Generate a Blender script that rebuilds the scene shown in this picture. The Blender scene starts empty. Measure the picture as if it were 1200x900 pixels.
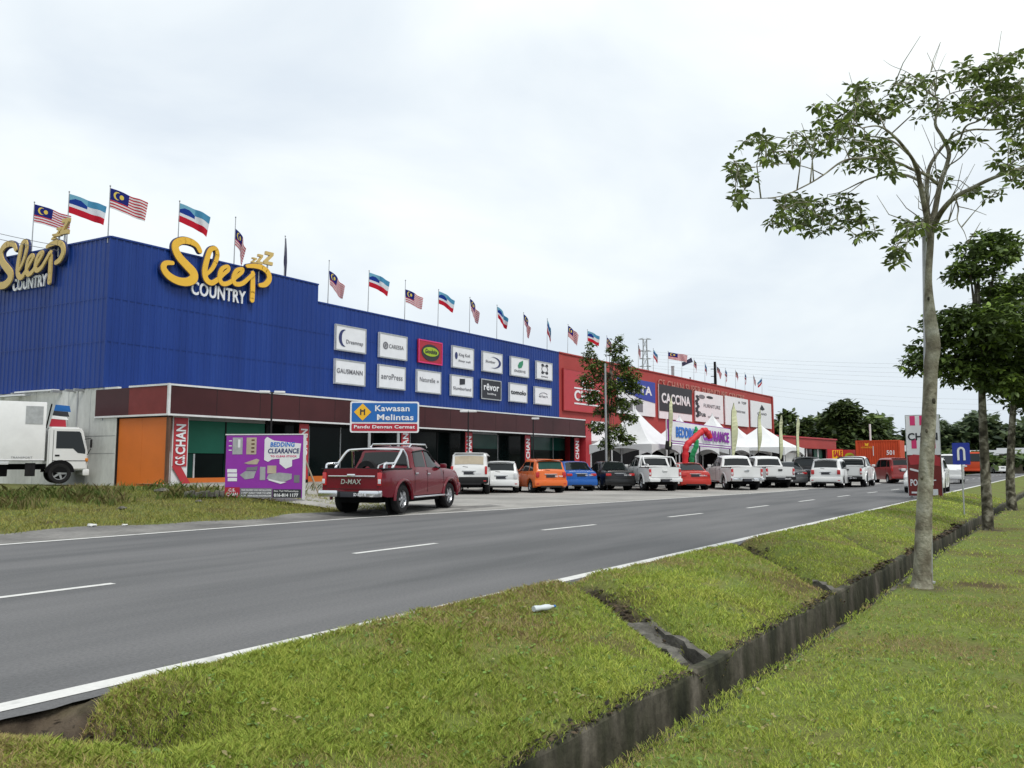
import bpy, bmesh, math, random
import numpy as np
from mathutils import Vector, Matrix
random.seed(7); RNG = np.random.default_rng(11)
S = bpy.context.scene
R = math.radians
# ---------------------------------------------------------------- camera
F = 960.0; HZ = 543.5; VX = 1260.0; H = 1.35          # focal length in pixels of a 1200 px wide frame, horizon row, road vanishing column, eye height
PIT = math.atan((HZ-450)/F); YAW = math.atan((VX-600)/math.hypot(F, HZ-450))
cd = bpy.data.cameras.new('camera'); cam = bpy.data.objects.new('camera', cd); S.collection.objects.link(cam)
cd.sensor_width = 36; cd.lens = F/1200*36; cd.clip_start = .05; cd.clip_end = 3000
cam.location = (0, 0, H); cam.rotation_euler = (math.pi/2+PIT, 0, YAW-math.pi/2); S.camera = cam
# ---------------------------------------------------------------- sky, sun, exposure
SUN_EL, SUN_AZ = 58, 250
W = bpy.data.worlds.new('World'); S.world = W; W.use_nodes = True
nt = W.node_tree; nt.nodes.clear()
def wn(t, **k):
    n = nt.nodes.new(t)
    for a, b in k.items(): setattr(n, a, b)
    return n
out = wn('ShaderNodeOutputWorld'); bg = wn('ShaderNodeBackground'); sky = wn('ShaderNodeTexSky', sky_type='NISHITA', sun_disc=False)
sky.sun_elevation = R(SUN_EL); sky.sun_rotation = R(90-SUN_AZ); sky.dust_density = 2.0
tc = wn('ShaderNodeTexCoord'); sep = wn('ShaderNodeSeparateXYZ'); nt.links.new(tc.outputs['Generated'], sep.inputs[0])
mz = wn('ShaderNodeMath', operation='ADD'); nt.links.new(sep.outputs[2], mz.inputs[0]); mz.inputs[1].default_value = .22
dx = wn('ShaderNodeMath', operation='DIVIDE'); dy = wn('ShaderNodeMath', operation='DIVIDE')
mm = wn('ShaderNodeMath', operation='MAXIMUM'); nt.links.new(mz.outputs[0], mm.inputs[0]); mm.inputs[1].default_value = .05
for d, i in ((dx, 0), (dy, 1)): nt.links.new(sep.outputs[i], d.inputs[0]); nt.links.new(mm.outputs[0], d.inputs[1])
cmb = wn('ShaderNodeCombineXYZ'); nt.links.new(dx.outputs[0], cmb.inputs[0]); nt.links.new(dy.outputs[0], cmb.inputs[1])
n1 = wn('ShaderNodeTexNoise'); n1.inputs['Scale'].default_value = 1.25; n1.inputs['Detail'].default_value = 6; n1.inputs['Roughness'].default_value = .48; n1.inputs['Distortion'].default_value = .45
nt.links.new(cmb.outputs[0], n1.inputs['Vector'])
cr = wn('ShaderNodeValToRGB'); cr.color_ramp.elements[0].position = .32; cr.color_ramp.elements[0].color = (7.1, 7.8, 8.5, 1)
cr.color_ramp.elements[1].position = .60; cr.color_ramp.elements[1].color = (9.7, 10.15, 10.1, 1)
nt.links.new(n1.outputs['Fac'], cr.inputs[0])
# the cloud layer is a little dimmer and bluer towards the horizon
hr = wn('ShaderNodeMapRange'); hr.inputs[1].default_value = 0; hr.inputs[2].default_value = .34; hr.inputs[3].default_value = .0; hr.inputs[4].default_value = 1
nt.links.new(sep.outputs[2], hr.inputs[0])
hm = wn('ShaderNodeMix', data_type='RGBA'); hm.inputs[6].default_value = (6.4, 7.15, 7.9, 1)
nt.links.new(hr.outputs[0], hm.inputs[0]); nt.links.new(cr.outputs[0], hm.inputs[7])
mx = wn('ShaderNodeMix', data_type='RGBA'); mx.inputs[0].default_value = .93
nt.links.new(sky.outputs[0], mx.inputs[6]); nt.links.new(hm.outputs[2], mx.inputs[7])
nt.links.new(mx.outputs[2], bg.inputs[0]); bg.inputs[1].default_value = .10; nt.links.new(bg.outputs[0], out.inputs[0])
sl = bpy.data.lights.new('sun', 'SUN'); sl.energy = 2.0; sl.angle = R(20); sl.color = (1, .96, .9)
so = bpy.data.objects.new('sun', sl); S.collection.objects.link(so)
sd = Vector((math.cos(R(SUN_AZ))*math.cos(R(SUN_EL)), math.sin(R(SUN_AZ))*math.cos(R(SUN_EL)), math.sin(R(SUN_EL))))
so.rotation_euler = sd.to_track_quat('Z', 'Y').to_euler(); so.location = (0, 0, 60)
S.view_settings.view_transform = 'Standard'; S.view_settings.look = 'None'; S.view_settings.gamma = 1; S.view_settings.use_curve_mapping = False
S.view_settings.exposure = 0.2
S.cycles.max_bounces = 6; S.cycles.transparent_max_bounces = 8

# ---------------------------------------------------------------- helpers: pixels of the 1200x900 photograph to points
CF, SF, CP, SP = math.cos(YAW), math.sin(YAW), math.cos(PIT), math.sin(PIT)
def ray(px, py):
    a = px-600; b = 450-py
    h = F*CP-b*SP
    return Vector((h*CF+a*SF, h*SF-a*CF, F*SP+b*CP))
def gz(px, py, z=0.0):
    r = ray(px, py); t = (z-H)/r.z
    return Vector((r.x*t, r.y*t, z))
def at_depth(px, py, d):                                   # d metres in front of the camera, level
    r = ray(px, py); k = d/(r.x*CF+r.y*SF)
    return Vector((r.x*k, r.y*k, H+r.z*k))
def on_plane(px, py, P, d):                                # hit with the upright plane through P along the horizontal direction d
    r = ray(px, py); n = Vector((-d.y, d.x, 0))
    t = (P.x*n.x+P.y*n.y)/(r.x*n.x+r.y*n.y)
    return Vector((r.x*t, r.y*t, H+r.z*t))
def vpdir(x):                                              # level direction whose vanishing column is x
    r = ray(x, HZ); return Vector((r.x, r.y, 0)).normalized()
def smooth(t): t = min(1, max(0, t)); return t*t*(3-2*t)

# ---------------------------------------------------------------- ground shape
VE = 4.74                                                   # where the asphalt ends on the near side
FARL = [(-60, 14.9), (14.5, 14.9), (20, 14.1), (31, 13.0), (40, 12.0), (60, 11.0), (400, 11.0)]
def lerp_pts(pts, x):
    if x <= pts[0][0]: return pts[0][1]
    for (a, b), (c, d) in zip(pts, pts[1:]):
        if x <= c: return b+(d-b)*(x-a)/(c-a)
    return pts[-1][1]
def farv(u): return lerp_pts(FARL, u)
def d_near(u): return 2.10+.03*math.sin(u*.5)+.004*max(0, u-8)          # the two top edges of the drain
def d_far(u): return 2.52+.02*math.sin(u*.5+1)-.003*max(0, u-8)
ZG = -.26
def seg_d(u, v, a, b):
    ax, ay = a; bx, by = b; dx, dy = bx-ax, by-ay
    t = max(0, min(1, ((u-ax)*dx+(v-ay)*dy)/(dx*dx+dy*dy)))
    return math.hypot(u-ax-t*dx, v-ay-t*dy), t
GUL = []                                                    # gullies across the verge: road end, drain end
for (a, b) in (((20, 852), (185, 905)), ((682, 692), (838, 775)), ((872, 641), (972, 690)), ((965, 620), (1052, 655))):
    A = gz(a[0], a[1], -.02); B = gz(b[0], b[1], -.24)
    GUL.append(((A.x, A.y), (B.x, B.y)))
def hills(x): return .5+.5*math.sin(x)
def bump(u, v): return .5*(math.sin(u*2.1+v*1.3)+math.sin(u*3.7-v*2.9+1.3))*.5
def verge_z(v):
    t = max(0, min(1, (v-2.5)/(VE-2.5))); return -.25+.345*(1-(1-t)**1.65)
def ground_h(u, v):
    if v < VE:
        if v <= 2.3:
            z = ZG+.035*bump(u*.6, v*.8)*smooth((1.95-v)/.6)-.05*smooth((-v-.5)/8)
            z += .04*smooth((v-1.4)/.7)*0
        else:
            t = (v-2.5)/(VE-2.5); t = max(0, min(1, t))
            z = verge_z(v)+.02*bump(u, v)*(1-t)+.05*math.sin((u-1.2)*2.05)*t*(1-t)*2+.03*math.sin(u*.9)*t*(1-t)*2+.03*smooth((u-3.9)/1)*smooth((8.2-u)/1)*smooth(t*1.3)
            z -= .08*smooth((v-4.55)/.25)
            for i, (A, B) in enumerate(GUL):
                d, s = seg_d(u, v, A, B)
                w = .24 if i else .30
                z -= ((.17+.10*s) if i else (.20+.12*smooth(s*2)))*math.exp(-(d/w)**2)*(1 if i < 3 else .8)
        return z
    z = 0.0
    f = smooth((u-21)/5)
    lo, hi = 17.5+f*6, 26.5+f*3
    z = .52*smooth((v-lo)/(hi-lo))*(1 if u < 60 else 1)
    z += .06*smooth((v-farv(u)-.8)/1.2)*(1-f)
    return z
def on_ground(px, py, far=400):
    r = ray(px, py); r = r/math.hypot(r.x, r.y); t = 1.0
    while t < far:
        z = H+r.z*t
        if z <= (ground_h(r.x*t, r.y*t)): break
        t += .05 if t < 60 else .3
    return Vector((r.x*t, r.y*t, ground_h(r.x*t, r.y*t)))

# ---------------------------------------------------------------- materials
MATS = {}
def srgb(r, g, b):
    f = lambda c: ((c/255+.055)/1.055)**2.4 if c > 10 else c/255/12.92
    return (f(r), f(g), f(b))
def mat(name, col, rough=.6, metal=0.0, var=.12, scale=2.5, bump=0.0, bscale=20, coat=0.0, emit=0, spec=.5, detail=4):
    if name in MATS: return MATS[name]
    m = bpy.data.materials.new(name); m.use_nodes = True; t = m.node_tree; b = t.nodes['Principled BSDF']
    b.inputs['Roughness'].default_value = rough; b.inputs['Metallic'].default_value = metal; b.inputs['Coat Weight'].default_value = coat
    b.inputs['Specular IOR Level'].default_value = spec
    tc = t.nodes.new('ShaderNodeTexCoord')
    if var > 0:
        n = t.nodes.new('ShaderNodeTexNoise'); n.inputs['Scale'].default_value = scale; n.inputs['Detail'].default_value = detail; n.inputs['Roughness'].default_value = .6
        t.links.new(tc.outputs['Object'], n.inputs['Vector'])
        mr = t.nodes.new('ShaderNodeMapRange'); mr.inputs[1].default_value = .3; mr.inputs[2].default_value = .7; mr.inputs[3].default_value = 1-var; mr.inputs[4].default_value = 1+var
        t.links.new(n.outputs['Fac'], mr.inputs[0])
        vm = t.nodes.new('ShaderNodeVectorMath'); vm.operation = 'SCALE'; vm.inputs[0].default_value = col
        t.links.new(mr.outputs[0], vm.inputs['Scale']); t.links.new(vm.outputs[0], b.inputs['Base Color'])
    else: b.inputs['Base Color'].default_value = (*col, 1)
    if bump > 0:
        n2 = t.nodes.new('ShaderNodeTexNoise'); n2.inputs['Scale'].default_value = bscale; n2.inputs['Detail'].default_value = 6
        t.links.new(tc.outputs['Object'], n2.inputs['Vector'])
        bp = t.nodes.new('ShaderNodeBump'); bp.inputs['Strength'].default_value = 1; bp.inputs['Distance'].default_value = bump
        t.links.new(n2.outputs['Fac'], bp.inputs['Height']); t.links.new(bp.outputs[0], b.inputs['Normal'])
    MATS[name] = m; return m
def ramp_mat(name, stops, scale=1.0, detail=6, rough=.9, bump=0.0, bscale=30, coord='Object', dist=0.0, stretch=None, second=None):
    """colour from a noise ramp: stops = [(pos, rgb)...]; second = (scale, lo, hi) multiplies with a finer noise"""
    m = bpy.data.materials.new(name); m.use_nodes = True; t = m.node_tree; b = t.nodes['Principled BSDF']; b.inputs['Roughness'].default_value = rough
    b.inputs['Specular IOR Level'].default_value = .25
    tc = t.nodes.new('ShaderNodeTexCoord'); src = tc.outputs[coord]
    if stretch:
        mp = t.nodes.new('ShaderNodeMapping'); mp.inputs['Scale'].default_value = stretch; t.links.new(src, mp.inputs['Vector']); src = mp.outputs[0]
    n = t.nodes.new('ShaderNodeTexNoise'); n.inputs['Scale'].default_value = scale; n.inputs['Detail'].default_value = detail; n.inputs['Distortion'].default_value = dist
    t.links.new(src, n.inputs['Vector'])
    c = t.nodes.new('ShaderNodeValToRGB'); e = c.color_ramp.elements
    while len(e) < len(stops): e.new(.5)
    for i, (p, col) in enumerate(stops): e[i].position = p; e[i].color = (*col, 1)
    t.links.new(n.outputs['Fac'], c.inputs[0]); last = c.outputs[0]
    if second:
        n3 = t.nodes.new('ShaderNodeTexNoise'); n3.inputs['Scale'].default_value = second[0]; n3.inputs['Detail'].default_value = 8; n3.inputs['Roughness'].default_value = .7
        t.links.new(tc.outputs[coord] if len(second) > 3 else src, n3.inputs['Vector'])
        mr = t.nodes.new('ShaderNodeMapRange'); mr.inputs[1].default_value = .3; mr.inputs[2].default_value = .7; mr.inputs[3].default_value = second[1]; mr.inputs[4].default_value = second[2]
        t.links.new(n3.outputs['Fac'], mr.inputs[0]); vm = t.nodes.new('ShaderNodeVectorMath'); vm.operation = 'SCALE'
        t.links.new(last, vm.inputs[0]); t.links.new(mr.outputs[0], vm.inputs['Scale']); last = vm.outputs[0]
    t.links.new(last, b.inputs['Base Color'])
    if bump:
        n2 = t.nodes.new('ShaderNodeTexNoise'); n2.inputs['Scale'].default_value = bscale; n2.inputs['Detail'].default_value = 8
        t.links.new(tc.outputs[coord], n2.inputs['Vector']); bp = t.nodes.new('ShaderNodeBump'); bp.inputs['Strength'].default_value = 1; bp.inputs['Distance'].default_value = bump
        t.links.new(n2.outputs['Fac'], bp.inputs['Height']); t.links.new(bp.outputs[0], b.inputs['Normal'])
    MATS[name] = m; return m
M = MATS
mat('white_paint', (.72, .73, .74), .45, var=.05); mat('white_metal', (.62, .63, .64), .45, var=.1, scale=1.5)
mat('grey_metal', (.33, .34, .35), .4, .5, var=.12); mat('galvanised', (.42, .43, .44), .45, .6, var=.15, scale=6)
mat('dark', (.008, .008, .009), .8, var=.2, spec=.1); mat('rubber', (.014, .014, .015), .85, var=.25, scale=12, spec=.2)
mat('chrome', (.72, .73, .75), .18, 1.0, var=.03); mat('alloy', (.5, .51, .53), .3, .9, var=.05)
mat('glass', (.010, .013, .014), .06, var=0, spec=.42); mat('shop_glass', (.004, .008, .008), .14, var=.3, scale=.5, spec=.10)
mat('green_film', (.018, .155, .10), .35, var=.12, scale=.7, spec=.2); mat('green_glass', (.012, .06, .048), .12, var=.25, scale=.5, spec=.2)
mat('tail_red', (.42, .01, .012), .2, var=.05, coat=.6); mat('lamp_clear', (.55, .56, .58), .12, var=.05, coat=.5); mat('amber', (.6, .2, .02), .25, var=0)
mat('black_trim', (.014, .014, .015), .6, var=.1, spec=.2)
mat('red_clad', (.34, .052, .048), .6, var=.08, scale=.5, spec=.2)
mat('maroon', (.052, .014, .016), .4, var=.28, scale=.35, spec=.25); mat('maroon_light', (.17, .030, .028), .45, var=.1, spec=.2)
mat('red_paint', (.40, .025, .035), .45, var=.06); mat('orange_panel', (.60, .145, .015), .55, var=.07, scale=.9)
ramp_mat('blue_clad', [(.25, (.0045, .028, .165)), (.5, (.006, .033, .195)), (.75, (.011, .044, .225))], .9, rough=.42, stretch=(1.3, 1.3, .10), second=(.6, .9, 1.12)); M['blue_clad'].node_tree.nodes['Principled BSDF'].inputs['Specular IOR Level'].default_value = .3
ramp_mat('dirty_white', [(.3, (.46, .47, .45)), (.62, (.66, .67, .65))], .6, rough=.7, stretch=(1, 1, .35), second=(6, .85, 1.1))
mat('sign_white', (.70, .71, .74), .5, var=.04); mat('sign_blue', (.005, .11, .38), .5, var=.05); mat('sign_red', (.36, .012, .03), .5, var=.05)
mat('sign_navy', (.01, .03, .30), .45, var=.05); mat('yellow', (.75, .42, .015), .5, var=.05); mat('gold', (.74, .43, .035), .5, var=.05)
mat('pale_gold', (.55, .40, .14), .5, var=.05)
mat('purple', (.25, .022, .34), .5, var=.06); mat('pink', (.62, .03, .16), .5, var=.05); mat('ink', (.02, .022, .03), .6, var=0); mat('ink_grey', (.16, .16, .18), .6, var=0)
mat('ink_blue', (.03, .16, .55), .6, var=0); mat('ink_navy', (.02, .03, .12), .6, var=0); mat('ink_green', (.03, .22, .12), .6, var=0); mat('lime', (.30, .42, .02), .6, var=0)
mat('tent_fabric', (.66, .67, .68), .7, var=.05, scale=1.2); mat('pale_yellow', (.55, .57, .36), .7, var=.06)
mat('faded_letter', (.40, .16, .13), .6, var=.25, scale=3); mat('brown', (.10, .05, .03), .8, var=.2); mat('tan', (.42, .36, .27), .8, var=.15)
def paint(name, col, rough=.3): return mat(name, col, rough, 0.0, var=.03, coat=.35, scale=1.2, spec=.3)
paint('car_white', (.66, .67, .67)); paint('car_maroon', (.12, .004, .012), .2); paint('car_orange', (.62, .13, .025)); paint('car_blue', (.008, .085, .34))
paint('car_black', (.006, .006, .007)); paint('car_red', (.42, .03, .02)); paint('car_grey', (.10, .105, .11)); paint('car_dark_red', (.22, .03, .03))
mat('container_orange', (.46, .058, .018), .6, var=.12, scale=.8, spec=.25)

# ---------------------------------------------------------------- objects
C = S.collection
def link(name, me, parent=None, mats=()):
    o = bpy.data.objects.new(name, me); C.objects.link(o)
    for m in mats: me.materials.append(MATS[m])
    if parent: o.parent = parent
    return o
def tag(o, label=None, cat=None, group=None, kind=None):
    for k, v in (('label', label), ('category', cat), ('group', group), ('kind', kind)):
        if v: o[k] = v
    return o
def thing(name, label, cat, loc=(0, 0, 0), rz=0, group=None):
    o = bpy.data.objects.new(name, None); C.objects.link(o); o.location = loc; o.rotation_euler = (0, 0, rz); o.empty_display_size = .3
    return tag(o, label, cat, group)
KIDS = {}
def copy_tree(o, parent=None):
    c = o.copy(); C.objects.link(c); c.parent = parent
    for ch in list(o.children): copy_tree(ch, c)
    return c
class MB:
    """collects shapes into one mesh; each shape takes a material name"""
    def __init__(s): s.v = []; s.f = []; s.m = []; s.names = []; s.sm = []
    def mi(s, m):
        if m not in s.names: s.names.append(m)
        return s.names.index(m)
    def add(s, vs, fs, m, sm=False):
        o = len(s.v); s.v += [tuple(p) for p in vs]; k = s.mi(m)
        for f in fs: s.f.append([i+o for i in f]); s.m.append(k); s.sm.append(sm)
        return s
    def box(s, c, d, m, rz=0, ry=0, rx=0, bev=0.0):
        hx, hy, hz = d[0]/2, d[1]/2, d[2]/2
        if bev > 0:
            b = min(bev, hx*.9, hy*.9, hz*.9); vs = []; 
            bm = bmesh.new(); bmesh.ops.create_cube(bm, size=1)
            for v in bm.verts: v.co = Vector((v.co.x*d[0], v.co.y*d[1], v.co.z*d[2]))
            bmesh.ops.bevel(bm, geom=bm.edges[:], offset=b, segments=2, affect='EDGES', profile=.6)
            vs = [v.co.copy() for v in bm.verts]; bm.verts.index_update(); fs = [[v.index for v in f.verts] for f in bm.faces]; bm.free()
        else:
            vs = [Vector((x*hx, y*hy, z*hz)) for x in (-1, 1) for y in (-1, 1) for z in (-1, 1)]
            fs = [(0, 1, 3, 2), (4, 6, 7, 5), (0, 4, 5, 1), (2, 3, 7, 6), (0, 2, 6, 4), (1, 5, 7, 3)]
        Rm = Matrix.Rotation(rz, 3, 'Z') @ Matrix.Rotation(ry, 3, 'Y') @ Matrix.Rotation(rx, 3, 'X')
        c = Vector(c); return s.add([Rm@v+c for v in vs], fs, m, bev > 0)
    def tube(s, pts, r, m, n=8, cap=True, squash=None):
        pts = [Vector(p) for p in pts]; rs = r if isinstance(r, (list, tuple)) else [r]*len(pts)
        vs = []; fs = []; up = None
        for i, p in enumerate(pts):
            d = (pts[min(i+1, len(pts)-1)]-pts[max(i-1, 0)]).normalized()
            if up is None: up = Vector((0, 0, 1)) if abs(d.z) < .9 else Vector((1, 0, 0))
            a = d.cross(up); 
            if a.length < 1e-5: a = d.orthogonal()
            a.normalize(); b = a.cross(d).normalized(); up = b
            for k in range(n):
                t = 2*math.pi*k/n; q = a*math.cos(t)*rs[i]+b*math.sin(t)*rs[i]
                if squash is not None: q = q-squash[0]*q.dot(squash[0])*(1-squash[1])
                vs.append(p+q)
        for i in range(len(pts)-1):
            for k in range(n): fs.append((i*n+k, i*n+(k+1) % n, (i+1)*n+(k+1) % n, (i+1)*n+k))
        if cap: fs.append(tuple(range(n))[::-1]); fs.append(tuple((len(pts)-1)*n+k for k in range(n)))
        return s.add(vs, fs, m, True)
    def prism(s, poly, ext, m):
        """poly: list of 3D points, ext: extrusion vector"""
        n = len(poly); e = Vector(ext); vs = [Vector(p) for p in poly]+[Vector(p)+e for p in poly]
        fs = [tuple(range(n))[::-1], tuple(range(n, 2*n))]+[(i, (i+1) % n, (i+1) % n+n, i+n) for i in range(n)]
        return s.add(vs, fs, m)
    def lathe(s, prof, m, c=(0, 0, 0), axis='Z', n=24):
        vs = []; fs = []; c = Vector(c)
        for r, h in prof:
            for k in range(n):
                t = 2*math.pi*k/n; x, y = r*math.cos(t), r*math.sin(t)
                vs.append(c+(Vector((x, y, h)) if axis == 'Z' else Vector((x, h, y))))
        for i in range(len(prof)-1):
            for k in range(n): fs.append((i*n+k, i*n+(k+1) % n, (i+1)*n+(k+1) % n, (i+1)*n+k))
        return s.add(vs, fs, m, True)
    def build(s, name, parent=None, recalc=True):
        me = bpy.data.meshes.new(name); me.from_pydata(s.v, [], s.f)
        me.polygons.foreach_set('material_index', s.m); me.polygons.foreach_set('use_smooth', s.sm)
        if recalc:
            bm = bmesh.new(); bm.from_mesh(me); bmesh.ops.recalc_face_normals(bm, faces=bm.faces); bm.to_mesh(me); bm.free()
        if any(s.sm):
            me.set_sharp_from_angle(angle=R(38))
        me.update()
        return link(name, me, parent, s.names)
def text_mesh(txt, bold=0.0, ext=.0):
    cu = bpy.data.curves.new('t', 'FONT'); cu.body = txt; cu.offset = bold; cu.extrude = ext; cu.resolution_u = 3; cu.space_character = 1.05
    ob = bpy.data.objects.new('t', cu); me = bpy.data.meshes.new_from_object(ob); bpy.data.objects.remove(ob); bpy.data.curves.remove(cu)
    return me
def lettering(txt, P, xd, w, h, m, parent=None, bold=.02, depth=.02, name='lettering', lift=.012, tilt=0.0, up=None):
    """txt fills the box w x h whose lower left corner is P, running along xd; faces out along xd x up"""
    me = text_mesh(txt, bold, .5)
    co = np.empty(len(me.vertices)*3, np.float32); me.vertices.foreach_get('co', co); co = co.reshape(-1, 3)
    if len(co) == 0: return None
    x0, x1 = co[:, 0].min(), co[:, 0].max(); y0, y1 = co[:, 1].min(), co[:, 1].max()
    X = (co[:, 0]-x0)/(x1-x0)*w; Y = (co[:, 1]-y0)/(y1-y0)*h; Z = (co[:, 2]/(2*max(1e-6, abs(co[:, 2]).max()))+.5)*depth+lift
    if tilt: X = X+Y*tilt
    xd = Vector(xd).normalized(); up = Vector(up or (0, 0, 1)).normalized(); nn = xd.cross(up)
    P = Vector(P); o = np.outer(X, xd)+np.outer(Y, up)+np.outer(Z, nn)+np.array(P)
    me.vertices.foreach_set('co', o.astype(np.float32).ravel()); me.materials.clear(); me.update(); me.name = name
    return link(name, me, parent, [m])
def grid_sheet(us, vs, hf, mname, name, label=None, kind='structure', lift=0.0, attr=None):
    nu, nv = len(us), len(vs); co = np.zeros((nu, nv, 3), np.float32)
    for i, u in enumerate(us):
        for j, v in enumerate(vs): co[i, j] = (u, v, hf(u, v)+lift)
    idx = np.arange(nu*nv).reshape(nu, nv)
    q = np.stack([idx[:-1, :-1], idx[1:, :-1], idx[1:, 1:], idx[:-1, 1:]], -1).reshape(-1, 4)
    me = bpy.data.meshes.new(name); me.vertices.add(nu*nv); me.vertices.foreach_set('co', co.ravel())
    me.loops.add(q.size); me.loops.foreach_set('vertex_index', q.ravel()); me.polygons.add(len(q))
    me.polygons.foreach_set('loop_start', np.arange(len(q))*4); me.polygons.foreach_set('loop_total', np.full(len(q), 4)); me.update(); me.validate()
    me.polygons.foreach_set('use_smooth', np.ones(len(q), bool))
    if attr:
        a = me.attributes.new('dirt', 'FLOAT', 'POINT'); d = np.array([attr(float(c[0]), float(c[1])) for c in co.reshape(-1, 3)], np.float32); a.data.foreach_set('value', d)
    o = link(name, me, None, [mname]); tag(o, label, None, None, kind); return o
def tri_cloud(name, co, faces_per, mname, parent=None, colors=None, nv=3):
    """co: (N, nv, 3) separate polygons"""
    n = len(co); me = bpy.data.meshes.new(name); me.vertices.add(n*nv); me.vertices.foreach_set('co', co.astype(np.float32).ravel())
    me.loops.add(n*nv); me.loops.foreach_set('vertex_index', np.arange(n*nv)); me.polygons.add(n)
    me.polygons.foreach_set('loop_start', np.arange(n)*nv); me.polygons.foreach_set('loop_total', np.full(n, nv)); me.update()
    if colors is not None:
        a = me.attributes.new('tint', 'FLOAT_COLOR', 'POINT'); c = np.repeat(np.concatenate([colors, np.ones((n, 1))], 1), nv, 0); a.data.foreach_set('color', c.astype(np.float32).ravel())
    return link(name, me, parent, [mname])
def leaf_mat(name, rough=.55, trans=.25):
    m = bpy.data.materials.new(name); m.use_nodes = True; t = m.node_tree; b = t.nodes['Principled BSDF']; b.inputs['Roughness'].default_value = rough
    b.inputs['Specular IOR Level'].default_value = .3
    a = t.nodes.new('ShaderNodeAttribute'); a.attribute_name = 'tint'; t.links.new(a.outputs['Color'], b.inputs['Base Color'])
    tr = t.nodes.new('ShaderNodeBsdfTranslucent'); t.links.new(a.outputs['Color'], tr.inputs['Color'])
    mx = t.nodes.new('ShaderNodeMixShader'); mx.inputs[0].default_value = trans
    t.links.new(b.outputs[0], mx.inputs[1]); t.links.new(tr.outputs[0], mx.inputs[2]); t.links.new(mx.outputs[0], t.nodes['Material Output'].inputs['Surface'])
    MATS[name] = m
leaf_mat('leaf'); leaf_mat('grass_blade', .7, .3)
# ================================================================ THE SETTING
ramp_mat('asphalt', [(.34, (.094, .096, .099)), (.5, (.122, .123, .126)), (.66, (.142, .142, .145))], .9, 7, .85, bump=.004, bscale=90, stretch=(.16, 1.1, 1), second=(38, .74, 1.26, 1))
ramp_mat('shoulder', [(.32, (.10, .098, .095)), (.65, (.21, .205, .195))], .8, 8, .9, bump=.004, bscale=60, second=(9, .75, 1.2))
ramp_mat('lot_concrete', [(.3, (.20, .195, .185)), (.6, (.33, .32, .30)), (.75, (.40, .39, .37))], .28, 8, .9, bump=.004, bscale=40, second=(5, .85, 1.12))
def ground_material(name, grass_stops, dirt_stops):
    m = ramp_mat(name, grass_stops, .9, 8, .95, bump=.02, bscale=40, second=(22, .6, 1.35)); t = m.node_tree; b = t.nodes['Principled BSDF']
    src = b.inputs['Base Color'].links[0].from_socket
    tc = t.nodes.new('ShaderNodeTexCoord'); n = t.nodes.new('ShaderNodeTexNoise'); n.inputs['Scale'].default_value = 7; n.inputs['Detail'].default_value = 10
    t.links.new(tc.outputs['Object'], n.inputs['Vector']); c = t.nodes.new('ShaderNodeValToRGB'); e = c.color_ramp.elements
    e[0].position = .35; e[0].color = (*dirt_stops[0], 1); e[1].position = .65; e[1].color = (*dirt_stops[1], 1); t.links.new(n.outputs['Fac'], c.inputs[0])
    a = t.nodes.new('ShaderNodeAttribute'); a.attribute_name = 'dirt'; mx = t.nodes.new('ShaderNodeMix'); mx.data_type = 'RGBA'
    t.links.new(a.outputs['Fac'], mx.inputs[0]); t.links.new(src, mx.inputs[6]); t.links.new(c.outputs[0], mx.inputs[7]); t.links.new(mx.outputs[2], b.inputs['Base Color'])
ground_material('turf', [(.28, (.075, .055, .022)), (.42, (.13, .135, .035)), (.6, (.12, .16, .03)), (.75, (.17, .17, .05))], [(.035, .026, .018), (.10, .078, .055)])
def gul_mask(u, v):
    k = 0
    if 2.4 < v < 5.0:
        for i, (A, B) in enumerate(GUL):
            d, s = seg_d(u, v, A, B); k = max(k, math.exp(-(d/(.17 if i < 2 else .12))**4)*(1 if i < 2 else .75))
    return k
def dirt(u, v):
    k = gul_mask(u, v)
    if 2.35 < v < 5: k = max(k, math.exp(-((v-2.56)/.07)**2)*.8, math.exp(-((v-4.78)/.08)**2)*1.0)
    if v > 3 and v < 5: A_, B_ = GUL[0]; k = max(k, 1.3*math.exp(-(seg_d(u, v, A_, B_)[0]/.42)**4)-.1, .9 if (u < 3.3 and v > 4.95-(3.3-u)*.6) else 0)
    for (x, y) in TRUNKS:
        k = max(k, math.exp(-((u-x)**2+(v-y)**2)/.10))
    return min(1, k)
TRUNKS = []
for p in ((1081, 688), (1158, 621), (1187, 598)):
    g = gz(p[0], p[1], ZG); TRUNKS.append((g.x, g.y))
us = sorted(set([round(x, 3) for x in np.concatenate([np.arange(-6, .8, .4), np.arange(.8, 9, .05), np.arange(9, 20, .1), np.arange(20, 44, .25), np.arange(44, 120, 2), np.arange(120, 700, 20), [-400, -200, -100, -50, -25, -12]])]))
vs_near = sorted(set([round(x, 3) for x in np.concatenate([[-500, -250, -120, -60, -40, -30, -24, -18, -14, -11, -9], np.arange(-8, 0, .4), np.arange(0, 1.9, .1), np.arange(1.9, 5.0, .05)])]))
def near_h(u, v):
    z = ground_h(u, min(v, VE-.001)) if v > VE else ground_h(u, v)
    a, b = d_near(u), d_far(u)
    if a-.07 < v < b+.07: z = -1.0
    if v > VE+.02: z = -.025
    return z
grid_sheet(us, vs_near, near_h, 'turf', 'grass_verge', 'mown grass verge and bank on the near side of the road', attr=dirt)
vs_far = sorted(set([round(x, 3) for x in np.concatenate([np.arange(4.95, 15, 1.0), np.arange(15, 32, .5), np.arange(34, 80, 4), np.arange(80, 700, 40)])]))
us2 = sorted(set([round(x, 3) for x in np.concatenate([np.arange(-60, 10, 4), np.arange(10, 50, 1.0), np.arange(50, 140, 5), np.arange(140, 700, 40), [-400, -200, -100]])]))
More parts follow.
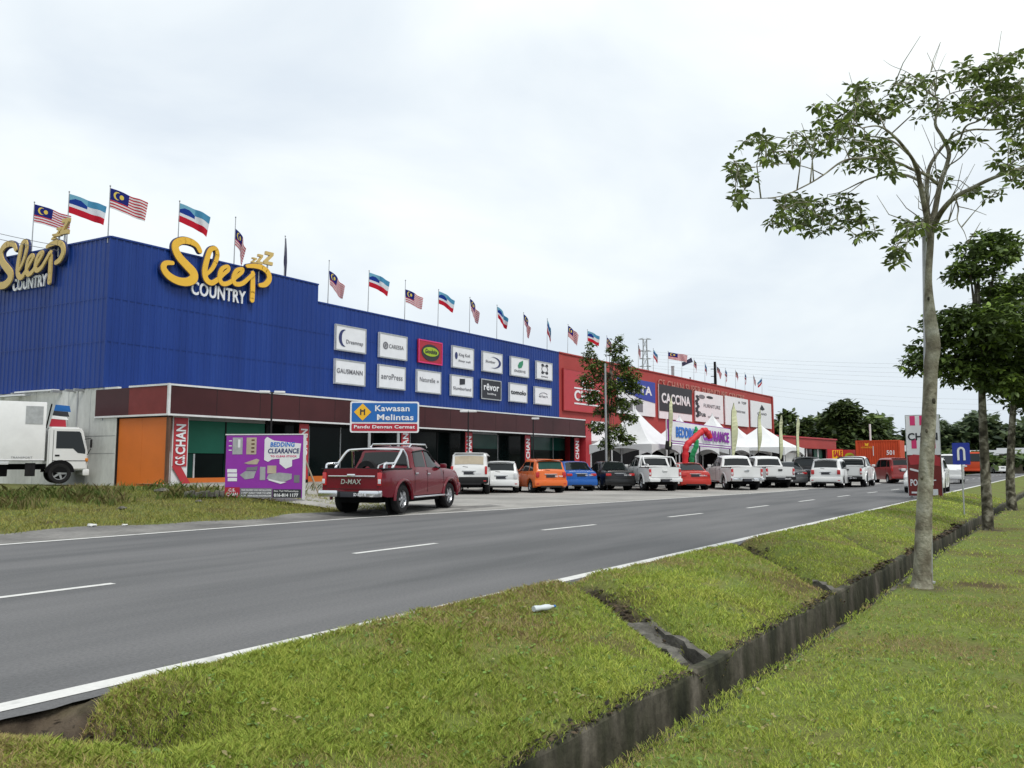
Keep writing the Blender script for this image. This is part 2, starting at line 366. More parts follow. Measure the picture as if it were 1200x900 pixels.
grid_sheet(us2, vs_far, lambda u, v: ground_h(u, max(v, VE+.01))-(.012 if u < 15.2 else .09), 'turf', 'ground', 'grassy ground under and behind the shop site', attr=lambda u, v: .25)
def strip(name, pa, pb, mname, z=0.0, label=None, kind='structure', hf=None, nsub=1):
    """sheet between two polylines of (u, v)"""
    rows = []
    for a, b in zip(pa, pb):
        rows.append([(a[0]+(b[0]-a[0])*k/nsub, a[1]+(b[1]-a[1])*k/nsub) for k in range(nsub+1)])
    mb = MB(); vs = [(p[0], p[1], (hf(p[0], p[1]) if hf else 0)+z) for r in rows for p in r]; n = nsub+1
    mb.add(vs, [(i*n+k, (i+1)*n+k, (i+1)*n+k+1, i*n+k+1) for i in range(len(rows)-1) for k in range(nsub)], mname)
    return tag(mb.build(name), label, None, None, kind)
U = [-60, -20, 0, 5, 10, 14.5, 17, 20, 25, 31, 36, 40, 50, 60, 90, 130, 200, 400]
U_ = sorted(set(U+[round(.4+.12*i, 2) for i in range(120)]))
strip('road', [(u, VE+(.035*math.sin(u*3.1)+.02*math.sin(u*9.7)+.012*math.sin(u*23) if u < 15 else 0)) for u in U_], [(u, farv(u)+.22) for u in U_], 'asphalt', .0, 'grey asphalt road running away to the right')
# strip of broken kerb and silt between the far line and the grass
def shw(u): return farv(u)+.15+1.5+.25*math.sin(u*.9)+.15*math.sin(u*2.3)
U3 = [u*.5 for u in range(-60, 44)]
strip('shoulder', [(u, farv(u)+.13) for u in U3], [(u, shw(u)) for u in U3], 'shoulder', .002, 'worn grey road shoulder along the far edge line', hf=lambda u, v: ground_h(u, v)+.006 if v > farv(u)+.3 else .0, nsub=4)
lotU = [16+u*1.0 for u in range(0, 90)]
def lot0(u): return farv(u)+.1
def lot_far(u): return lot0(u)+ (1.2+ 40*smooth((u-16.3)/4.5))
strip('parking_lot', [(u, lot0(u)) for u in lotU], [(u, lot_far(u)) for u in lotU], 'lot_concrete', .006, 'pale worn concrete parking apron in front of the shops', hf=lambda u, v: ground_h(u, v) if v > farv(u)+.3 else .0, nsub=40)
# painted lines
ramp_mat('road_paint', [(.25, (.36, .36, .35)), (.45, (.62, .62, .60))], 3.5, 8, .6, second=(25, .88, 1.06))
NL = 5.0
UL = [-20+.5*i for i in range(0, 160)]+[62, 66, 70, 80, 100, 150, 300]
strip('near_edge_line', [(u, NL-.085) for u in UL], [(u, NL+.085) for u in UL], 'road_paint', .004, 'solid white edge line beside the near grass verge')
UF = [-20+i for i in range(0, 66)]
strip('far_edge_line', [(u, farv(u)-.10) for u in UF], [(u, farv(u)+.06) for u in UF], 'road_paint', .007, 'solid white edge line on the shop side of the road')
def lane_v(u): return lerp_pts([(-60, 9.15), (14.5, 9.05), (19, 8.65), (23, 8.4), (28, 8.3), (60, 7.6), (400, 7.6)], u)
mb = MB()
k = 0; u0 = -12.27
while u0 < 120:
    a, b = (u0, u0+1.95) if abs(u0-3.69) > .2 else (3.3, 5.25); va, vb = lane_v(a), lane_v(b)
    mb.add([(a, va-.06, .004), (b, vb-.06, .004), (b, vb+.06, .004), (a, va+.06, .004)], [(0, 1, 2, 3)], 'road_paint'); u0 += 5.32
tag(mb.build('lane_dashes'), 'broken white lane line down the middle of the road', kind='structure')
mb = MB(); u0 = 43
while u0 < 110:
    v = farv(u0)+.0; mb.add([(u0, v-.07, .009), (u0+1.8, v-.07, .009), (u0+1.8, v+.07, .009), (u0, v+.07, .009)], [(0, 1, 2, 3)], 'road_paint'); u0 += 4
tag(mb.build('edge_dashes'), 'short white dashes along the lot entrance', kind='structure')

# ---- the concrete drain
ramp_mat('drain_concrete', [(.3, (.016, .018, .011)), (.46, (.045, .046, .028)), (.58, (.08, .074, .054)), (.72, (.16, .145, .115))], 1.9, 9, .95, bump=.02, bscale=9, stretch=(1.7, 1, .55), second=(9, .6, 1.35))
ramp_mat('drain_floor', [(.3, (.012, .012, .010)), (.7, (.05, .043, .033))], 3, 8, .6, bump=.01, bscale=12)
DU = [.4+.1*i for i in range(0, 90)]+[9.5+.25*i for i in range(0, 160)]+[52, 56, 60, 80, 120]
rd = random.Random(3)
def drain_wall(name, vf, side, label, h=.62):
    mb = MB(); vs = []; n = 5
    for u in DU:
        j = int(u/1.25); o = .012*math.sin(j*12.9); v = vf(u)+o*side; top = (ZG+.012 if side > 0 else ZG-.035)+.012*math.sin(u*1.7)+.008*math.sin(u*5.3+math.sin(u*2))
        vs += [(u, v+side*.11, top-.3), (u, v+side*.11, top), (u, v+.012*side, top+.004), (u, v, top-.02), (u, v-.02*side, top-h)]
    fs = [(i*n+k, i*n+k+1, (i+1)*n+k+1, (i+1)*n+k) for i in range(len(DU)-1) for k in range(n-1)]
    mb.add(vs, fs, 'drain_concrete'); return tag(mb.build(name), label, kind='structure')
drain_wall('drain_wall', d_far, 1, 'stained concrete drain wall on the road side of the ditch')
drain_wall('drain_wall', d_near, -1, 'stained concrete drain wall on the tree side of the ditch')
strip('drain_floor', [(u, d_near(u)-.05) for u in DU], [(u, d_far(u)+.05) for u in DU], 'drain_floor', ZG-.56, 'dark muddy bed of the roadside drain')
# concrete lips where the gullies reach the drain, and joints like short pilasters on the wall
ramp_mat('lip_concrete', [(.3, (.05, .047, .04)), (.55, (.12, .115, .10)), (.7, (.20, .19, .17))], 5, 9, .95, bump=.015, bscale=25, second=(18, .75, 1.2))
for i, (A, B) in enumerate(GUL[:3]):
    if i == 0: continue
    dv = Vector((B[0]-A[0], B[1]-A[1], 0)).normalized(); nn = Vector((-dv.y, dv.x, 0)); mb = MB()
    ln = (.5, .95, .6)[i]
    for sgn in (((1,), (-1, 1), (1,))[i]):
        mb2 = []
        for k in range(9):
            t = ln*(1-k/8); p = Vector((B[0], B[1], 0))-dv*(t+.20)+nn*sgn*(.16+.02*math.sin(k*1.7+i)); top = verge_z(p.y)-(.075 if i else .13)+.018*math.sin(k*2.1+i)-.05*(t/ln)**3
            q = nn*sgn*((.055, .045, .045)[i]+.01*math.sin(k*2.7) if i else .09); mb2.append([p-q+Vector((0, 0, top)), p+q+Vector((0, 0, top-.01)), p+q+Vector((0, 0, top-.35)), p-q+Vector((0, 0, top-.35))])
        vs = [x for r in mb2 for x in r]; fs = [(a*4+b, a*4+(b+1) % 4, (a+1)*4+(b+1) % 4, (a+1)*4+b) for a in range(8) for b in range(4)]+[(0, 1, 2, 3), (32, 33, 34, 35)]
        mb.add(vs, fs, 'lip_concrete')
    if i == 1:
        vs = []
        for k in range(9):
            t = ln*1.25*(1-k/8); p = Vector((B[0], B[1], 0))-dv*(t+.16)
            for j in range(5): f = (j-2)/2; q = p+nn*f*.19; vs.append((q.x, q.y, ground_h(p.x, p.y)+.035+.05*f*f+.012*math.sin(k*2.3+j*1.7)))
        mb.add(vs, [(a*5+b, a*5+b+1, a*5+b+6, a*5+b+5) for a in range(8) for b in range(4)], 'lip_concrete')
    tag(mb.build('gully_channel'), ('broken concrete channel leading from the road to the drain at the front left', 'cracked concrete channel across the verge in the middle of the picture', 'thin concrete channel lip across the verge nearer the first tree')[i], kind='structure')

# ---------------------------------------------------------------- grass blades
def noise2(x, y, s, seed):
    """cheap smooth value noise on arrays"""
    r = np.random.default_rng(seed); T = r.random((64, 64)); x = x*s; y = y*s
    i = np.floor(x).astype(int); j = np.floor(y).astype(int); a = x-i; b = y-j; a = a*a*(3-2*a); b = b*b*(3-2*b)
    g = lambda p, q: T[p % 64, q % 64]
    return (g(i, j)*(1-a)+g(i+1, j)*a)*(1-b)+(g(i, j+1)*(1-a)+g(i+1, j+1)*a)*b
def blades(name, U0, V0, n, hgt, wid, label, pal, mask=None, z0=None, lean=1.05, seed=1, dist_scale=True, clump=True):
    r = np.random.default_rng(seed)
    u = U0; v = V0
    keep = np.ones(len(u), bool)
    if mask is not None: keep &= mask(u, v)
    u, v = u[keep], v[keep]; n = len(u)
    z = np.array([ground_h(float(a), float(b)) for a, b in zip(u, v)])
    d = np.hypot(u, v)
    big = noise2(u, v, 1.1, 5); fine = noise2(u, v, 4.5, 6); pt = noise2(u+9, v+4, .45, 8)
    h = hgt*(.45+r.random(n)*.75)*(.6+.8*fine); w = wid*(.7+.6*r.random(n))*np.maximum(1, d/5.5 if dist_scale else 1)
    th = r.random(n)*2*np.pi; ln = lean*(.3+r.random(n))*h; lx = np.cos(th)*ln; ly = np.sin(th)*ln
    ph = r.random(n)*2*np.pi; wx = np.cos(ph)*w/2; wy = np.sin(ph)*w/2
    b = np.stack([u, v, z-.004], 1); zz = np.zeros(n)
    p0 = b-np.stack([wx, wy, zz], 1); p1 = b+np.stack([wx, wy, zz], 1)
    m0 = b+np.stack([lx*.35-wx*.8, ly*.35-wy*.8, h*.6], 1); m1 = b+np.stack([lx*.35+wx*.8, ly*.35+wy*.8, h*.6], 1)
    tp = b+np.stack([lx, ly, h*.96], 1)
    co = np.stack([p0, p1, m1, tp, m0], 1)
    k = r.random(n); sel = np.clip(.15+.45*fine+.65*(big-.5)*1.5+.23+(k-.5)*.7, 0, .999)
    pal = np.array(pal); idx = sel*(len(pal)-1); i0 = idx.astype(int); f = (idx-i0)[:, None]
    col = pal[i0]*(1-f)+pal[np.minimum(i0+1, len(pal)-1)]*f
    col *= (.75+.45*r.random(n))[:, None]*(.84+.30*pt)[:, None]
    o = tri_cloud(name, co, 1, 'grass_blade', None, col, nv=5)
    tag(o, label, 'grass', None, 'stuff'); return o
PAL = [(q[0]*1.64, q[1]*1.49, q[2]*1.85) for q in ((.24, .19, .09), (.28, .25, .09), (.24, .25, .055), (.20, .265, .042), (.235, .33, .045), (.17, .25, .034), (.30, .36, .06))]
def scatter(n, umin, umax, vmin, vmax, power, seed):
    r = np.random.default_rng(seed); t = r.random(n)
    a, b = umin**(1-power), umax**(1-power)
    u = (a+(b-a)*t)**(1/(1-power)); return u, vmin+(vmax-vmin)*r.random(n)
def gmask_arr(u, v):
    k = np.zeros(len(u))
    for i, (A, B) in enumerate(GUL):
        ax, ay = A; bx, by = B; dx, dy = bx-ax, by-ay; t = np.clip(((u-ax)*dx+(v-ay)*dy)/(dx*dx+dy*dy), 0, 1)
        d = np.hypot(u-ax-t*dx, v-ay-t*dy); k = np.maximum(k, np.exp(-(d/(.17 if i < 2 else .11))**4)*(.97 if i < 2 else .8))
    return k
RM = np.random.default_rng(77)
def bare(u, v):
    s = noise2(u, v, 2.3, 31)+.35*(noise2(u, v, 9, 32)-.5)
    keep = RM.random(len(u)) < np.where(s < .30, .28, 1.0)
    for (x, y) in TRUNKS: keep &= (RM.random(len(u)) > np.exp(-((u-x)**2+(v-y)**2)/.07))
    return keep
u, v = scatter(260000, 1.3, 42, 2.50, 4.86, 1.9, 21)
rr = np.random.default_rng(5)
ok = RM.random(len(u)) > gmask_arr(u, v)
edge = 4.80-.10*rr.random(len(u))**2+.05*np.sin(u*2.7)+.04*np.sin(u*7.1)
ok &= (v < edge) & (v > np.array([d_far(x) for x in u])+.0+.09*rr.random(len(u))**2) & bare(u, v)
ok &= ~((u < 3.25) & (v > 4.35) & (v > 4.95-(3.25-u)*.55))
blades('verge_grass', u[ok], v[ok], 0, .043, .0046, 'short green and straw coloured grass on the strip between road and drain', PAL, seed=2)
# right bank: a wedge in front of the camera widening with distance
r0 = np.random.default_rng(9); n = 400000
t = r0.random(n); rad = (1.9**-.9+(45**-.9-1.9**-.9)*t)**(-1/.9); az = YAW-R(34)+R(68)*r0.random(n)
u = rad*np.cos(az); v = rad*np.sin(az)
ok = (v < np.array([d_near(x) for x in u])-.02+.06*r0.random(n)-.0) & (v > -22) & bare(u, v)
blades('bank_grass', u[ok], v[ok], 0, .036, .0046, 'short mown grass on the bank under the row of trees', PAL, seed=3)
# coarse distance grass on the far side of the road and the weeds before the shop
PALF = [(.30, .23, .09), (.30, .27, .08), (.29, .29, .07), (.34, .33, .09), (.22, .26, .05)]
n = 90000; r1 = np.random.default_rng(12); u = -6+29*r1.random(n); v = 14.9+12*r1.random(n)
ok = (v > np.array([shw(x) for x in u])-.15+.5*r1.random(n)**2) & ((v < 25) | (u < 16)) & (u < 19.5) & (v < 25.5) & ~((u > 17.0) & (v < 15.9+(u-17.0)*.9))
u, v = u[ok], v[ok]
blades('roadside_grass', u, v, 0, .065, .014, 'yellowish grass strip between the road shoulder and the shop', PALF, seed=4, dist_scale=False)
PALW = [(.07, .11, .025), (.09, .15, .03), (.13, .18, .04), (.19, .19, .06), (.22, .18, .08)]
n = 26000; u = 0+24*r1.random(n); v = 21.0+5.2*r1.random(n); c = noise2(u, v, .9, 44)
ok = (c > .33) & (r1.random(n) < (c-.2)*1.8) & (v > 21.3+.6*np.sin(u)) & (v < 24.8-.0*u)
ok &= (u < 16.5) | (r1.random(n) < .15)
blades('weeds', u[ok], v[ok], 0, .26, .028, 'tall dark green weeds growing in front of the box truck and orange panel', PALW, seed=6, dist_scale=False, lean=.9)
# dead leaves and clods lying in the gullies and along the drain edge
rg_ = np.random.default_rng(61); cs = []
for i, (A, B) in enumerate(GUL[:3]):
    k = (260, 800, 350)[i]; t = rg_.random(k)*(.72 if i else .9); o = rg_.normal(0, .085, k); dv = np.array([B[0]-A[0], B[1]-A[1]]); l = np.hypot(*dv); nn = np.array([-dv[1], dv[0]])/l
    uu = A[0]+dv[0]*t+nn[0]*o; vv = A[1]+dv[1]*t+nn[1]*o; cs.append(np.stack([uu, vv], 1))
uu = 2+rg_.random(1800)**1.5*22; vv = np.array([d_far(x) for x in uu])+np.abs(rg_.normal(0.02, .05, 1800)); cs.append(np.stack([uu, vv], 1)); cs = np.concatenate(cs); n = len(cs)
z = np.array([ground_h(a, b) for a, b in cs])+.012; s_ = (.008+.018*rg_.random(n)**2)*np.maximum(1, np.hypot(cs[:, 0], cs[:, 1])/7); th = rg_.random(n)*6.28; tl = rg_.normal(0, .5, (n, 4)); P = []
for k, (ax, ay) in enumerate(((1, 0), (0, .7), (-1, 0), (0, -.7))):
    x = (ax*np.cos(th)-ay*np.sin(th))*s_; y = (ax*np.sin(th)+ay*np.cos(th))*s_; P.append(np.stack([cs[:, 0]+x, cs[:, 1]+y, z+np.abs(tl[:, k])*s_*.9], 1))
col = np.array([(.04, .030, .020), (.07, .052, .03), (.12, .085, .05), (.025, .02, .015)])[rg_.integers(0, 4, n)]
tag(tri_cloud('leaf_litter', np.stack(P, 1), 1, 'grass_blade', None, col, nv=4), 'brown leaf litter and clods in the gullies and on the drain edge', 'leaf litter', None, 'stuff')
# ================================================================ THE STORES
DF = vpdir(1279)                                            # along the facades, away from the camera
DS = -vpdir(-1184)                                          # along the side wall, from its far end towards the street corner
P1 = at_depth(197, 487, 31.0); P1.z = 0                     # street corner of the canopy
UPV = Vector((0, 0, 1)); NF = DF.cross(UPV); NS = DS.cross(UPV)     # outward normals (towards the street / towards the left)
GZ = .5
# blue corner: where the side plane meets the column x = 123
BC = on_plane(122, 449, P1, DS); BC.z = 0
def pf(px, py, off=0.0): return on_plane(px, py, BC+NF*off, DF)      # on the blue facade
def pc(px, py, off=0.0): return on_plane(px, py, P1+NF*off, DF)      # on the canopy front
def ps(px, py, off=0.0): return on_plane(px, py, P1+NS*off, DS)      # on the side wall
def sF(p): return (p-BC).dot(DF)
z_top = pf(125, 277).z; z_low = pf(374, 355).z; z_can_t = pc(197, 449).z; z_can_b = pc(197, 486.6).z
s_hi = sF(pf(373, 340)); s_end = sF(pf(655, 450)); s_red = sF(pf(905.5, 480)); z_red = z_low
print('blue', [round(x, 2) for x in (z_top, z_low, z_can_t, z_can_b, s_hi, s_end, s_red)], 'canopy depth', round((P1-BC).length, 2), P1, BC)
def ribbed(name, A, d, L, z0, z1, m, parent, pitch=.30, dep=.026, outn=None):
    """trapezoidal ribbed cladding panel"""
    n = int(L/pitch); pts = []
    for i in range(n):
        b = i*L/n; q = L/n
        for f, h in ((0, 0), (.60, 0), (.68, dep), (.92, dep)): pts.append((b+f*q, h))
    pts.append((L, 0)); vs = []
    for s_, h in pts:
        p = A+d*s_+outn*h; vs += [(p.x, p.y, z0), (p.x, p.y, z1)]
    mb = MB(); mb.add(vs, [(2*i, 2*i+2, 2*i+3, 2*i+1) for i in range(len(pts)-1)], m)
    return mb.build(name, parent, recalc=False)
def wallbox(mb, A, d, L, nrm, th, z0, z1, m):
    """box on a wall line: A start, d direction, L length, from the plane back by th (negative nrm)"""
    P = [A, A+d*L, A+d*L-nrm*th, A-nrm*th]
    mb.prism([(p.x, p.y, z0) for p in P], (0, 0, z1-z0), m)
store = thing('bedding_store', 'large blue clad bedding store with yellow script lettering and a maroon canopy', 'store', (BC.x, BC.y, 0))
INV = Matrix.Translation((-BC.x, -BC.y, 0))
def own(o, par=store):
    """keep world-space vertices under a parent that stands somewhere else"""
    o.matrix_parent_inverse = par.matrix_world.inverted() if par.parent is None and False else Matrix.Translation(-par.location)
    return o
DEEP = 34.0
# blue cladding (front tall, front low, side)
own(ribbed('blue_cladding', BC, DF, s_hi, z_can_b-.1, z_top, 'blue_clad', store, outn=NF))
own(ribbed('blue_cladding', BC+DF*s_hi, DF, s_end-s_hi, z_can_b-.1, z_low, 'blue_clad', store, outn=NF))
SIDE0 = BC-DS*40
own(ribbed('side_cladding', SIDE0, DS, 40, z_can_t+.02, z_top, 'blue_clad', store, outn=NS, pitch=.30))
mb = MB(); IN = -.03
def quadprism(mb, A, B, back, z0, z1, m):
    P = [A, B, B-back, A-back]; mb.prism([(p.x, p.y, z0) for p in P], (0, 0, z1-z0), m)
A = BC+DF*.05-NF*.06-NS*.06*0; 
bk = DS*38
quadprism(mb, BC+DF*.3-NF*.06, BC+DF*s_hi-NF*.06, bk, .0, z_top-.15, 'blue_clad'); own(mb.build('building_block', store))
mb = MB(); quadprism(mb, BC+DF*(s_hi+.01)-NF*.06, BC+DF*s_end-NF*.06, bk, .0, z_low-.15, 'blue_clad'); own(mb.build('building_block', store))
for fz in (.36, .70):
    zz = z_can_t+(z_low-z_can_t)*fz
    mb = MB(); wallbox(mb, BC+DF*.05+NF*.030, DF, s_end-.1, NF, .004, zz, zz+.03, 'blue_clad'); own(mb.build('sheet_lap', store))
    mb = MB(); wallbox(mb, SIDE0+NS*.030, DS, 39.9, NS, .004, zz, zz+.03, 'blue_clad'); own(mb.build('sheet_lap', store))
# parapet flashing
mb = MB()
for a, b, z in ((0, s_hi, z_top), (s_hi, s_end, z_low)):
    wallbox(mb, BC+DF*a+NF*.05, DF, b-a, NF, .25, z, z+.07, 'blue_clad')
wallbox(mb, SIDE0+NS*.05, DS, 40-.02, NS, .25, z_top+.003, z_top+.073, 'blue_clad'); own(mb.build('parapet_flashing', store))
own(ribbed('step_cladding', BC+DF*s_hi+NF*0-DS*30, DS, 30, z_low, z_top, 'blue_clad', store, outn=DF))
pj = ps(132.5, 560); LW = (pj-SIDE0).dot(DS)
# white side wall below the cladding with brackets and pipe
mb = MB(); wallbox(mb, SIDE0-NS*.02, DS, LW+.02, NS, .15, 0, z_can_t+.01, 'dirty_white'); own(mb.build('white_wall', store))
mb = MB()
for zz in (GZ+1.25, GZ+1.95): wallbox(mb, SIDE0-NS*.016, DS, LW, NS, .02, zz, zz+.02, 'grey_metal')
for px in (40, 78, 104): 
    q = ps(px, 500); wallbox(mb, SIDE0+DS*(q-SIDE0).dot(DS)-NS*.015, DS, .02, NS, .02, 0, z_can_t, 'grey_metal')
own(mb.build('panel_joint', store))
mb = MB()
q = ps(91.5, 460); mb.tube([(q.x, q.y, z_can_t-.05), (q.x, q.y, z_can_t-1.55)], .03, 'grey_metal'); own(mb.build('drain_pipe', store))
for px in (5, 25, 72, 88, 98):
    q = ps(px, 450, .0); mb = MB(); mb.box((q.x+NS.x*.15, q.y+NS.y*.15, z_can_t-.05), (.5, .12, .10), 'grey_metal', rz=math.atan2(NS.y, NS.x)); own(mb.build('bracket', store))
mb = MB()
q0, q1 = ps(-40, 450, .1), ps(36, 451, .1); mb.prism([(p.x, p.y, z_can_t-.16) for p in (q0, q1, q1+NS*.35, q0+NS*.35)], (0, 0, .07), 'sign_white')
q0, q1 = ps(24, 450, .1), ps(70, 451, .1); mb.prism([(p.x, p.y, z_can_t-.02) for p in (q0, q1, q1+NS*.25, q0+NS*.25)], (0, 0, .06), 'sign_white')
own(mb.build('awning_edge', store))
# canopy: fascia, trims, soffit
CL = (pc(686, 510)-P1).dot(DF); CD = (P1-BC).length
# maroon fascia in panels of slightly different age
mb = MB(); P1z = P1.copy()
tones = ['maroon']*8
s_ = 0; pan = [0, .9*1.0]
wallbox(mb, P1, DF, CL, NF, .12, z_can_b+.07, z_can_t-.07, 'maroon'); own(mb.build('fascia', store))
for i in range(1, 15):
    mb = MB(); wallbox(mb, P1+DF*(CL*i/15)+NF*.004, DF, .02, NF, .02, z_can_b+.08, z_can_t-.08, 'black_trim'); own(mb.build('fascia_joint', store))
qm = ps(151, 470); qe = ps(112, 470)
L1 = (P1-qm).dot(DS); L2 = (P1-qe).dot(DS)
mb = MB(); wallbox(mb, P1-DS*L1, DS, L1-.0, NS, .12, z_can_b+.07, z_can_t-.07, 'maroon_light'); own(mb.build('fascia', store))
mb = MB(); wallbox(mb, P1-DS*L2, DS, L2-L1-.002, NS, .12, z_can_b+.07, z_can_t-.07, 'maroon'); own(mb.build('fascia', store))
mb = MB()
for zz in (z_can_b, z_can_t-.07):
    wallbox(mb, P1+NF*.03, DF, CL, NF, .16, zz, zz+.07, 'white_metal')
wallbox(mb, P1-DS*(L2 if 0 else L1*1.0)+NS*.03, DS, L1+.0, NS, .16, z_can_t-.069, z_can_t+.002, 'white_metal')
wallbox(mb, P1-DS*L2+NS*.03, DS, L2, NS, .16, z_can_b-.002, z_can_b+.069, 'white_metal')
q = P1+NF*.04+NS*.04; mb.prism([(p.x, p.y, z_can_b-.004) for p in (q, q-NF*.10, q-NF*.10-NS*.10, q-NS*.10)], (0, 0, z_can_t-z_can_b+.01), 'white_metal')
own(mb.build('fascia_trim', store))
mb = MB(); P = [P1-NF*.13, P1+DF*CL-NF*.13, P1+DF*CL-DS*(CD-.05), P1-DS*(CD-.05)]
mb.prism([(p.x, p.y, z_can_b+.12) for p in P], (0, 0, .05), 'black_trim'); mb.prism([(p.x, p.y, z_can_t-.12) for p in P], (0, 0, .05), 'grey_metal'); own(mb.build('canopy_deck', store))
# ground floor: plinth, dark shop front set back 1.2 m behind the fascia
SB = 1.3
GP = P1-DS*SB
xs_px = [205, 263, 310, 347, 440, 483, 537, 553, 612, 622, 672, 684]
s_at = lambda px: (on_plane(px, 530, GP, DF)-GP).dot(DF)
Ltot = CL-.3
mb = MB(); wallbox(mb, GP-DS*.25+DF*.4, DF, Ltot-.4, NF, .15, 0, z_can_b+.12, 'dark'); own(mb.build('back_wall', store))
mb = MB(); wallbox(mb, GP+NF*.1+DF*.35, DF, Ltot-.35, NF, .3, 0, GZ+.28, 'orange_panel'); own(mb.build('plinth', store))
cols = [s_at(x) for x in (204, 352, 476, 546, 617, 676)]
# columns with hanging name banners
for i, (px0, px1) in enumerate(((203, 219), (350, 361), (470, 479), (545, 553), (615, 621), (673, 678.5))):
    a = (pc(px0, 520, -.35)-P1).dot(DF); b = (pc(px1, 520, -.35)-P1).dot(DF); w = b-a
    cst = P1-NF*.35+DF*a
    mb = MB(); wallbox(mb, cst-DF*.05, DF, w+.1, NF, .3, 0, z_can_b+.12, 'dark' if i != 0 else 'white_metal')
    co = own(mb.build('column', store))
    mb = MB(); zb = GZ+(.75 if i == 0 else .15); zt = z_can_b-.05; wallbox(mb, cst+NF*.03, DF, w, NF, .025, zb, zt, 'red_paint'); bn = mb.build('name_banner', co)
    hh = .72*w
    # the name runs up the banner
    L = (zt-zb)*(.62 if i == 0 else .5)
    t0 = cst+DF*(w*.84)+NF*.035; t0.z = zt-L-.25 if i == 0 else zt-L-.22
    lettering('CHAN', t0, UPV, L, hh, 'sign_white', bn, .03, .01, up=-DF)
    if i == 0:
        t0 = t0.copy(); t0.z = zb+.05; lettering('C.S.', t0, UPV, .38, hh, 'sign_white', bn, .03, .01, up=-DF)
mb = MB(); q = P1-NF*.33+DF*.35
mb.prism([tuple(P1-NF*.3+DF*.42+UPV*(GZ+.75)), tuple(P1-NF*.3+DF*.80+UPV*(GZ+.75)), tuple(P1-NF*.3+DF*1.35+UPV*(GZ-.1)), tuple(P1-NF*.3+DF*1.0+UPV*(GZ-.1))], tuple(NF*.02), 'red_paint'); own(mb.build('fallen_banner_end', store))
mb = MB(); 
for sx in (.25, .5): wallbox(mb, P1-NF*.42+DF*(sx-.15), DF, .07, NF, .07, GZ-.2, GZ+1.3, 'white_metal')
own(mb.build('post', store))
# window bays: frames, panes, green film
bays = [(204, 263, 'f'), (263, 310, 'f'), (311, 348, 'n'), (361, 398, 'n'), (398, 436, 'n'), (436, 470, 'n'), (480, 512, 'n'), (512, 545, 'n'), (553, 583, 'g'), (583, 614, 'n'), (622, 648, 'g'), (648, 673, 'g')]
for i, (x0, x1, kind) in enumerate(bays):
    a, b = s_at(x0), min(s_at(x1), Ltot-.1); top = z_can_b-.02; bot = GZ+.28
    A = GP+DF*a-NF*.04
    fr = MB()
    wallbox(fr, A+NF*.03, DF, b-a, NF, .08, top-.05, top+.12, 'grey_metal' if kind != 'n' else 'black_trim')
    wallbox(fr, A+NF*.03+DF*.02, DF, .06, NF, .08, bot, top-.052, 'grey_metal' if i in (3, 6, 9, 11, 4) else 'black_trim')
    f = own(fr.build('window_frame', store))
    pn = MB()
    if kind == 'f':
        mid = bot+(top-bot)*.42
        wallbox(pn, A, DF, b-a, NF, .02, mid, top-.06, 'green_film'); f2 = pn.build('window_film', f)
        pn = MB(); wallbox(pn, A+DF*.004, DF, (b-a)*(.40 if i == 0 else .2), NF, .02, bot, mid-.03, 'green_glass'); wallbox(pn, A+DF*((b-a)*(.405 if i == 0 else .205)), DF, (b-a)*.58, NF, .02, bot, mid-.03, 'shop_glass'); pn.build('window_pane', f)
        pn = MB(); wallbox(pn, A+DF*((b-a)*.38)+NF*.02, DF, .07, NF, .02, bot, mid-.03, 'white_metal'); pn.build('mullion', f)
    elif kind == 'g':
        cut = top-(top-bot)*.38
        wallbox(pn, A, DF, b-a, NF, .02, cut, top-.06, 'green_glass'); wallbox(pn, A, DF, b-a, NF, .02, bot, cut-.004, 'shop_glass'); pn.build('window_pane', f)
    else: wallbox(pn, A, DF, b-a, NF, .02, bot, top-.06, 'shop_glass'); pn.build('window_pane', f)
# orange panel wall on the side under the canopy
qa = ps(136, 520); La = (P1-qa).dot(DS)
mb = MB(); seam = (P1-ps(163.5, 520)).dot(DS)
wallbox(mb, P1-DS*La-NS*.10, DS, La-seam-.008, NS, .1, 0, z_can_b-.05, 'orange_panel'); wallbox(mb, P1-DS*seam-NS*.10, DS, seam-.15, NS, .1, 0, z_can_b-.05, 'orange_panel'); own(mb.build('orange_panel', store))
mb = MB(); wallbox(mb, P1-DS*(La+.12)-NS*.04, DS, .10, NS, .1, 0, z_can_b-.01, 'black_trim'); wallbox(mb, P1-DS*.15-NS*.06, DS, .13, NS, .1, 0, z_can_b-.01, 'brown'); wallbox(mb, P1-DS*(La)-NS*.06, DS, La, NS, .1, z_can_b-.049, z_can_b-.004, 'black_trim'); own(mb.build('panel_frame', store))

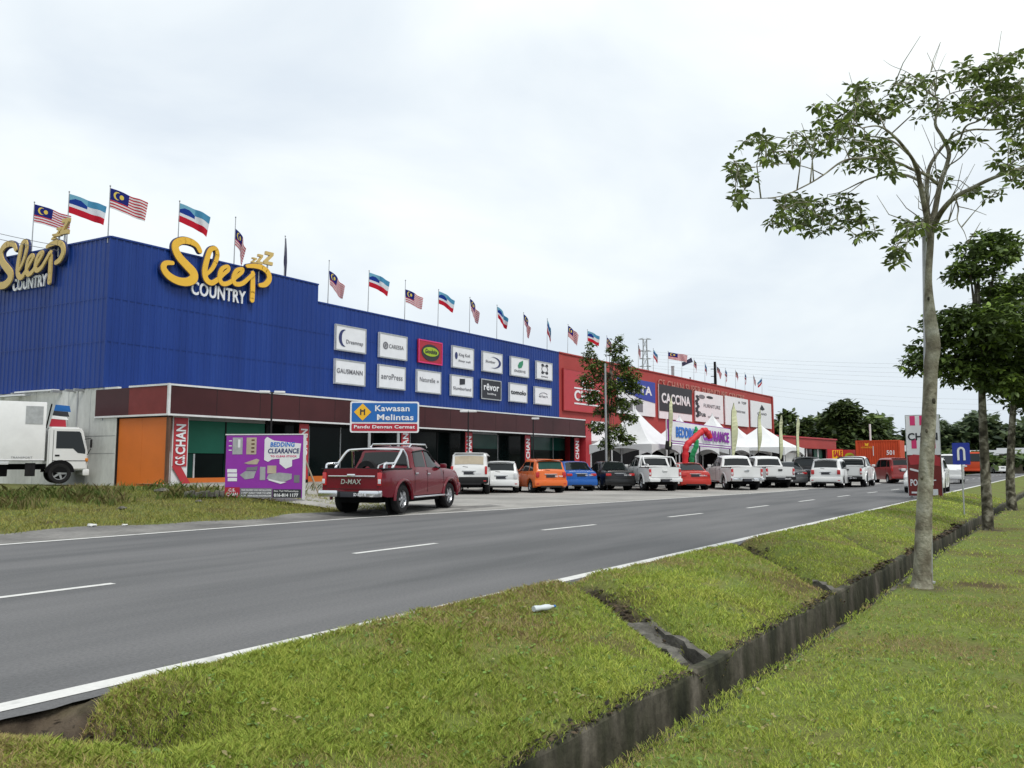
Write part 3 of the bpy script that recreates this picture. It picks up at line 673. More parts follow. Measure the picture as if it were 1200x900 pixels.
# ---- wall signs
def sign_board(x0, y0, x1, y1, side, face, parent, th=.10, frame=None, off=.05, plane=pf, nrm=None, dirn=None):
    """a board whose left and right edges are at x0, x1; y0/y1 top and bottom of its left edge"""
    nrm = nrm or NF; dirn = dirn or DF
    TL = plane(x0, y0, off); BL = plane(x0, y1, off); TR = plane(x1, y0, off)
    w = (TR-TL).dot(dirn); h = TL.z-BL.z
    P = Vector((TL.x, TL.y, BL.z)); mb = MB()
    mb.prism([tuple(P), tuple(P+dirn*w), tuple(P+dirn*w+UPV*h), tuple(P+UPV*h)], tuple(nrm*th), face)
    o = mb.build('signboard', parent)
    if frame:
        mb = MB()
        for a, b, c_, d_ in ((0, w, 0, .07), (0, w, h-.07, h), (0, .07, .071, h-.071), (w-.07, w, .071, h-.071)):
            q = P+dirn*a+UPV*c_+nrm*(th-.01); mb.prism([tuple(q), tuple(q+dirn*(b-a)), tuple(q+dirn*(b-a)+UPV*(d_-c_)), tuple(q+UPV*(d_-c_))], tuple(nrm*.03), frame)
        mb.build('frame', o)
    return o, P+nrm*th, w, h
def disc(mb, P, d, w, h, m, lift=.01, n=24, a0=0, a1=2*math.pi, inner=None, nrm=None):
    nrm = nrm or NF
    if inner is None:
        poly = [tuple(P+d*(w*math.cos(2*math.pi*k/n))+UPV*(h*math.sin(2*math.pi*k/n))+nrm*lift) for k in range(n)]; mb.prism(poly, tuple(nrm*.012), m)
    else:
        for k in range(n):
            t0 = a0+(a1-a0)*k/n; t1 = a0+(a1-a0)*(k+1)/n
            f0 = inner(k/n); f1 = inner((k+1)/n)
            pts = [(math.cos(t0), math.sin(t0), 1), (math.cos(t1), math.sin(t1), 1), (math.cos(t1), math.sin(t1), f1), (math.cos(t0), math.sin(t0), f0)]
            mb.prism([tuple(P+d*(w*c*f)+UPV*(h*s*f)+nrm*lift) for c, s, f in pts], tuple(nrm*.012), m)
rows = [[(392, 428, 379.5, 410), (443, 476, 389, 418.5), (489, 517, 397, 424.5), (528.5, 554, 404.5, 430.5), (564, 587.5, 411, 435), (597, 618.5, 417, 440), (627, 646, 422.5, 444)],
        [(391, 427, 420, 449.5), (442, 474, 426.5, 454.5), (487, 515.5, 432.5, 459.5), (527, 553, 438.5, 463.5), (562.5, 586, 443.5, 467.5), (595.5, 616.5, 448, 470.5), (625, 645, 452.5, 473.5)]]
names = [['silver board with a dark crescent', 'silver board with a round grey emblem', 'red board with a black and lime oval', 'silver board with a small figure at its left', 'silver board with a dark swoosh ring', 'silver board with a green leaf', 'silver board with a dark framed face emblem'],
         ['silver board with wide capital letters', 'silver board with a rounded grey word', 'silver board with a word and a small star', 'silver board with a black square emblem', 'black framed board with white letters', 'silver board with bold black lower case letters', 'silver board with a thin grey arc over letters']]
for r_ in range(2):
    for i, (x0, x1, y0, y1) in enumerate(rows[r_]):
        face = 'sign_white'; fr = 'galvanised'
        if (r_, i) == (0, 2): face, fr = 'sign_red', 'pink'
        if (r_, i) == (1, 4): face = 'ink'
        o, P, w, h = sign_board(x0, y0, x1, y1, 0, face, store, frame=fr); own(o); o['label'] = names[r_][i]
        def T(txt, fx, fy, fw, fh, m='ink_grey', bold=.0, tilt=0.0):
            return lettering(txt, P+DF*(w*fx)+UPV*(h*fy), DF, w*fw, h*fh, m, o, bold, .012, tilt=tilt)
        mk = MB()
        if (r_, i) == (0, 0):
            disc(mk, P+DF*w*.27+UPV*h*.5, DF, w*.17, h*.33, 'ink_navy', a0=R(75), a1=R(285), inner=lambda t: 1-.55*math.sin(math.pi*t)); mk.build('emblem', o); T('Dreamnap', .34, .26, .55, .2)
        if (r_, i) == (0, 1):
            disc(mk, P+DF*w*.22+UPV*h*.5, DF, w*.09, h*.15, 'ink_grey', a0=0, a1=6.283, inner=lambda t: .6); disc(mk, P+DF*w*.22+UPV*h*.5, DF, w*.035, h*.06, 'ink_grey'); mk.build('emblem', o); T('CARESSA', .34, .42, .52, .16)
        if (r_, i) == (0, 2):
            disc(mk, P+DF*w*.5+UPV*h*.48, DF, w*.38, h*.36, 'ink'); disc(mk, P+DF*w*.5+UPV*h*.52, DF, w*.32, h*.2, 'lime', lift=.03); mk.build('emblem', o); lettering('Goodnite', P+DF*w*.24+UPV*h*.43+NF*.03, DF, w*.5, h*.2, 'ink', o, .03, .012, tilt=.2)
        if (r_, i) == (0, 3):
            disc(mk, P+DF*w*.18+UPV*h*.56, DF, w*.06, h*.16, 'ink_navy'); mk.build('emblem', o); T('King Koil', .30, .52, .5, .18); T('Sleep well', .28, .28, .55, .12)
        if (r_, i) == (0, 4):
            disc(mk, P+DF*w*.55+UPV*h*.5, DF, w*.36, h*.28, 'ink_navy', a0=R(-110), a1=R(110), inner=lambda t: 1-.28*math.sin(math.pi*t)); mk.build('emblem', o); T('Slumber', .14, .46, .48, .13, tilt=.2)
        if (r_, i) == (0, 5):
            poly = [(.42, .42), (.38, .56), (.46, .74), (.66, .86), (.66, .66), (.58, .48)]; mk.prism([tuple(P+DF*w*a+UPV*h*b+NF*.01) for a, b in poly], tuple(NF*.012), 'ink_green'); mk.build('emblem', o); T('ENERVE', .2, .22, .6, .12)
        if (r_, i) == (0, 6):
            for a, b in ((.36, .82), (.62, .82), (.36, .42), (.62, .42)): disc(mk, P+DF*w*(a+.02)+UPV*h*(b-.02), DF, w*.08, h*.08, 'ink')
            disc(mk, P+DF*w*.51+UPV*h*.6, DF, w*.2, h*.2, 'ink_grey', a0=0, a1=6.283, inner=lambda t: .8); mk.build('emblem', o); T('SOMNUS', .3, .14, .4, .08)
        if (r_, i) == (1, 0): T('GAUSMANN', .06, .44, .84, .19, 'ink_grey', .01)
        if (r_, i) == (1, 1): T('aeroPress', .1, .4, .78, .24)
        if (r_, i) == (1, 2): T('Naturelle', .12, .48, .62, .2); T('*', .82, .5, .08, .12)
        if (r_, i) == (1, 3):
            mk.prism([tuple(P+DF*w*a+UPV*h*b+NF*.01) for a, b in ((.38, .55), (.62, .6), (.62, .86), (.38, .84))], tuple(NF*.012), 'ink'); mk.build('emblem', o); T('Slumberland', .1, .3, .8, .15)
        if (r_, i) == (1, 4): T('r\u00eavor', .12, .45, .76, .34, 'sign_white', .02); T('bedding', .3, .22, .42, .12, 'sign_white')
        if (r_, i) == (1, 5): T('tomolo', .08, .4, .84, .24, 'ink', .03)
        if (r_, i) == (1, 6):
            disc(mk, P+DF*w*.52+UPV*h*.5, DF, w*.26, h*.2, 'ink_grey', a0=R(30), a1=R(165), inner=lambda t: .88); mk.build('emblem', o); T('elan', .25, .42, .5, .14)
# ---- the big script sign: brush strokes traced on the facade
def crom(pts, n=6):
    out_ = []
    P = [pts[0]]+list(pts)+[pts[-1]]
    for i in range(1, len(P)-2):
        for k in range(n):
            t = k/n; out_.append(tuple(.5*((2*P[i][j])+(-P[i-1][j]+P[i+1][j])*t+(2*P[i-1][j]-5*P[i][j]+4*P[i+1][j]-P[i+2][j])*t*t+(-P[i-1][j]+3*P[i][j]-3*P[i+1][j]+P[i+2][j])*t**3) for j in range(len(P[0]))))
    out_.append(tuple(pts[-1])); return out_
Z5 = lambda pts: [(170+x/5, 210+y/5, w/5) for x, y, w in pts]
STRK = [Z5([(303, 425, 15), (285, 393, 17), (250, 372, 20), (205, 364, 22), (168, 378, 23), (158, 410, 24), (180, 460, 26), (225, 510, 28), (262, 552, 29), (262, 588, 29), (225, 606, 27), (172, 600, 25), (118, 570, 23), (88, 528, 20), (100, 497, 16), (140, 496, 13)]),
        Z5([(345, 560, 10), (380, 520, 13), (405, 455, 14), (395, 412, 13), (365, 418, 15), (345, 470, 17), (330, 540, 18), (338, 590, 18), (370, 612, 17), (408, 590, 14), (440, 560, 12), (468, 535, 12), (462, 515, 11), (430, 530, 13), (415, 575, 14), (430, 615, 15), (470, 612, 14), (510, 580, 12), (545, 550, 12), (548, 530, 11), (515, 540, 13), (495, 585, 14), (508, 618, 15), (548, 615, 14), (585, 585, 12), (612, 560, 13)]),
        Z5([(612, 555, 15), (612, 600, 17), (611, 660, 17), (608, 712, 16)]),
        Z5([(580, 513, 11), (620, 512, 15), (665, 522, 17), (700, 550, 18), (708, 590, 18), (685, 620, 17), (655, 625, 13)])]
LETT_O = pf(240, 330)
def strokes_local():
    o = []
    for st in STRK:
        loc = []
        for x, y, w in crom(st, 5):
            p = pf(x, y); q = pf(x, y-w); loc.append(((p-LETT_O).dot(DF), p.z-LETT_O.z, abs(q.z-p.z)*.90))
        o.append(loc)
    return o
SL = strokes_local()
def ribbon(mb, loc, fx, m, z0, z1, grow=0.0):
    """flat brush stroke with rounded ends as overlapping discs and quads; fx maps (s, z, lift) to a point"""
    n = len(loc); L_ = []; R_ = []
    for i, (s_, z, w) in enumerate(loc):
        a = loc[max(0, i-1)]; b = loc[min(n-1, i+1)]; dx, dz = b[0]-a[0], b[1]-a[1]; l = math.hypot(dx, dz) or 1; nx, nz = -dz/l, dx/l; w = w+grow
        L_.append((s_+nx*w, z+nz*w)); R_.append((s_-nx*w, z-nz*w))
    for i in range(n-1):
        q = [L_[i], L_[i+1], R_[i+1], R_[i]]; e = .0004*i
        mb.prism([tuple(fx(a, b, z0)) for a, b in q], tuple(fx(0, 0, z1+e)-fx(0, 0, z0)), m)
    for j, (s_, z, w) in enumerate(loc):
        w = w+grow
        mb.prism([tuple(fx(s_+w*math.cos(k*math.pi/8), z+w*math.sin(k*math.pi/8), z0)) for k in range(16)], tuple(fx(0, 0, z1+.0007+.0003*j)-fx(0, 0, z0)), m)
def big_sign(fx, face, edge, label, xd):
    root = None
    mb = MB()
    for loc in SL: ribbon(mb, loc, fx, edge, .10, .20, .035)
    root = own(mb.build('script_lettering', store)); root['label'] = label
    mb = MB()
    for loc in SL: ribbon(mb, loc, fx, face, .205, .26)
    mb.build('lettering_face', root); return root
def F0(s_, z, l): return LETT_O+DF*s_+UPV*z+NF*l
r1_ = big_sign(F0, 'gold', 'ink_navy', 'bright gold script sign on the street facade', DF)
a = pf(222, 344); b = pf(286, 344); lettering('COUNTRY', pf(223, 345.0, .08), DF, (pf(286, 340)-pf(223, 340)).length, .62, 'sign_white', r1_, .02, .06)
def zed(P, d, nrm, w, h, m, parent, post):
    t = .26
    poly = [(0, 1), (1, 1), (1, 1-t*.9), (.42, t), (1.05, t), (1.05, 0), (-.05, 0), (-.05, t*.9), (.55, 1-t), (0, 1-t)]
    mb = MB(); mb.prism([tuple(P+d*(w*(x+.18*y))+UPV*(h*y)) for x, y in poly], tuple(nrm*.12), m)
    z = mb.build('letter_z', parent)
    mb = MB(); q = P+d*w*.5+nrm*.05; mb.tube([tuple(q-UPV*post), tuple(q+UPV*.03)], .04, 'grey_metal', n=6); mb.build('post', z)
for (x0, x1, y0, y1, post) in ((293.5, 299, 301.5, 308, .9), (300, 306, 297.5, 309, .9), (308, 318, 294, 309.5, 1.0)):
    P = pf(x0, y1); zed(P, DF, NF, (pf(x1, y1)-P).length*.9, pf(x0, y0).z-P.z, 'pale_gold', r1_, post)
# the same sign, paler, on the side wall
SO = ps(36, 309); kx = 1.0
sa = ps(-3, 310); sb = ps(76, 310); sc_ = (sb-sa).length/(max(l[0] for st in SL for l in st)-min(l[0] for st in SL for l in st)); 
cx0 = sum((min(l[0] for st in SL for l in st), max(l[0] for st in SL for l in st)))/2
szv = (ps(36, 283).z-ps(36, 337).z)/((pf(205, 281).z)-(pf(290, 353).z))
zc = (pf(205, 281).z+pf(290, 353).z)/2-LETT_O.z
SC = ps(38.5, 310)
print('side sign scale', round(sc_, 2), round(szv, 2))
def F1(s_, z, l): return SC+DS*((s_-cx0)*sc_)+UPV*((z-zc)*szv)+NS*l
SLb = SL; sk = (sc_+szv)/2; SL = [[(a_, b_, c_) for a_, b_, c_ in st] for st in SL]
mb = MB()
for loc in SL: ribbon(mb, [(x, y, w*sk) for x, y, w in loc], F1, 'ink_navy', .10, .20, .03)
r2_ = own(mb.build('script_lettering', store)); r2_['label'] = 'paler gold script sign on the side wall'
mb = MB()
for loc in SL: ribbon(mb, [(x, y, w*sk) for x, y, w in loc], F1, 'pale_gold', .205, .26)
mb.build('lettering_face', r2_)
Pq = ps(16, 342, .08); lettering('COUNTRY', Pq, DS, (ps(55, 335)-ps(16, 335)).length, .55, 'sign_white', r2_, .02, .06)
for (x0, x1, y0, y1, post) in ((63, 68, 275.5, 282, .9), (68, 74, 268, 278, .9), (73.5, 82, 258, 276, 1.0)):
    P = ps(x0, y1); zed(P, DS, NS, (ps(x1, y1)-P).length*.9, ps(x0, y0).z-P.z, 'pale_gold', r2_, post)

# ================================================================ RED SHOWROOM
RS = BC+DF*s_end
show = thing('furniture_showroom', 'long red showroom with a row of large picture boards, joined to the blue store', 'showroom', (RS.x, RS.y, 0))
ownr = lambda o: own(o, show)
LR = s_red-s_end
mb = MB(); quadprism(mb, RS+DF*.02-NF*.02, RS+DF*LR-NF*.02, DS*36, 0, z_red-.02, 'red_clad'); ownr(mb.build('wall', show))
mb = MB(); wallbox(mb, RS+NF*.06, DF, LR, NF, .3, z_red, z_red+.10, 'red_clad'); wallbox(mb, RS+NF*.0+DF*(LR-.35), DF, .40, NF, -.10, 0, z_red, 'red_clad'); ownr(mb.build('parapet_flashing', show))
# name in raised red-white letters along the parapet
A_ = pf(771, 451.5, .04); B_ = pf(866, 451, .04)
lt = lettering('CS CHAN SUPER FURNITURE CENTRE', Vector((A_.x, A_.y, z_red-1.30)), DF, (pf(868, 470)-pf(765, 450)).length, .80, 'faded_letter', show, .0, .05); ownr(lt)
def rboard(x0, x1, y0, y1, face, frame=None, label=None, off=.05):
    o, P, w, h = sign_board(x0, y0, x1, y1, 0, face, show, frame=frame, off=off); ownr(o)
    if label: o['label'] = label
    return o, P, w, h
o, P, w, h = rboard(659, 707, 431, 481, 'red_paint', 'red_clad', 'red name board behind the roadside tree')
lettering('C.S', P+DF*w*.42+UPV*h*.62, DF, w*.3, h*.16, 'sign_white', o, .02, .02); lettering('CHAN', P+DF*w*.24+UPV*h*.26, DF, w*.62, h*.26, 'sign_white', o, .03, .02)
mk = MB()
for f in (.55, .18): q = P+DF*w*.24+UPV*h*f+NF*.01; mk.prism([tuple(q), tuple(q+DF*w*.62), tuple(q+DF*w*.62+UPV*h*.035), tuple(q+UPV*h*.035)], tuple(NF*.02), 'sign_white')
mk.build('stripe', o)
o, P, w, h = rboard(722, 766, 440.5, 484, 'sign_white', None, 'blue and white board partly behind the roadside tree')
mk = MB(); mk.prism([tuple(P+DF*w*a+UPV*h*b+NF*.01) for a, b in ((0, 1), (1, 1), (1, .40), (.6, .46), (.25, .60), (0, .63))], tuple(NF*.02), 'sign_navy'); mk.build('blue_field', o)
lettering('VESTA', P+DF*w*.16+UPV*h*.60, DF, w*.74, h*.25, 'sign_white', o, .03, .04)
mk = MB()
for a, b, c_, d_ in ((.08, .12, .3, .22), (.45, .1, .2, .3)): q = P+DF*w*a+UPV*h*b+NF*.01; mk.prism([tuple(q), tuple(q+DF*w*c_), tuple(q+DF*w*c_+UPV*h*d_), tuple(q+UPV*h*d_)], tuple(NF*.01), 'ink_grey')
mk.build('picture', o)
o, P, w, h = rboard(771, 809, 450, 490, 'sign_white', None, 'board with white capitals on black')
mk = MB(); q = P+UPV*h*.22+NF*.01; mk.prism([tuple(q), tuple(q+DF*w), tuple(q+DF*w+UPV*h*.78), tuple(q+UPV*h*.78)], tuple(NF*.02), 'ink'); mk.build('black_field', o)
lettering('CACCINA', P+DF*w*.06+UPV*h*.46, DF, w*.88, h*.3, 'sign_white', o, .03, .04)
o, P, w, h = rboard(813.5, 846, 458, 493.5, 'sign_white', None, 'white picture board with dark scrollwork at its left')
mk = MB()
for k_ in range(9):
    a, b = (.06+.03*math.sin(k_*2), .82-.08*k_); disc(mk, P+DF*w*a+UPV*h*b, DF, w*.05, h*.05, 'ink')
disc(mk, P+DF*w*.5+UPV*h*.86, DF, w*.12, h*.045, 'ink'); disc(mk, P+DF*w*.22+UPV*h*.84, DF, w*.11, h*.07, 'ink_grey'); mk.build('scrollwork', o)
lettering('FURNITURE', P+DF*w*.28+UPV*h*.5, DF, w*.6, h*.12, 'ink_grey', o, 0, .02); lettering('Dua', P+DF*w*.08+UPV*h*.18, DF, w*.26, h*.16, 'ink', o, .02, .02); lettering('collection', P+DF*w*.42+UPV*h*.16, DF, w*.4, h*.09, 'ink_grey', o, 0, .02)
o, P, w, h = rboard(848.5, 875.5, 463.5, 497.5, 'sign_white', None, 'plain white picture board with a thin dark mast line')
lettering('A  TOP', P+DF*w*.55+UPV*h*.8, DF, w*.35, h*.09, 'ink', o, 0, .02); lettering('mattress', P+DF*w*.4+UPV*h*.48, DF, w*.45, h*.08, 'ink_grey', o, 0, .02)
o, P, w, h = rboard(878.5, 902.5, 469, 500, 'sign_white', None, 'white picture board nearest the far end with a small black emblem')
mk = MB(); mk.prism([tuple(P+DF*w*a+UPV*h*b+NF*.01) for a, b in ((.42, .72), (.52, .9), (.66, .74), (.56, .68))], tuple(NF*.02), 'ink'); mk.build('emblem', o); lettering('GRAND', P+DF*w*.3+UPV*h*.5, DF, w*.45, h*.09, 'ink_grey', o, 0, .02)
# red flank beside the canopy, white ground floor panels behind the tents, dark shop front
mb = MB(); wallbox(mb, P1+DF*(CL+.01)+NF*.02, DF, .8, NF, 3.2, 0, z_can_t-.02, 'red_paint'); ownr(mb.build('pier', show))
o, P, w, h = rboard(688.5, 709, 493, 518, 'sign_white', None, 'white notice panels low on the wall behind the roadside tree')
lettering('SB', P+DF*w*.5+UPV*h*.55, DF, w*.4, h*.3, 'ink', o, .02, .02)
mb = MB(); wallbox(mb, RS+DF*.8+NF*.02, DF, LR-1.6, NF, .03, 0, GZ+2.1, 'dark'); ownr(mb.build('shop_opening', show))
# ================================================================ VEHICLES
class Shell:
    """body surface of a car: section(x) -> points from sill to roof centre on the left side"""
    def __init__(s, L, Wd, belt, roof, wb, wr, sill=.26, x_off=0.0, roofw=.76, ra=None, endtaper=.09, hoodw=.9):
        s.L, s.W, s.belt, s.roof, s.wr, s.sill, s.roofw = L, Wd, belt, roof, wr, sill, roofw
        s.ra = ra or wr+.07; s.xr = -wb/2+x_off; s.xf = wb/2+x_off; s.et = endtaper; s.hoodw = hoodw
    def w2(s, x):
        t = abs(x)/(s.L/2); k = max(0, (t-.72)/.28); return s.W/2*(1-s.et*k*k)
    def zb(s, x):
        z = s.sill
        for xw in (s.xr, s.xf):
            d = abs(x-xw)
            if d < s.ra: z = max(z, s.wr+math.sqrt(s.ra**2-d*d))
        t = abs(x)/(s.L/2)
        return z+.06*max(0, (t-.9)/.1)
    def sec(s, x):
        w = s.w2(x); zb = s.zb(x); bz = lerp_pts(s.belt, x); rz = lerp_pts(s.roof, x); g = max(0, min(1, (rz-bz)/.36))
        wr_ = w*(s.hoodw*(1-g)+s.roofw*g); zm = max(zb+.02, bz-.30)
        zm2 = max(zb+.03, bz-.07)
        return [(w-.16, zb), (w-.015, zb), (w, max(zb+.012, zb+(zm-zb)*.35)), (w, zm), (w*.985, zm2), (w*.955, max(bz, zb+.05)), (wr_, bz+(rz-bz)*.86+.0), (wr_*.88, bz+(rz-bz)*.985), (wr_*.5, rz+.012*(1)), (0, rz+.02)]
    def xs(s):
        X = set(np.round(np.linspace(-s.L/2, s.L/2, 40), 3).tolist())
        for xw in (s.xr, s.xf):
            for k in range(13):
                X.add(round(xw+s.ra*math.cos(math.pi*k/12), 3))
            X.add(round(xw+s.ra+.012, 3)); X.add(round(xw-s.ra-.012, 3))
        for p in s.belt+s.roof:
            if -s.L/2 <= p[0] <= s.L/2: X.add(round(p[0], 3))
        return sorted(x for x in X if abs(x) <= s.L/2+1e-6)
    def mesh(s, m, skip_top=None):
        X = s.xs(); mb = MB(); rings = []; vs = []
        for x in X:
            h = s.sec(x); r = [(x, y, z) for y, z in h]+[(x, -y, z) for y, z in h[-2::-1]]
            rings.append(len(vs)); vs += r
        n = 19; fs = []
        for i in range(len(X)-1):
            for k in range(n-1):
                xm = (X[i]+X[i+1])/2
                if skip_top and skip_top[0] < xm < skip_top[1] and 6 <= k <= 11: continue
                a, b = rings[i], rings[i+1]; fs.append((a+k, b+k, b+k+1, a+k+1))
        fs.append(tuple(rings[0]+k for k in range(n))); fs.append(tuple(rings[-1]+k for k in range(n))[::-1])
        mb.add(vs, fs, m, True); return mb
    def side_pt(s, x, f, sg, off):
        h = s.sec(x); (y0, z0), (y1, z1) = h[5], h[6]
        y = y0+(y1-y0)*f; z = z0+(z1-z0)*f; n = Vector((0, z1-z0, y0-y1)).normalized()
        return Vector((x, sg*(y+n.y*off), z+n.z*off))
    def side_window(s, xb0, xb1, xt0, xt1, f0=.10, f1=.93, sg=1, off=.007, m='glass'):
        mb = MB(); n = 8; vs = []
        for i in range(n+1):
            for j in range(4):
                f = f0+(f1-f0)*j/3; a = xb0+(xt0-xb0)*(f-f0)/(f1-f0); b = xb1+(xt1-xb1)*(f-f0)/(f1-f0)
                vs.append(s.side_pt(a+(b-a)*i/n, f, sg, off))
        mb.add(vs, [(i*4+j, (i+1)*4+j, (i+1)*4+j+1, i*4+j+1) for i in range(n) for j in range(3)], m, True); return mb
    def top_glass(s, x0, x1, yf=.86, off=.010, m='glass', sink=0.0):
        """screen laid over the sloping part between x0 and x1"""
        mb = MB(); n = 7; vs = []; k = 10
        for i in range(n+1):
            x = x0+(x1-x0)*i/n; h = s.sec(x); top = [h[6], h[7], h[8], h[9]]
            sl = (lerp_pts(s.roof, x+.02)-lerp_pts(s.roof, x-.02))/.04; nn = Vector((-sl, 0, 1)).normalized()
            for j in range(k+1):
                y = h[6][0]*yf*(2*j/k-1); ay = abs(y)
                z = None
                for (ya, za), (yb, zb_) in zip(top, top[1:]):
                    if yb <= ay <= ya: z = za+(zb_-za)*(ya-ay)/(ya-yb); break
                if z is None: z = top[0][1]
                vs.append(Vector((x, y, z))+nn*off)
        mb.add(vs, [(i*(k+1)+j, (i+1)*(k+1)+j, (i+1)*(k+1)+j+1, i*(k+1)+j+1) for i in range(n) for j in range(k)], m, True); return mb
def wheel(root, x, y, r, wd=.2, rim='alloy', spokes=6, part='wheel'):
    sg = 1 if y > 0 else -1
    w = bpy.data.objects.new(part, None); C.objects.link(w); w.parent = root; w.location = (x, y, r); w.empty_display_size = .1
    mb = MB(); h = wd/2
    mb.lathe([(r*.62, -h*.9), (r*.72, -h), (r*.93, -h), (r*.985, -h*.75), (r, -h*.3), (r, h*.3), (r*.985, h*.75), (r*.93, h), (r*.72, h), (r*.62, h*.9), (r*.60, 0), (r*.62, -h*.9)], 'rubber', axis='Y', n=28); mb.build('tyre', w)
    mb = MB(); f = sg*h*.82
    mb.lathe([(r*.66, f), (r*.63, f), (r*.57, f-sg*.03), (r*.55, f-sg*.07), (r*.1, f-sg*.08), (0.001, f-sg*.08)], rim, axis='Y', n=28)
    for k in range(spokes):
        t = 2*math.pi*k/spokes; c, s_ = math.cos(t), math.sin(t)
        a, b = r*.10, r*.60; wa, wb_ = r*.10, r*.075; nx, nz = -s_, c
        P = [(a*c+nx*wa, f-sg*.015, a*s_+nz*wa), (b*c+nx*wb_, f-sg*.01, b*s_+nz*wb_), (b*c-nx*wb_, f-sg*.01, b*s_-nz*wb_), (a*c-nx*wa, f-sg*.015, a*s_-nz*wa)]
        mb.prism(P, (0, -sg*.045, 0), rim)
    mb.lathe([(r*.16, f-sg*.02), (r*.14, f+sg*.002), (.001, f+sg*.004)], rim, axis='Y', n=14); mb.build('rim', w)
    mb = MB(); mb.lathe([(r*.54, f-sg*.060), (.001, f-sg*.061)], 'dark', axis='Y', n=20); mb.build('hub_shadow_disc' if 0 else 'spoke_shade_disc', w)  # flat dark disc standing in for the shade between the spokes
    return w
def box_part(name, root, c, d, m, bev=.03, **k):
    mb = MB(); mb.box(c, d, m, bev=bev, **k); return mb.build(name, root)
def plate(root, x, z, y=0, w=.46, h=.12, dark=True, txt='SAB 4127', back=True):
    o = box_part('number_plate', root, (x, y, z), (.015, w, h), 'ink' if dark else 'sign_white', .004)
    sx = -1 if back else 1
    lettering(txt, Vector((x+sx*.008, y+(w*.42)*(-sx)*-1, z-h*.3)), Vector((0, sx*1.0*(1 if sx > 0 else 1), 0)), w*.84, h*.6, 'sign_white' if dark else 'ink', o, .02, .003, lift=.002)
    return o
def common(root, sh, cfg, paintm):
    wr = sh.wr
    for x in (sh.xr, sh.xf):
        for sg in (1, -1): wheel(root, x, sg*(sh.W/2-.12), wr, .21, cfg.get('rim', 'alloy'), cfg.get('spokes', 5))
    mb = MB(); mb.box(((sh.xr+sh.xf)/2, 0, .42), (sh.xf-sh.xr-2*sh.ra, sh.W-.3, .30), 'dark'); mb.box(((sh.xr+sh.xf)/2, 0, .40), (sh.L-.5, sh.W*.62, .22), 'dark'); mb.build('underbody', root)
    for sg in (1, -1):
        for xw in (sh.xr, sh.xf): mb = MB(); mb.lathe([(.01, -.0), (sh.ra+.02, 0)], 'dark', c=(xw, sg*(sh.W/2-.30), wr), axis='Y', n=20); mb.build('wheel_well', root)
    # mirrors, handles
    bx = cfg.get('mirror', sh.xf-.55)
    for sg in (1, -1):
        z = lerp_pts(sh.belt, bx)+.10; mb = MB(); mb.box((bx, sg*(sh.W/2+.06), z), (.10, .19, .13), cfg.get('mirror_mat', paintm), bev=.035); mb.box((bx+.01, sg*(sh.W/2-.06), z-.04), (.05, .12, .03), 'black_trim'); mb.build('wing_mirror', root)
    for hx in cfg.get('handles', (.05, -.95)):
        for sg in (1, -1): box_part('door_handle', root, (hx, sg*(sh.W/2+.008), lerp_pts(sh.belt, hx)-.13), (.17, .035, .035), cfg.get('handle_mat', paintm), .012)
    # door seams
    for dxs in cfg.get('seams', ()):
        for sg in (1, -1):
            mb = MB(); pts = []
            for z in np.linspace(max(sh.sill+.08, sh.zb(dxs)+.02), lerp_pts(sh.belt, dxs)-.02, 5):
                pts.append((dxs, sg*(sh.W/2*(1.0 if z < lerp_pts(sh.belt, dxs)-.28 else .992)+.001), z))
            mb.tube(pts, .006, 'black_trim', n=4); mb.build('door_seam', root)
def lamp(name, root, x, y, z, dy, dz, m, dxx=.10, bev=.03): return box_part(name, root, (x, y, z), (dxx, dy, dz), m, bev)
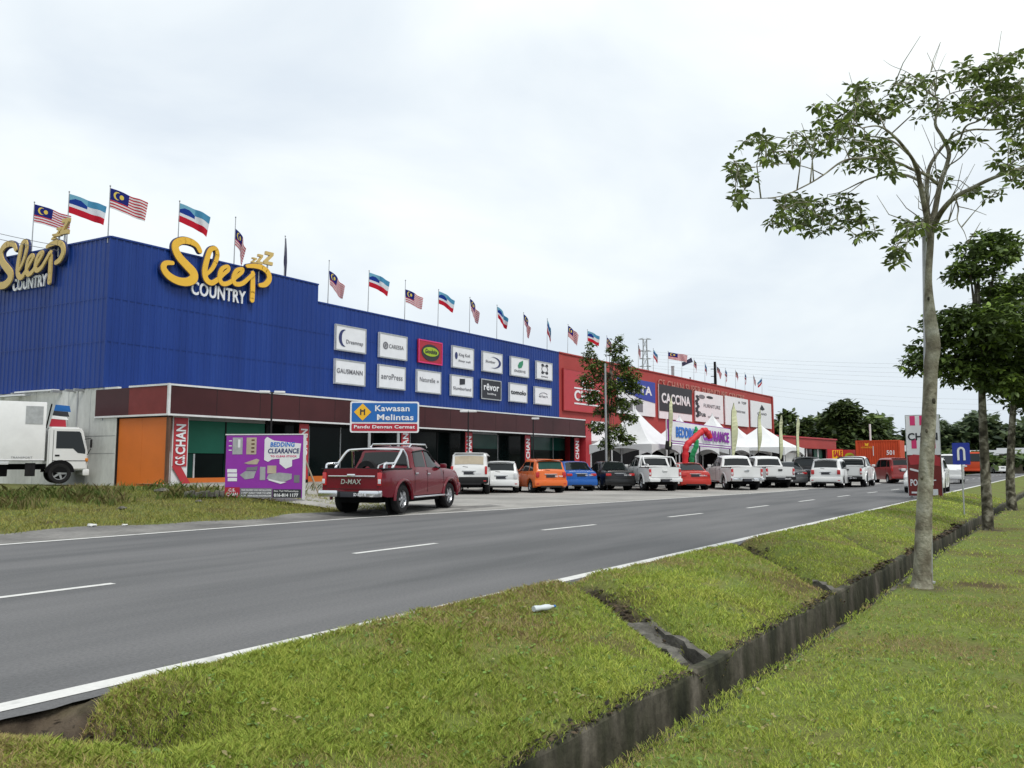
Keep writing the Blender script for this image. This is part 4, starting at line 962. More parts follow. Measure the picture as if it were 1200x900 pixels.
def hatch(name, label, cat, loc, rz, group, pm, L=3.75, Wd=1.67, Ht=1.55, wr=.30, kind='hatch', plate_txt='SAB 4127', win='glass', rails=False, sill=.25, spare=False, spoiler=True, lower=None, rim='alloy', lightm='tail_red', tall=0.0):
    h = Ht; xb = -L/2; xf = L/2; bz = h*.60
    belt = [(xb, bz+.02), (xb+.3, bz+.03), (0, bz-.0), (xf-1.0, bz-.05), (xf-.35, bz-.14), (xf, bz-.36)]
    rs = {'hatch': (.12, .30), 'van': (.04, .16), 'wagon': (.10, .34)}[kind]
    cowl = xf-(.95 if kind != 'van' else .55)
    roof = [(xb, bz+.04), (xb+.035, bz+.10), (xb+rs[0]+.10, h-.10), (xb+rs[1]+.16, h-.03), (-.2, h), (cowl-1.15, h-.03), (cowl-.95, h-.08), (cowl, bz+.03), (xf-.3, bz-.10), (xf, bz-.30)]
    sh = Shell(L, Wd, belt, roof, L*.655, wr, sill, x_off=-.02, roofw=.80 if kind != 'van' else .87)
    root = thing(name, label, cat, loc, rz, group)
    sh.mesh(pm).build('body', root)
    r0 = xb+.055; r1 = xb+rs[0]+.085
    sh.top_glass(r0, r1, .88, .012, m=win).build('rear_window', root)
    sh.top_glass(cowl-.90, cowl-.06, .90, .010).build('windscreen', root)
    for sg in (1, -1):
        sh.side_window(xb+.28, xb+.78, xb+.42, xb+.80, sg=sg).build('side_window', root)
        sh.side_window(xb+.86, -.03, xb+.88, -.05, sg=sg).build('side_window', root)
        sh.side_window(.05, cowl-.25, .03, cowl-.93, sg=sg).build('side_window', root)
    common(root, sh, dict(seams=(-.0+.01, xb+.95, cowl-.12), rim=rim, handles=(-.12, xb+1.0), mirror=cowl-.32), pm)
    box_part('rear_bumper', root, (xb+.06, 0, sill+.20), (.26, Wd*.97, .30), lower or pm, .09)
    box_part('front_bumper', root, (xf-.08, 0, sill+.20), (.26, Wd*.95, .30), lower or pm, .09)
    box_part('bumper_insert', root, (xb-.055, 0, sill+.04), (.06, Wd*.62, .09), 'black_trim', .02)
    for sg in (1, -1):
        if kind == 'van': lamp('tail_light', root, xb+.05, sg*(Wd/2*.93-.07), bz-.05, .11, .36, lightm, .15)
        else: lamp('tail_light', root, xb+.06, sg*(Wd/2*.90-.10), bz-.10, .18, .26, lightm, .20, .05)
        lamp('headlight', root, xf-.12, sg*(Wd/2*.86-.08), bz-.32, .30, .16, 'lamp_clear', .22, .05)
        lamp('reflector', root, xb-.06, sg*(Wd/2*.8), sill+.17, .12, .05, 'tail_red', .03, .01)
    plate(root, xb-.012, bz-.17 if not spare else sill+.3, txt=plate_txt)
    box_part('plate_trim', root, (xb-.012, 0, bz-.075), (.03, .62, .035), 'chrome', .01)
    if spoiler: box_part('roof_spoiler', root, (xb+.20, 0, h-.035), (.26, Wd*.74, .035), pm, .015)
    mb = MB(); mb.tube([(xb-.0, .05, bz+.09), (xb+.03, .28, bz+.12)], .008, 'black_trim', n=5); mb.build('wiper', root)
    if spare:
        mb = MB(); mb.lathe([(.001, -.10), (.30, -.10), (.33, -.05), (.33, .05), (.001, .06)], 'black_trim', c=(0, 0, 0), n=24)
        mb.v = [(xb-.16+p[2], p[0], bz-.22+p[1]) for p in mb.v]; mb.build('spare_wheel', root)
    if rails:
        for sg in (1, -1):
            mb = MB(); mb.tube([(xb+.5, sg*Wd*.34, h-.02), (xb+.6, sg*Wd*.34, h+.05), (cowl-1.4, sg*Wd*.34, h+.05), (cowl-1.25, sg*Wd*.34, h-.02)], .017, 'chrome', n=6); mb.build('roof_rail', root)
    return root
def sedan(name, label, cat, loc, rz, group, pm, L=4.4, Wd=1.72, Ht=1.46, wr=.31, plate_txt='SAA 7302 K', flat=False, lightm='tail_red', rim='alloy'):
    h = Ht; xb = -L/2; xf = L/2; bz = h*.60; dk = bz+.10
    belt = [(xb, bz-.02), (xb+.5, bz+.04), (0, bz), (xf-1.1, bz-.05), (xf-.35, bz-.14), (xf, bz-.34)]
    cowl = xf-1.15
    roof = [(xb, dk-.10), (xb+.05, dk), (xb+.62, dk+.03), (xb+1.22, h-.06), (xb+1.5, h-.01), (-.1, h), (cowl-.95, h-.05), (cowl, bz+.05), (xf-.35, bz-.08), (xf, bz-.28)]
    sh = Shell(L, Wd, belt, roof, L*.60, wr, .22, x_off=-.03, roofw=.74)
    root = thing(name, label, cat, loc, rz, group); sh.mesh(pm).build('body', root)
    sh.top_glass(xb+.64, xb+1.24, .90, .010).build('rear_window', root); sh.top_glass(cowl-.90, cowl-.06, .90, .010).build('windscreen', root)
    for sg in (1, -1):
        sh.side_window(xb+1.02, -.10, xb+1.32, -.12, sg=sg).build('side_window', root); sh.side_window(-.03, cowl-.28, -.05, cowl-.93, sg=sg).build('side_window', root)
    common(root, sh, dict(seams=(-.06, xb+1.12, cowl-.12), rim=rim, handles=(-.2, xb+1.2), mirror=cowl-.32), pm)
    box_part('rear_bumper', root, (xb+.07, 0, .42), (.28, Wd*.96, .32), pm, .10); box_part('front_bumper', root, (xf-.08, 0, .40), (.26, Wd*.94, .30), pm, .09)
    box_part('bumper_insert', root, (xb-.055, 0, .27), (.05, Wd*.6, .08), 'black_trim', .02)
    for sg in (1, -1):
        lamp('tail_light', root, xb+.075, sg*(Wd/2*.90-.16), bz-.08, .30, .14, lightm, .20, .05)
        lamp('headlight', root, xf-.14, sg*(Wd/2*.86-.1), bz-.30, .32, .15, 'lamp_clear', .24, .05)
    plate(root, xb-.012, bz-.10, txt=plate_txt); box_part('boot_trim', root, (xb-.005, 0, bz-.015), (.03, .60, .03), 'chrome', .01)
    mb = MB(); mb.tube([(xb+.5, .0, dk+.03), (xb+.35, .0, dk+.10)], .012, pm, n=5); mb.build('aerial', root)
    return root
def pickup(name, label, cat, loc, rz, group, pm, L=5.1, Wd=1.80, Ht=1.78, wr=.37, plate_txt='SD 8251 M', bar='hoop', trim='chrome', bars=True, canopy=False, stepm='chrome', lightm='tail_red', word=None, spokes=6):
    h = Ht; xb = -L/2; xf = L/2; bz = 1.15
    cb = xb+1.62                                            # back of the cab
    belt = [(xb, bz), (cb, bz+.0), (cb+.2, bz+.02), (xf-1.25, bz-.02), (xf-.3, bz-.10), (xf, bz-.26)]
    cowl = xf-1.25
    roof = [(xb, bz+.012), (cb-.02, bz+.014), (cb+.02, bz+.03), (cb+.22, h-.10), (cb+.36, h-.03), (cb+1.0, h), (cowl-.85, h-.05), (cowl, bz+.04), (xf-.3, bz-.04), (xf, bz-.20)]
    sh = Shell(L, Wd, belt, roof, 3.05, wr, .44, x_off=.10, roofw=.80, ra=wr+.10, hoodw=.92)
    root = thing(name, label, cat, loc, rz, group)
    sh.mesh(pm, skip_top=(xb+.04, cb-.0)).build('body', root)
    # load bed liner
    mb = MB(); w = Wd/2-.09
    vs = [(xb+.06, -w, bz), (cb-.03, -w, bz), (cb-.03, w, bz), (xb+.06, w, bz), (xb+.06, -w, .66), (cb-.03, -w, .66), (cb-.03, w, .66), (xb+.06, w, .66)]
    mb.add(vs, [(4, 5, 6, 7), (0, 1, 5, 4), (1, 2, 6, 5), (2, 3, 7, 6), (3, 0, 4, 7)], 'black_trim'); mb.build('bed_liner', root, recalc=False)
    mb = MB()
    for sg in (1, -1): mb.box(((xb+cb)/2, sg*(Wd/2-.075), bz+.018), (cb-xb-.04, .11, .03), 'black_trim', bev=.01)
    mb.box((xb+.04, 0, bz+.018), (.07, Wd-.28, .03), 'black_trim', bev=.01); mb.build('bed_rail_cap', root)
    sh.top_glass(cb+.045, cb+.19, .86, .008).build('rear_window', root); sh.top_glass(cowl-.82, cowl-.05, .90, .010).build('windscreen', root)
    for sg in (1, -1):
        sh.side_window(cb+.20, cb+.88, cb+.27, cb+.86, sg=sg).build('side_window', root); sh.side_window(cb+.97, cowl-.22, cb+.95, cowl-.86, sg=sg).build('side_window', root)
        mb = MB()                                          # rain visors
        mb.tube([sh.side_pt(cb+.27, .97, sg, .02), sh.side_pt(cb+.87, .97, sg, .02)], .022, 'black_trim', n=5); mb.tube([sh.side_pt(cb+.95, .97, sg, .02), sh.side_pt(cowl-.86, .97, sg, .02), sh.side_pt(cowl-.5, .62, sg, .02)], .022, 'black_trim', n=5); mb.build('rain_visor', root)
        # wheel arch flares
        for xw in (sh.xr, sh.xf):
            mb = MB(); mb.tube([(xw+(sh.ra+.035)*math.cos(t), sg*(Wd/2-.005), wr+(sh.ra+.035)*math.sin(t)) for t in np.linspace(-.05, math.pi+.05, 15)], .045, pm, n=8); mb.build('arch_flare', root)
        mb = MB(); mb.box(((sh.xr+sh.xf)/2+.0, sg*(Wd/2-.01), .40), (sh.xf-sh.xr-2*sh.ra-.06, .17, .05), stepm, bev=.02); mb.build('side_step', root)
        lamp('tail_light', root, xb+.045, sg*(Wd/2*.91-.065), bz-.24, .12, .34, lightm, .14, .03)
        box_part('tail_light_lens', root, (xb-.028, sg*(Wd/2*.91-.05), bz-.30), (.02, .08, .12), 'lamp_clear', .01)
        lamp('headlight', root, xf-.16, sg*(Wd/2*.84-.1), bz-.30, .34, .22, 'lamp_clear', .28, .05)
    common(root, sh, dict(seams=(cb+.92, cb+.12, cowl-.10), rim='alloy', spokes=spokes, handles=(cb+.98, cb+.22), mirror=cowl-.28, handle_mat=trim if trim == 'chrome' else pm, mirror_mat=pm), pm)
    mb = MB(); mb.box((xb-.08, 0, .52), (.20, .66, .14), 'black_trim', bev=.02)
    for sg in (1, -1): mb.box((xb-.07, sg*(Wd/2*.62), .54), (.24, Wd*.30, .17), trim, bev=.04)
    mb.build('rear_bumper', root)
    box_part('front_bumper', root, (xf-.05, 0, .58), (.26, Wd*.95, .34), pm, .09); box_part('grille', root, (xf-.02, 0, bz-.34), (.08, .8, .22), trim, .02)
    plate(root, xb-.19, .52, w=.42, h=.13, txt=plate_txt)
    box_part('tailgate_handle', root, (xb-.02, 0, bz-.15), (.05, .24, .08), trim, .02)
    mb = MB()
    for sg in (1, -1): mb.tube([(xb-.003, sg*(Wd/2*.80), .66), (xb-.003, sg*(Wd/2*.80), bz-.01)], .006, 'black_trim', n=4)
    mb.tube([(xb-.003, -Wd*.38, .655), (xb-.003, Wd*.38, .655)], .006, 'black_trim', n=4); mb.build('tailgate_seam', root)
    if word:
        box_part('tailgate_strip', root, (xb-.012, 0, bz-.17), (.03, Wd*.72, .035), trim, .01)
        lettering(word, Vector((xb-.006, .30, bz-.37)), Vector((0, -1, 0)), .58, .125, 'chrome', root, .02, .012, tilt=.15)
    if bar == 'hoop':
        for k, dx in ((0, 0), (1, .0)):
            if k: break
        x0 = cb-.22
        mb = MB()
        for sg in (1, -1):
            y = Wd/2-.10
            mb.tube(crom([(xb+.62, sg*y, bz+.02), (xb+.66, sg*(y), bz+.10), (x0-.30, sg*(y-.02), bz+.46), (x0-.18, sg*(y-.10), bz+.52)], 5), .036, trim, n=8)
            mb.tube(crom([(x0+.12, sg*y, bz+.02), (x0+.05, sg*(y-.03), bz+.35), (x0-.05, sg*(y-.08), bz+.52)], 4), .036, trim, n=8)
            mb.tube(crom([(xb+.15, sg*y, bz+.02), (xb+.17, sg*y, bz+.12), (xb+.26, sg*y, bz+.15), (xb+.75, sg*y, bz+.16)], 4), .03, trim, n=8)
        mb.tube(crom([(x0-.18, (Wd/2-.20), bz+.52), (x0-.18, .3, bz+.54), (x0-.18, -.3, bz+.54), (x0-.18, -(Wd/2-.20), bz+.52)], 3), .036, trim, n=8)
        mb.tube([(x0-.05, (Wd/2-.18), bz+.52), (x0-.18, (Wd/2-.20), bz+.52)], .036, trim, n=8); mb.tube([(x0-.05, -(Wd/2-.18), bz+.52), (x0-.18, -(Wd/2-.20), bz+.52)], .036, trim, n=8)
        mb.build('roll_bar', root)
    elif bar == 'sport':
        x0 = cb-.15; mb = MB()
        for dx in (0, .16):
            mb.tube(crom([(x0-dx-.16, Wd/2-.10, bz+.02), (x0-dx, Wd/2-.15, bz+.40), (x0-dx, .55, bz+.56), (x0-dx, -.55, bz+.56), (x0-dx, -Wd/2+.15, bz+.40), (x0-dx-.16, -Wd/2+.10, bz+.02)], 5), .032, trim, n=8)
        mb.build('roll_bar', root)
    return root
def car_at(fn, px, py, az, back, z=None, **k):
    """rear axle seen at (px, py); az heading in degrees from the road direction towards the shops"""
    g = on_ground(px, py) if z is None else gz(px, py, z)
    a = R(az); c = g+Vector((math.cos(a), math.sin(a), 0))*back
    return fn(loc=(c.x, c.y, ground_h(c.x, c.y)+.012), rz=a, **k)
GC = 'vehicles parked nose in along the row of shops'
red = car_at(pickup, 435.5, 602.8, 15, 1.43, Wd=1.90, L=5.0, name='pickup_truck', label='dark red double cab pickup with chrome roll bar parked beside the road', cat='pickup', group=GC, pm='car_maroon', word='D-MAX', lightm='tail_red')
# extras on the red pickup
xb = -2.5; cb = xb+1.62
box_part('roof_spoiler', red, (cb+.55, 0, 1.85), (.12, 1.18, .05), 'chrome', .02); mb = MB()
for sg in (1, -1): mb.tube([(cb+.40, sg*.60, 1.74), (cb+.55, sg*.60, 1.84), (cb+1.5, sg*.58, 1.85), (cb+1.62, sg*.57, 1.76)], .026, 'chrome', n=6)
mb.build('roof_rail', red)
motor = thing('jumble_of_gear', 'black tyre and metal gear piled in the load bed of the dark red pickup', 'cargo', red.matrix_world.translation, 0)
motor.location = red.location; motor.rotation_euler = red.rotation_euler
mb = MB(); mb.lathe([(.16, -.09), (.30, -.10), (.33, 0), (.30, .10), (.16, .09), (.15, 0), (.16, -.09)], 'rubber', n=24); mb.v = [(cb-.42+p[2]*.9, .22+p[0], 1.08+p[1]) for p in mb.v]; mb.build('tyre', motor)
mb = MB(); mb.box((cb-.7, -.35, .86), (.8, .5, .42), 'black_trim', bev=.05); mb.box((cb-1.15, .3, .82), (.4, .4, .3), 'grey_metal', bev=.04); mb.build('tool_box', motor)
mb = MB(); mb.tube([(cb-.25, -.3, .70), (cb-.35, -.32, 1.34), (cb-.75, -.3, 1.25), (cb-1.0, -.3, .8)], .025, 'grey_metal', n=6); mb.build('metal_frame', motor)
car_at(hatch, 551, 579, 33, 1.45, name='four_wheel_drive', label='white boxy four wheel drive with a sunshade, half behind the dark red pickup', cat='off-roader', group=GC, pm='car_white', L=4.5, Wd=1.76, Ht=1.84, wr=.36, kind='van', win='tan', sill=.42, lower='black_trim', plate_txt='SA 3318 V', lightm='tail_red')
car_at(hatch, 587, 577.5, 36, 1.35, name='station_wagon', label='white station wagon with dark rear window between the off-roader and the orange hatchback', cat='estate car', group=GC, pm='car_white', L=4.2, Wd=1.70, Ht=1.46, kind='wagon', plate_txt='SAB 4127', lightm='lamp_clear')
car_at(hatch, 640, 577.5, 52, 1.2, name='hatchback', label='orange hatchback beside the blue saloon', cat='hatchback', group=GC, pm='car_orange', L=3.7, Wd=1.67, Ht=1.56, kind='hatch', win='green_glass', plate_txt='SAC 9054', lightm='tail_red')
car_at(sedan, 676.5, 575, 44, 1.3, name='saloon_car', label='bright blue saloon between the orange hatchback and the black saloon', cat='saloon', group=GC, pm='car_blue', plate_txt='SU 2249')
car_at(sedan, 720, 574.5, 46, 1.3, name='saloon_car', label='black saloon in front of the roadside tree', cat='saloon', group=GC, pm='car_black', L=4.5, plate_txt='SAA 1180', lightm='tail_red')
car_at(pickup, 771.5, 575, 42, 1.43, name='pickup_truck', label='white pickup with a white roll bar beside the black saloon', cat='pickup', group=GC, pm='car_white', trim='car_white', bar='hoop', lightm='tail_red', plate_txt='SB 7725')
car_at(sedan, 811, 574, 36, 1.3, name='saloon_car', label='bright red saloon between two white pickups', cat='saloon', group=GC, pm='car_red', L=4.2, Wd=1.68, Ht=1.40, plate_txt='SAB 6601', lightm='tail_red')
car_at(pickup, 868, 574, 36, 1.43, name='pickup_truck', label='white pickup without a roll bar right of the red saloon', cat='pickup', group=GC, pm='car_white', trim='chrome', bar=None, lightm='tail_red', plate_txt='SA 5540')
car_at(pickup, 906, 571.5, 38, 1.43, name='pickup_truck', label='white pickup tucked behind another, below the last tents', cat='pickup', group=GC, pm='car_white', trim='black_trim', bar=None, plate_txt='SAB 2876')
car_at(sedan, 926, 570.5, 30, 1.3, name='saloon_car', label='dark grey saloon between the last white pickup of the row and the black off-roader', cat='saloon', group=GC, pm='car_grey', plate_txt='SK 4488')
car_at(hatch, 946, 570, 18, 1.3, name='four_wheel_drive', label='black off-roader with red tail lights left of the white people carrier', cat='off-roader', group=GC, pm='car_black', L=4.5, Wd=1.8, Ht=1.75, wr=.35, sill=.35, kind='wagon', plate_txt='SAC 3002')
car_at(hatch, 971, 571.5, 5, 1.3, name='people_carrier', label='white people carrier with dark windows waiting at the end of the parked row', cat='people carrier', group='vehicles standing at the far end of the lot', pm='car_white', L=4.4, Wd=1.75, Ht=1.62, kind='wagon', plate_txt='SAB 9115', lightm='tail_red')
car_at(pickup, 997, 570.5, 3, 1.43, name='pickup_truck', label='white pickup facing away in front of the orange container', cat='pickup', group='vehicles standing at the far end of the lot', pm='car_white', trim='black_trim', bar='sport', plate_txt='SU 7013')
car_at(hatch, 1054, 566.5, 28, 1.3, z=0, name='van', label='dark red van right of the orange container', cat='van', group='vehicles standing at the far end of the lot', pm='car_dark_red', L=4.3, Wd=1.7, Ht=1.75, kind='van', plate_txt='SA 1020')
car_at(hatch, 1085, 577.5, 183, -1.0, z=0, name='oncoming_car', label='white car coming along the road behind the tall red and white name board', cat='car', group='vehicles on the road', pm='car_white', L=4.2, Wd=1.72, Ht=1.65, kind='wagon')
car_at(sedan, 1166, 554.8, 30, 0, z=0, name='distant_car', label='small white car far off, seen between the two rear trees', cat='car', group='vehicles on the road', pm='car_white')
def cab_over(root, x0, L, Wd, z0, h, pm, right=True):
    """forward control cab: side profile extruded, windows on each side"""
    prof = [(0, 0), (L*.98, 0), (L, .15), (L*1.0, h*.42), (L*.86, h*.93), (L*.78, h), (.06, h), (0, h*.96)]
    mb = MB(); bm = bmesh.new(); A = [bm.verts.new((x0+x, -Wd/2, z0+z)) for x, z in prof]; B = [bm.verts.new((x0+x, Wd/2, z0+z)) for x, z in prof]; n = len(prof)
    bm.faces.new(A); bm.faces.new(B[::-1])
    for i in range(n): bm.faces.new((A[i], B[i], B[(i+1) % n], A[(i+1) % n]))
    bmesh.ops.bevel(bm, geom=bm.edges[:], offset=.06, segments=3, affect='EDGES'); bm.verts.index_update()
    mb.add([v.co.copy() for v in bm.verts], [[v.index for v in f.verts] for f in bm.faces], pm, True); bm.free(); cab = mb.build('cab', root)
    for sg in (1, -1):
        y = sg*(Wd/2+.006)
        mb = MB(); poly = [(.20*L, .50*h), (.62*L, .50*h), (.74*L, .40*h), (.93*L, .38*h), (.93*L, .46*h), (.80*L, .86*h), (.76*L, .90*h), (.20*L, .90*h)]
        mb.prism([(x0+x, y, z0+z) for x, z in poly], (0, -sg*.01, 0), 'glass'); mb.build('side_window', cab)
        mb = MB(); mb.tube([(x0+.13*L, y, z0+.05), (x0+.13*L, y, z0+h*.92)], .008, 'black_trim', n=4); mb.tube([(x0+.13*L, y, z0+.22*h), (x0+.96*L, y, z0+.22*h)], .012, 'black_trim', n=4); mb.build('door_seam', cab)
        box_part('door_handle', cab, (x0+.24*L, y, z0+.34*h), (.16, .03, .06), 'black_trim', .01)
        mb = MB(); mb.box((x0+L*1.05, sg*(Wd/2+.16), z0+h*.62), (.07, .18, .34), 'black_trim', bev=.03); mb.tube([(x0+L*.9, sg*Wd/2, z0+h*.72), (x0+L*1.05, sg*(Wd/2+.14), z0+h*.74)], .015, 'black_trim', n=5); mb.tube([(x0+L*.98, sg*Wd/2, z0+h*.36), (x0+L*1.05, sg*(Wd/2+.14), z0+h*.50)], .015, 'black_trim', n=5); mb.build('wing_mirror', cab)
    mb = MB(); mb.prism([(x0+L*.998, -Wd*.44, z0+h*.45), (x0+L*.998, Wd*.44, z0+h*.45), (x0+L*.876, Wd*.40, z0+h*.90), (x0+L*.876, -Wd*.40, z0+h*.90)], (.012, 0, .004), 'glass'); mb.build('windscreen', cab)
    box_part('front_bumper', cab, (x0+L*.97, 0, z0-.08), (.24, Wd*1.0, .26), pm, .05)
    for sg in (1, -1):
        lamp('headlight', cab, x0+L*1.0, sg*Wd*.36, z0+.18*h, .3, .16, 'lamp_clear', .06); lamp('indicator', cab, x0+L*.97, sg*(Wd*.49), z0+.24*h, .06, .14, 'amber', .12)
    return cab
# white box truck at the left
gp = gz(69, 565.5, 1.35-21.8/30.2); azt = R(-21)
tr = thing('box_truck', 'white box truck with a small cab parked by the pale side wall', 'truck', (0, 0, 0), azt)
zt = .58; axf = 3.35/2
fx = gp+Vector((0, 0, 0)); cc = Vector((gp.x, gp.y, 0))-Vector((math.cos(azt), math.sin(azt), 0))*1.55+Vector((-math.sin(azt), math.cos(azt), 0))*.85
tr.location = (cc.x, cc.y, zt)
cab_over(tr, 1.10, 1.40, 1.85, .52, 1.68, 'car_white')
for sg in (1, -1):
    mb = MB(); mb.prism([(1.55+.50*math.cos(t), sg*.932, .44+.48*math.sin(t)) for t in np.linspace(0, math.pi, 14)], (0, -sg*.2, 0), 'dark'); mb.build('wheel_arch', tr)
mb = MB(); mb.box((-1.55, 0, 2.0), (5.1, 2.05, 2.25), 'white_paint', bev=.03); bx = mb.build('cargo_box', tr)
mb = MB(); mb.box((.60, -1.033, 2.62), (.58, .012, .68), 'galvanised'); mb.build('vent_panel', bx)
mb = MB()
for x in (-3.9, -1.9): mb.tube([(x, -1.033, .95), (x, -1.033, 3.08)], .012, 'galvanised', n=4)
mb.tube([(-3.98, -1.03, .90), (.98, -1.03, .90)], .03, 'galvanised', n=4); mb.build('panel_rib', bx)
lettering('TRANSPORT', (-.1, -1.028, .97), (1, 0, 0), .7, .07, 'ink_grey', bx, 0, .004, lift=.002)
mb = MB(); mb.box((-1.2, 0, .66), (5.6, .8, .22), 'dark', bev=.02); mb.box((-.55, -.55, .52), (.75, .45, .45), 'dark', bev=.04); mb.box((-2.0, 0, .72), (3.0, 1.5, .16), 'black_trim'); mb.build('chassis', tr)
mb = MB(); mb.box((.55, -.93, .55), (.34, .05, .50), 'rubber', bev=.01); mb.build('mud_flap', tr)
box_part('marker_lamp', tr, (-.3, -1.03, .80), (.28, .04, .12), 'lamp_clear', .01)
for sg in (1, -1): wheel(tr, 1.55, sg*.83, .40, .22, 'grey_metal', 5); wheel(tr, -2.3, sg*.80, .40, .34, 'grey_metal', 5)
fl = thing('rolled_flag', 'small red, black and light blue flag standing behind the box truck cab', 'flag', tr.location, azt)
mb = MB(); mb.tube([(1.05, -.5, 2.15), (1.2, -.5, 3.10)], .03, 'dark', n=6); mb.build('pole', fl)
for c_, a, b in (('sign_blue', 1.0, .72), ('ink', .72, .5), ('white_paint', .5, .35), ('sign_red', .35, 0)):
    mb = MB(); f = lambda t: (1.15+.18*t, 2.22+.86*t)
    x0_, z0_ = f(b); x1_, z1_ = f(a); mb.prism([(x0_, -.52, z0_), (x0_+.6, -.42, z0_-.03), (x1_+.5, -.42, z1_-.03), (x1_, -.52, z1_)], (0, .03, 0), c_); mb.build('flag_band', fl)
# ================================================================ FLAGS ON THE ROOF
def flag_mat(name, kind):
    m = bpy.data.materials.new(name); m.use_nodes = True; t = m.node_tree; b = t.nodes['Principled BSDF']; b.inputs['Roughness'].default_value = .8; b.inputs['Specular IOR Level'].default_value = .2
    uv = t.nodes.new('ShaderNodeUVMap'); sp = t.nodes.new('ShaderNodeSeparateXYZ'); t.links.new(uv.outputs[0], sp.inputs[0]); X, Y = sp.outputs[0], sp.outputs[1]
    def mth(op, a, c=None, d=None):
        n = t.nodes.new('ShaderNodeMath'); n.operation = op
        for i, q in enumerate((a, c, d)):
            if q is None: continue
            if isinstance(q, (int, float)): n.inputs[i].default_value = q
            else: t.links.new(q, n.inputs[i])
        return n.outputs[0]
    def mixc(f, a, c):
        n = t.nodes.new('ShaderNodeMix'); n.data_type = 'RGBA'; t.links.new(f, n.inputs[0])
        for i, q in ((6, a), (7, c)):
            if isinstance(q, tuple): n.inputs[i].default_value = (*q, 1)
            else: t.links.new(q, n.inputs[i])
        return n.outputs[2]
    def circ(cx, cy, r, asp=2.0):
        a = mth('MULTIPLY', mth('SUBTRACT', X, cx), asp); c = mth('SUBTRACT', Y, cy); return mth('LESS_THAN', mth('ADD', mth('MULTIPLY', a, a), mth('MULTIPLY', c, c)), r*r)
    if kind == 'stripes':
        st = mth('LESS_THAN', mth('FRACT', mth('MULTIPLY', mth('ADD', Y, 0), 7)), .5)
        c = mixc(st, (.48, .03, .05), (.70, .70, .70))
        can = mth('MULTIPLY', mth('LESS_THAN', X, .5), mth('GREATER_THAN', Y, .43))
        c = mixc(can, c, (.012, .02, .16))
        cre = mth('MULTIPLY', circ(.20, .715, .20), mth('SUBTRACT', 1.0, circ(.235, .715, .165))); c = mixc(cre, c, (.72, .55, .10)); c = mixc(circ(.315, .715, .115), c, (.72, .55, .10))
    else:
        c = mixc(mth('GREATER_THAN', Y, .34), (.50, .012, .03), (.68, .70, .72)); c = mixc(mth('GREATER_THAN', Y, .66), c, (.07, .26, .42))
        can = mth('MULTIPLY', mth('LESS_THAN', X, .5), mth('GREATER_THAN', Y, .5)); c = mixc(can, c, (.16, .38, .50))
        mt = mth('SUBTRACT', .5, mth('ABSOLUTE', mth('SUBTRACT', X, .25))); mt = mth('ADD', .42, mth('MULTIPLY', mt, .95)); mt2 = mth('MINIMUM', mt, .82)
        k = mth('MULTIPLY', mth('MULTIPLY', mth('LESS_THAN', X, .5), mth('GREATER_THAN', Y, .5)), mth('LESS_THAN', Y, mt2)); c = mixc(k, c, (.01, .04, .25))
    t.links.new(c, b.inputs['Base Color'])
    tr = t.nodes.new('ShaderNodeBsdfTranslucent'); t.links.new(c, tr.inputs['Color']); mx = t.nodes.new('ShaderNodeMixShader'); mx.inputs[0].default_value = .3
    t.links.new(b.outputs[0], mx.inputs[1]); t.links.new(tr.outputs[0], mx.inputs[2]); t.links.new(mx.outputs[0], t.nodes['Material Output'].inputs['Surface']); MATS[name] = m
flag_mat('striped_flag', 'stripes'); flag_mat('banded_flag', 'bands')
def flag_cloth(P, top, fly, hoist, yaw, droop, mname, parent, seed, wav=.08):
    """P: pole top attachment; fly length along heading yaw; droop 0 flat out .. 1 hanging"""
    nx, ny = 26, 14; vs = []; uvs = []; r = random.Random(seed); ph = r.random()*6
    base = Vector((math.cos(yaw), math.sin(yaw), 0)); side = Vector((-base.y, base.x, 0))
    x = 0; path = [(0, 0)]
    for i in range(nx):
        a = droop*math.pi/2*(.55+.45*min(1, i/nx*2)); px, pz = path[-1]; path.append((px+fly/nx*math.cos(a), pz-fly/nx*math.sin(a)))
    for i in range(nx+1):
        u = i/nx
        for j in range(ny+1):
            v = j/ny; px, pz = path[i]
            w = wav*fly*(u**.7)*math.sin(u*7+ph+v*1.2*droop*2)+wav*.4*fly*u*math.sin(u*15+v*3+ph)
            shrink = 1-.55*droop*u*0; zz = -(1-v)*hoist*(1-.12*u*math.sin(ph))+pz*(1)
            xx = px*(1-.35*droop*(1-v)) + droop*(1-v)*.10*fly*math.sin(u*6+ph)
            p = P+base*xx+side*(w*(1+droop))+UPV*(zz+.03*fly*u*math.sin(u*6+ph)); vs.append(tuple(p)); uvs.append((u, v))
    me = bpy.data.meshes.new('flag'); fs = [(i*(ny+1)+j, (i+1)*(ny+1)+j, (i+1)*(ny+1)+j+1, i*(ny+1)+j+1) for i in range(nx) for j in range(ny)]
    me.from_pydata(vs, [], fs); ul = me.uv_layers.new(name='UVMap')
    for lp in me.loops: ul.data[lp.index].uv = uvs[lp.vertex_index]
    me.polygons.foreach_set('use_smooth', [True]*len(fs)); me.update(); return link('flag', me, parent, [mname])
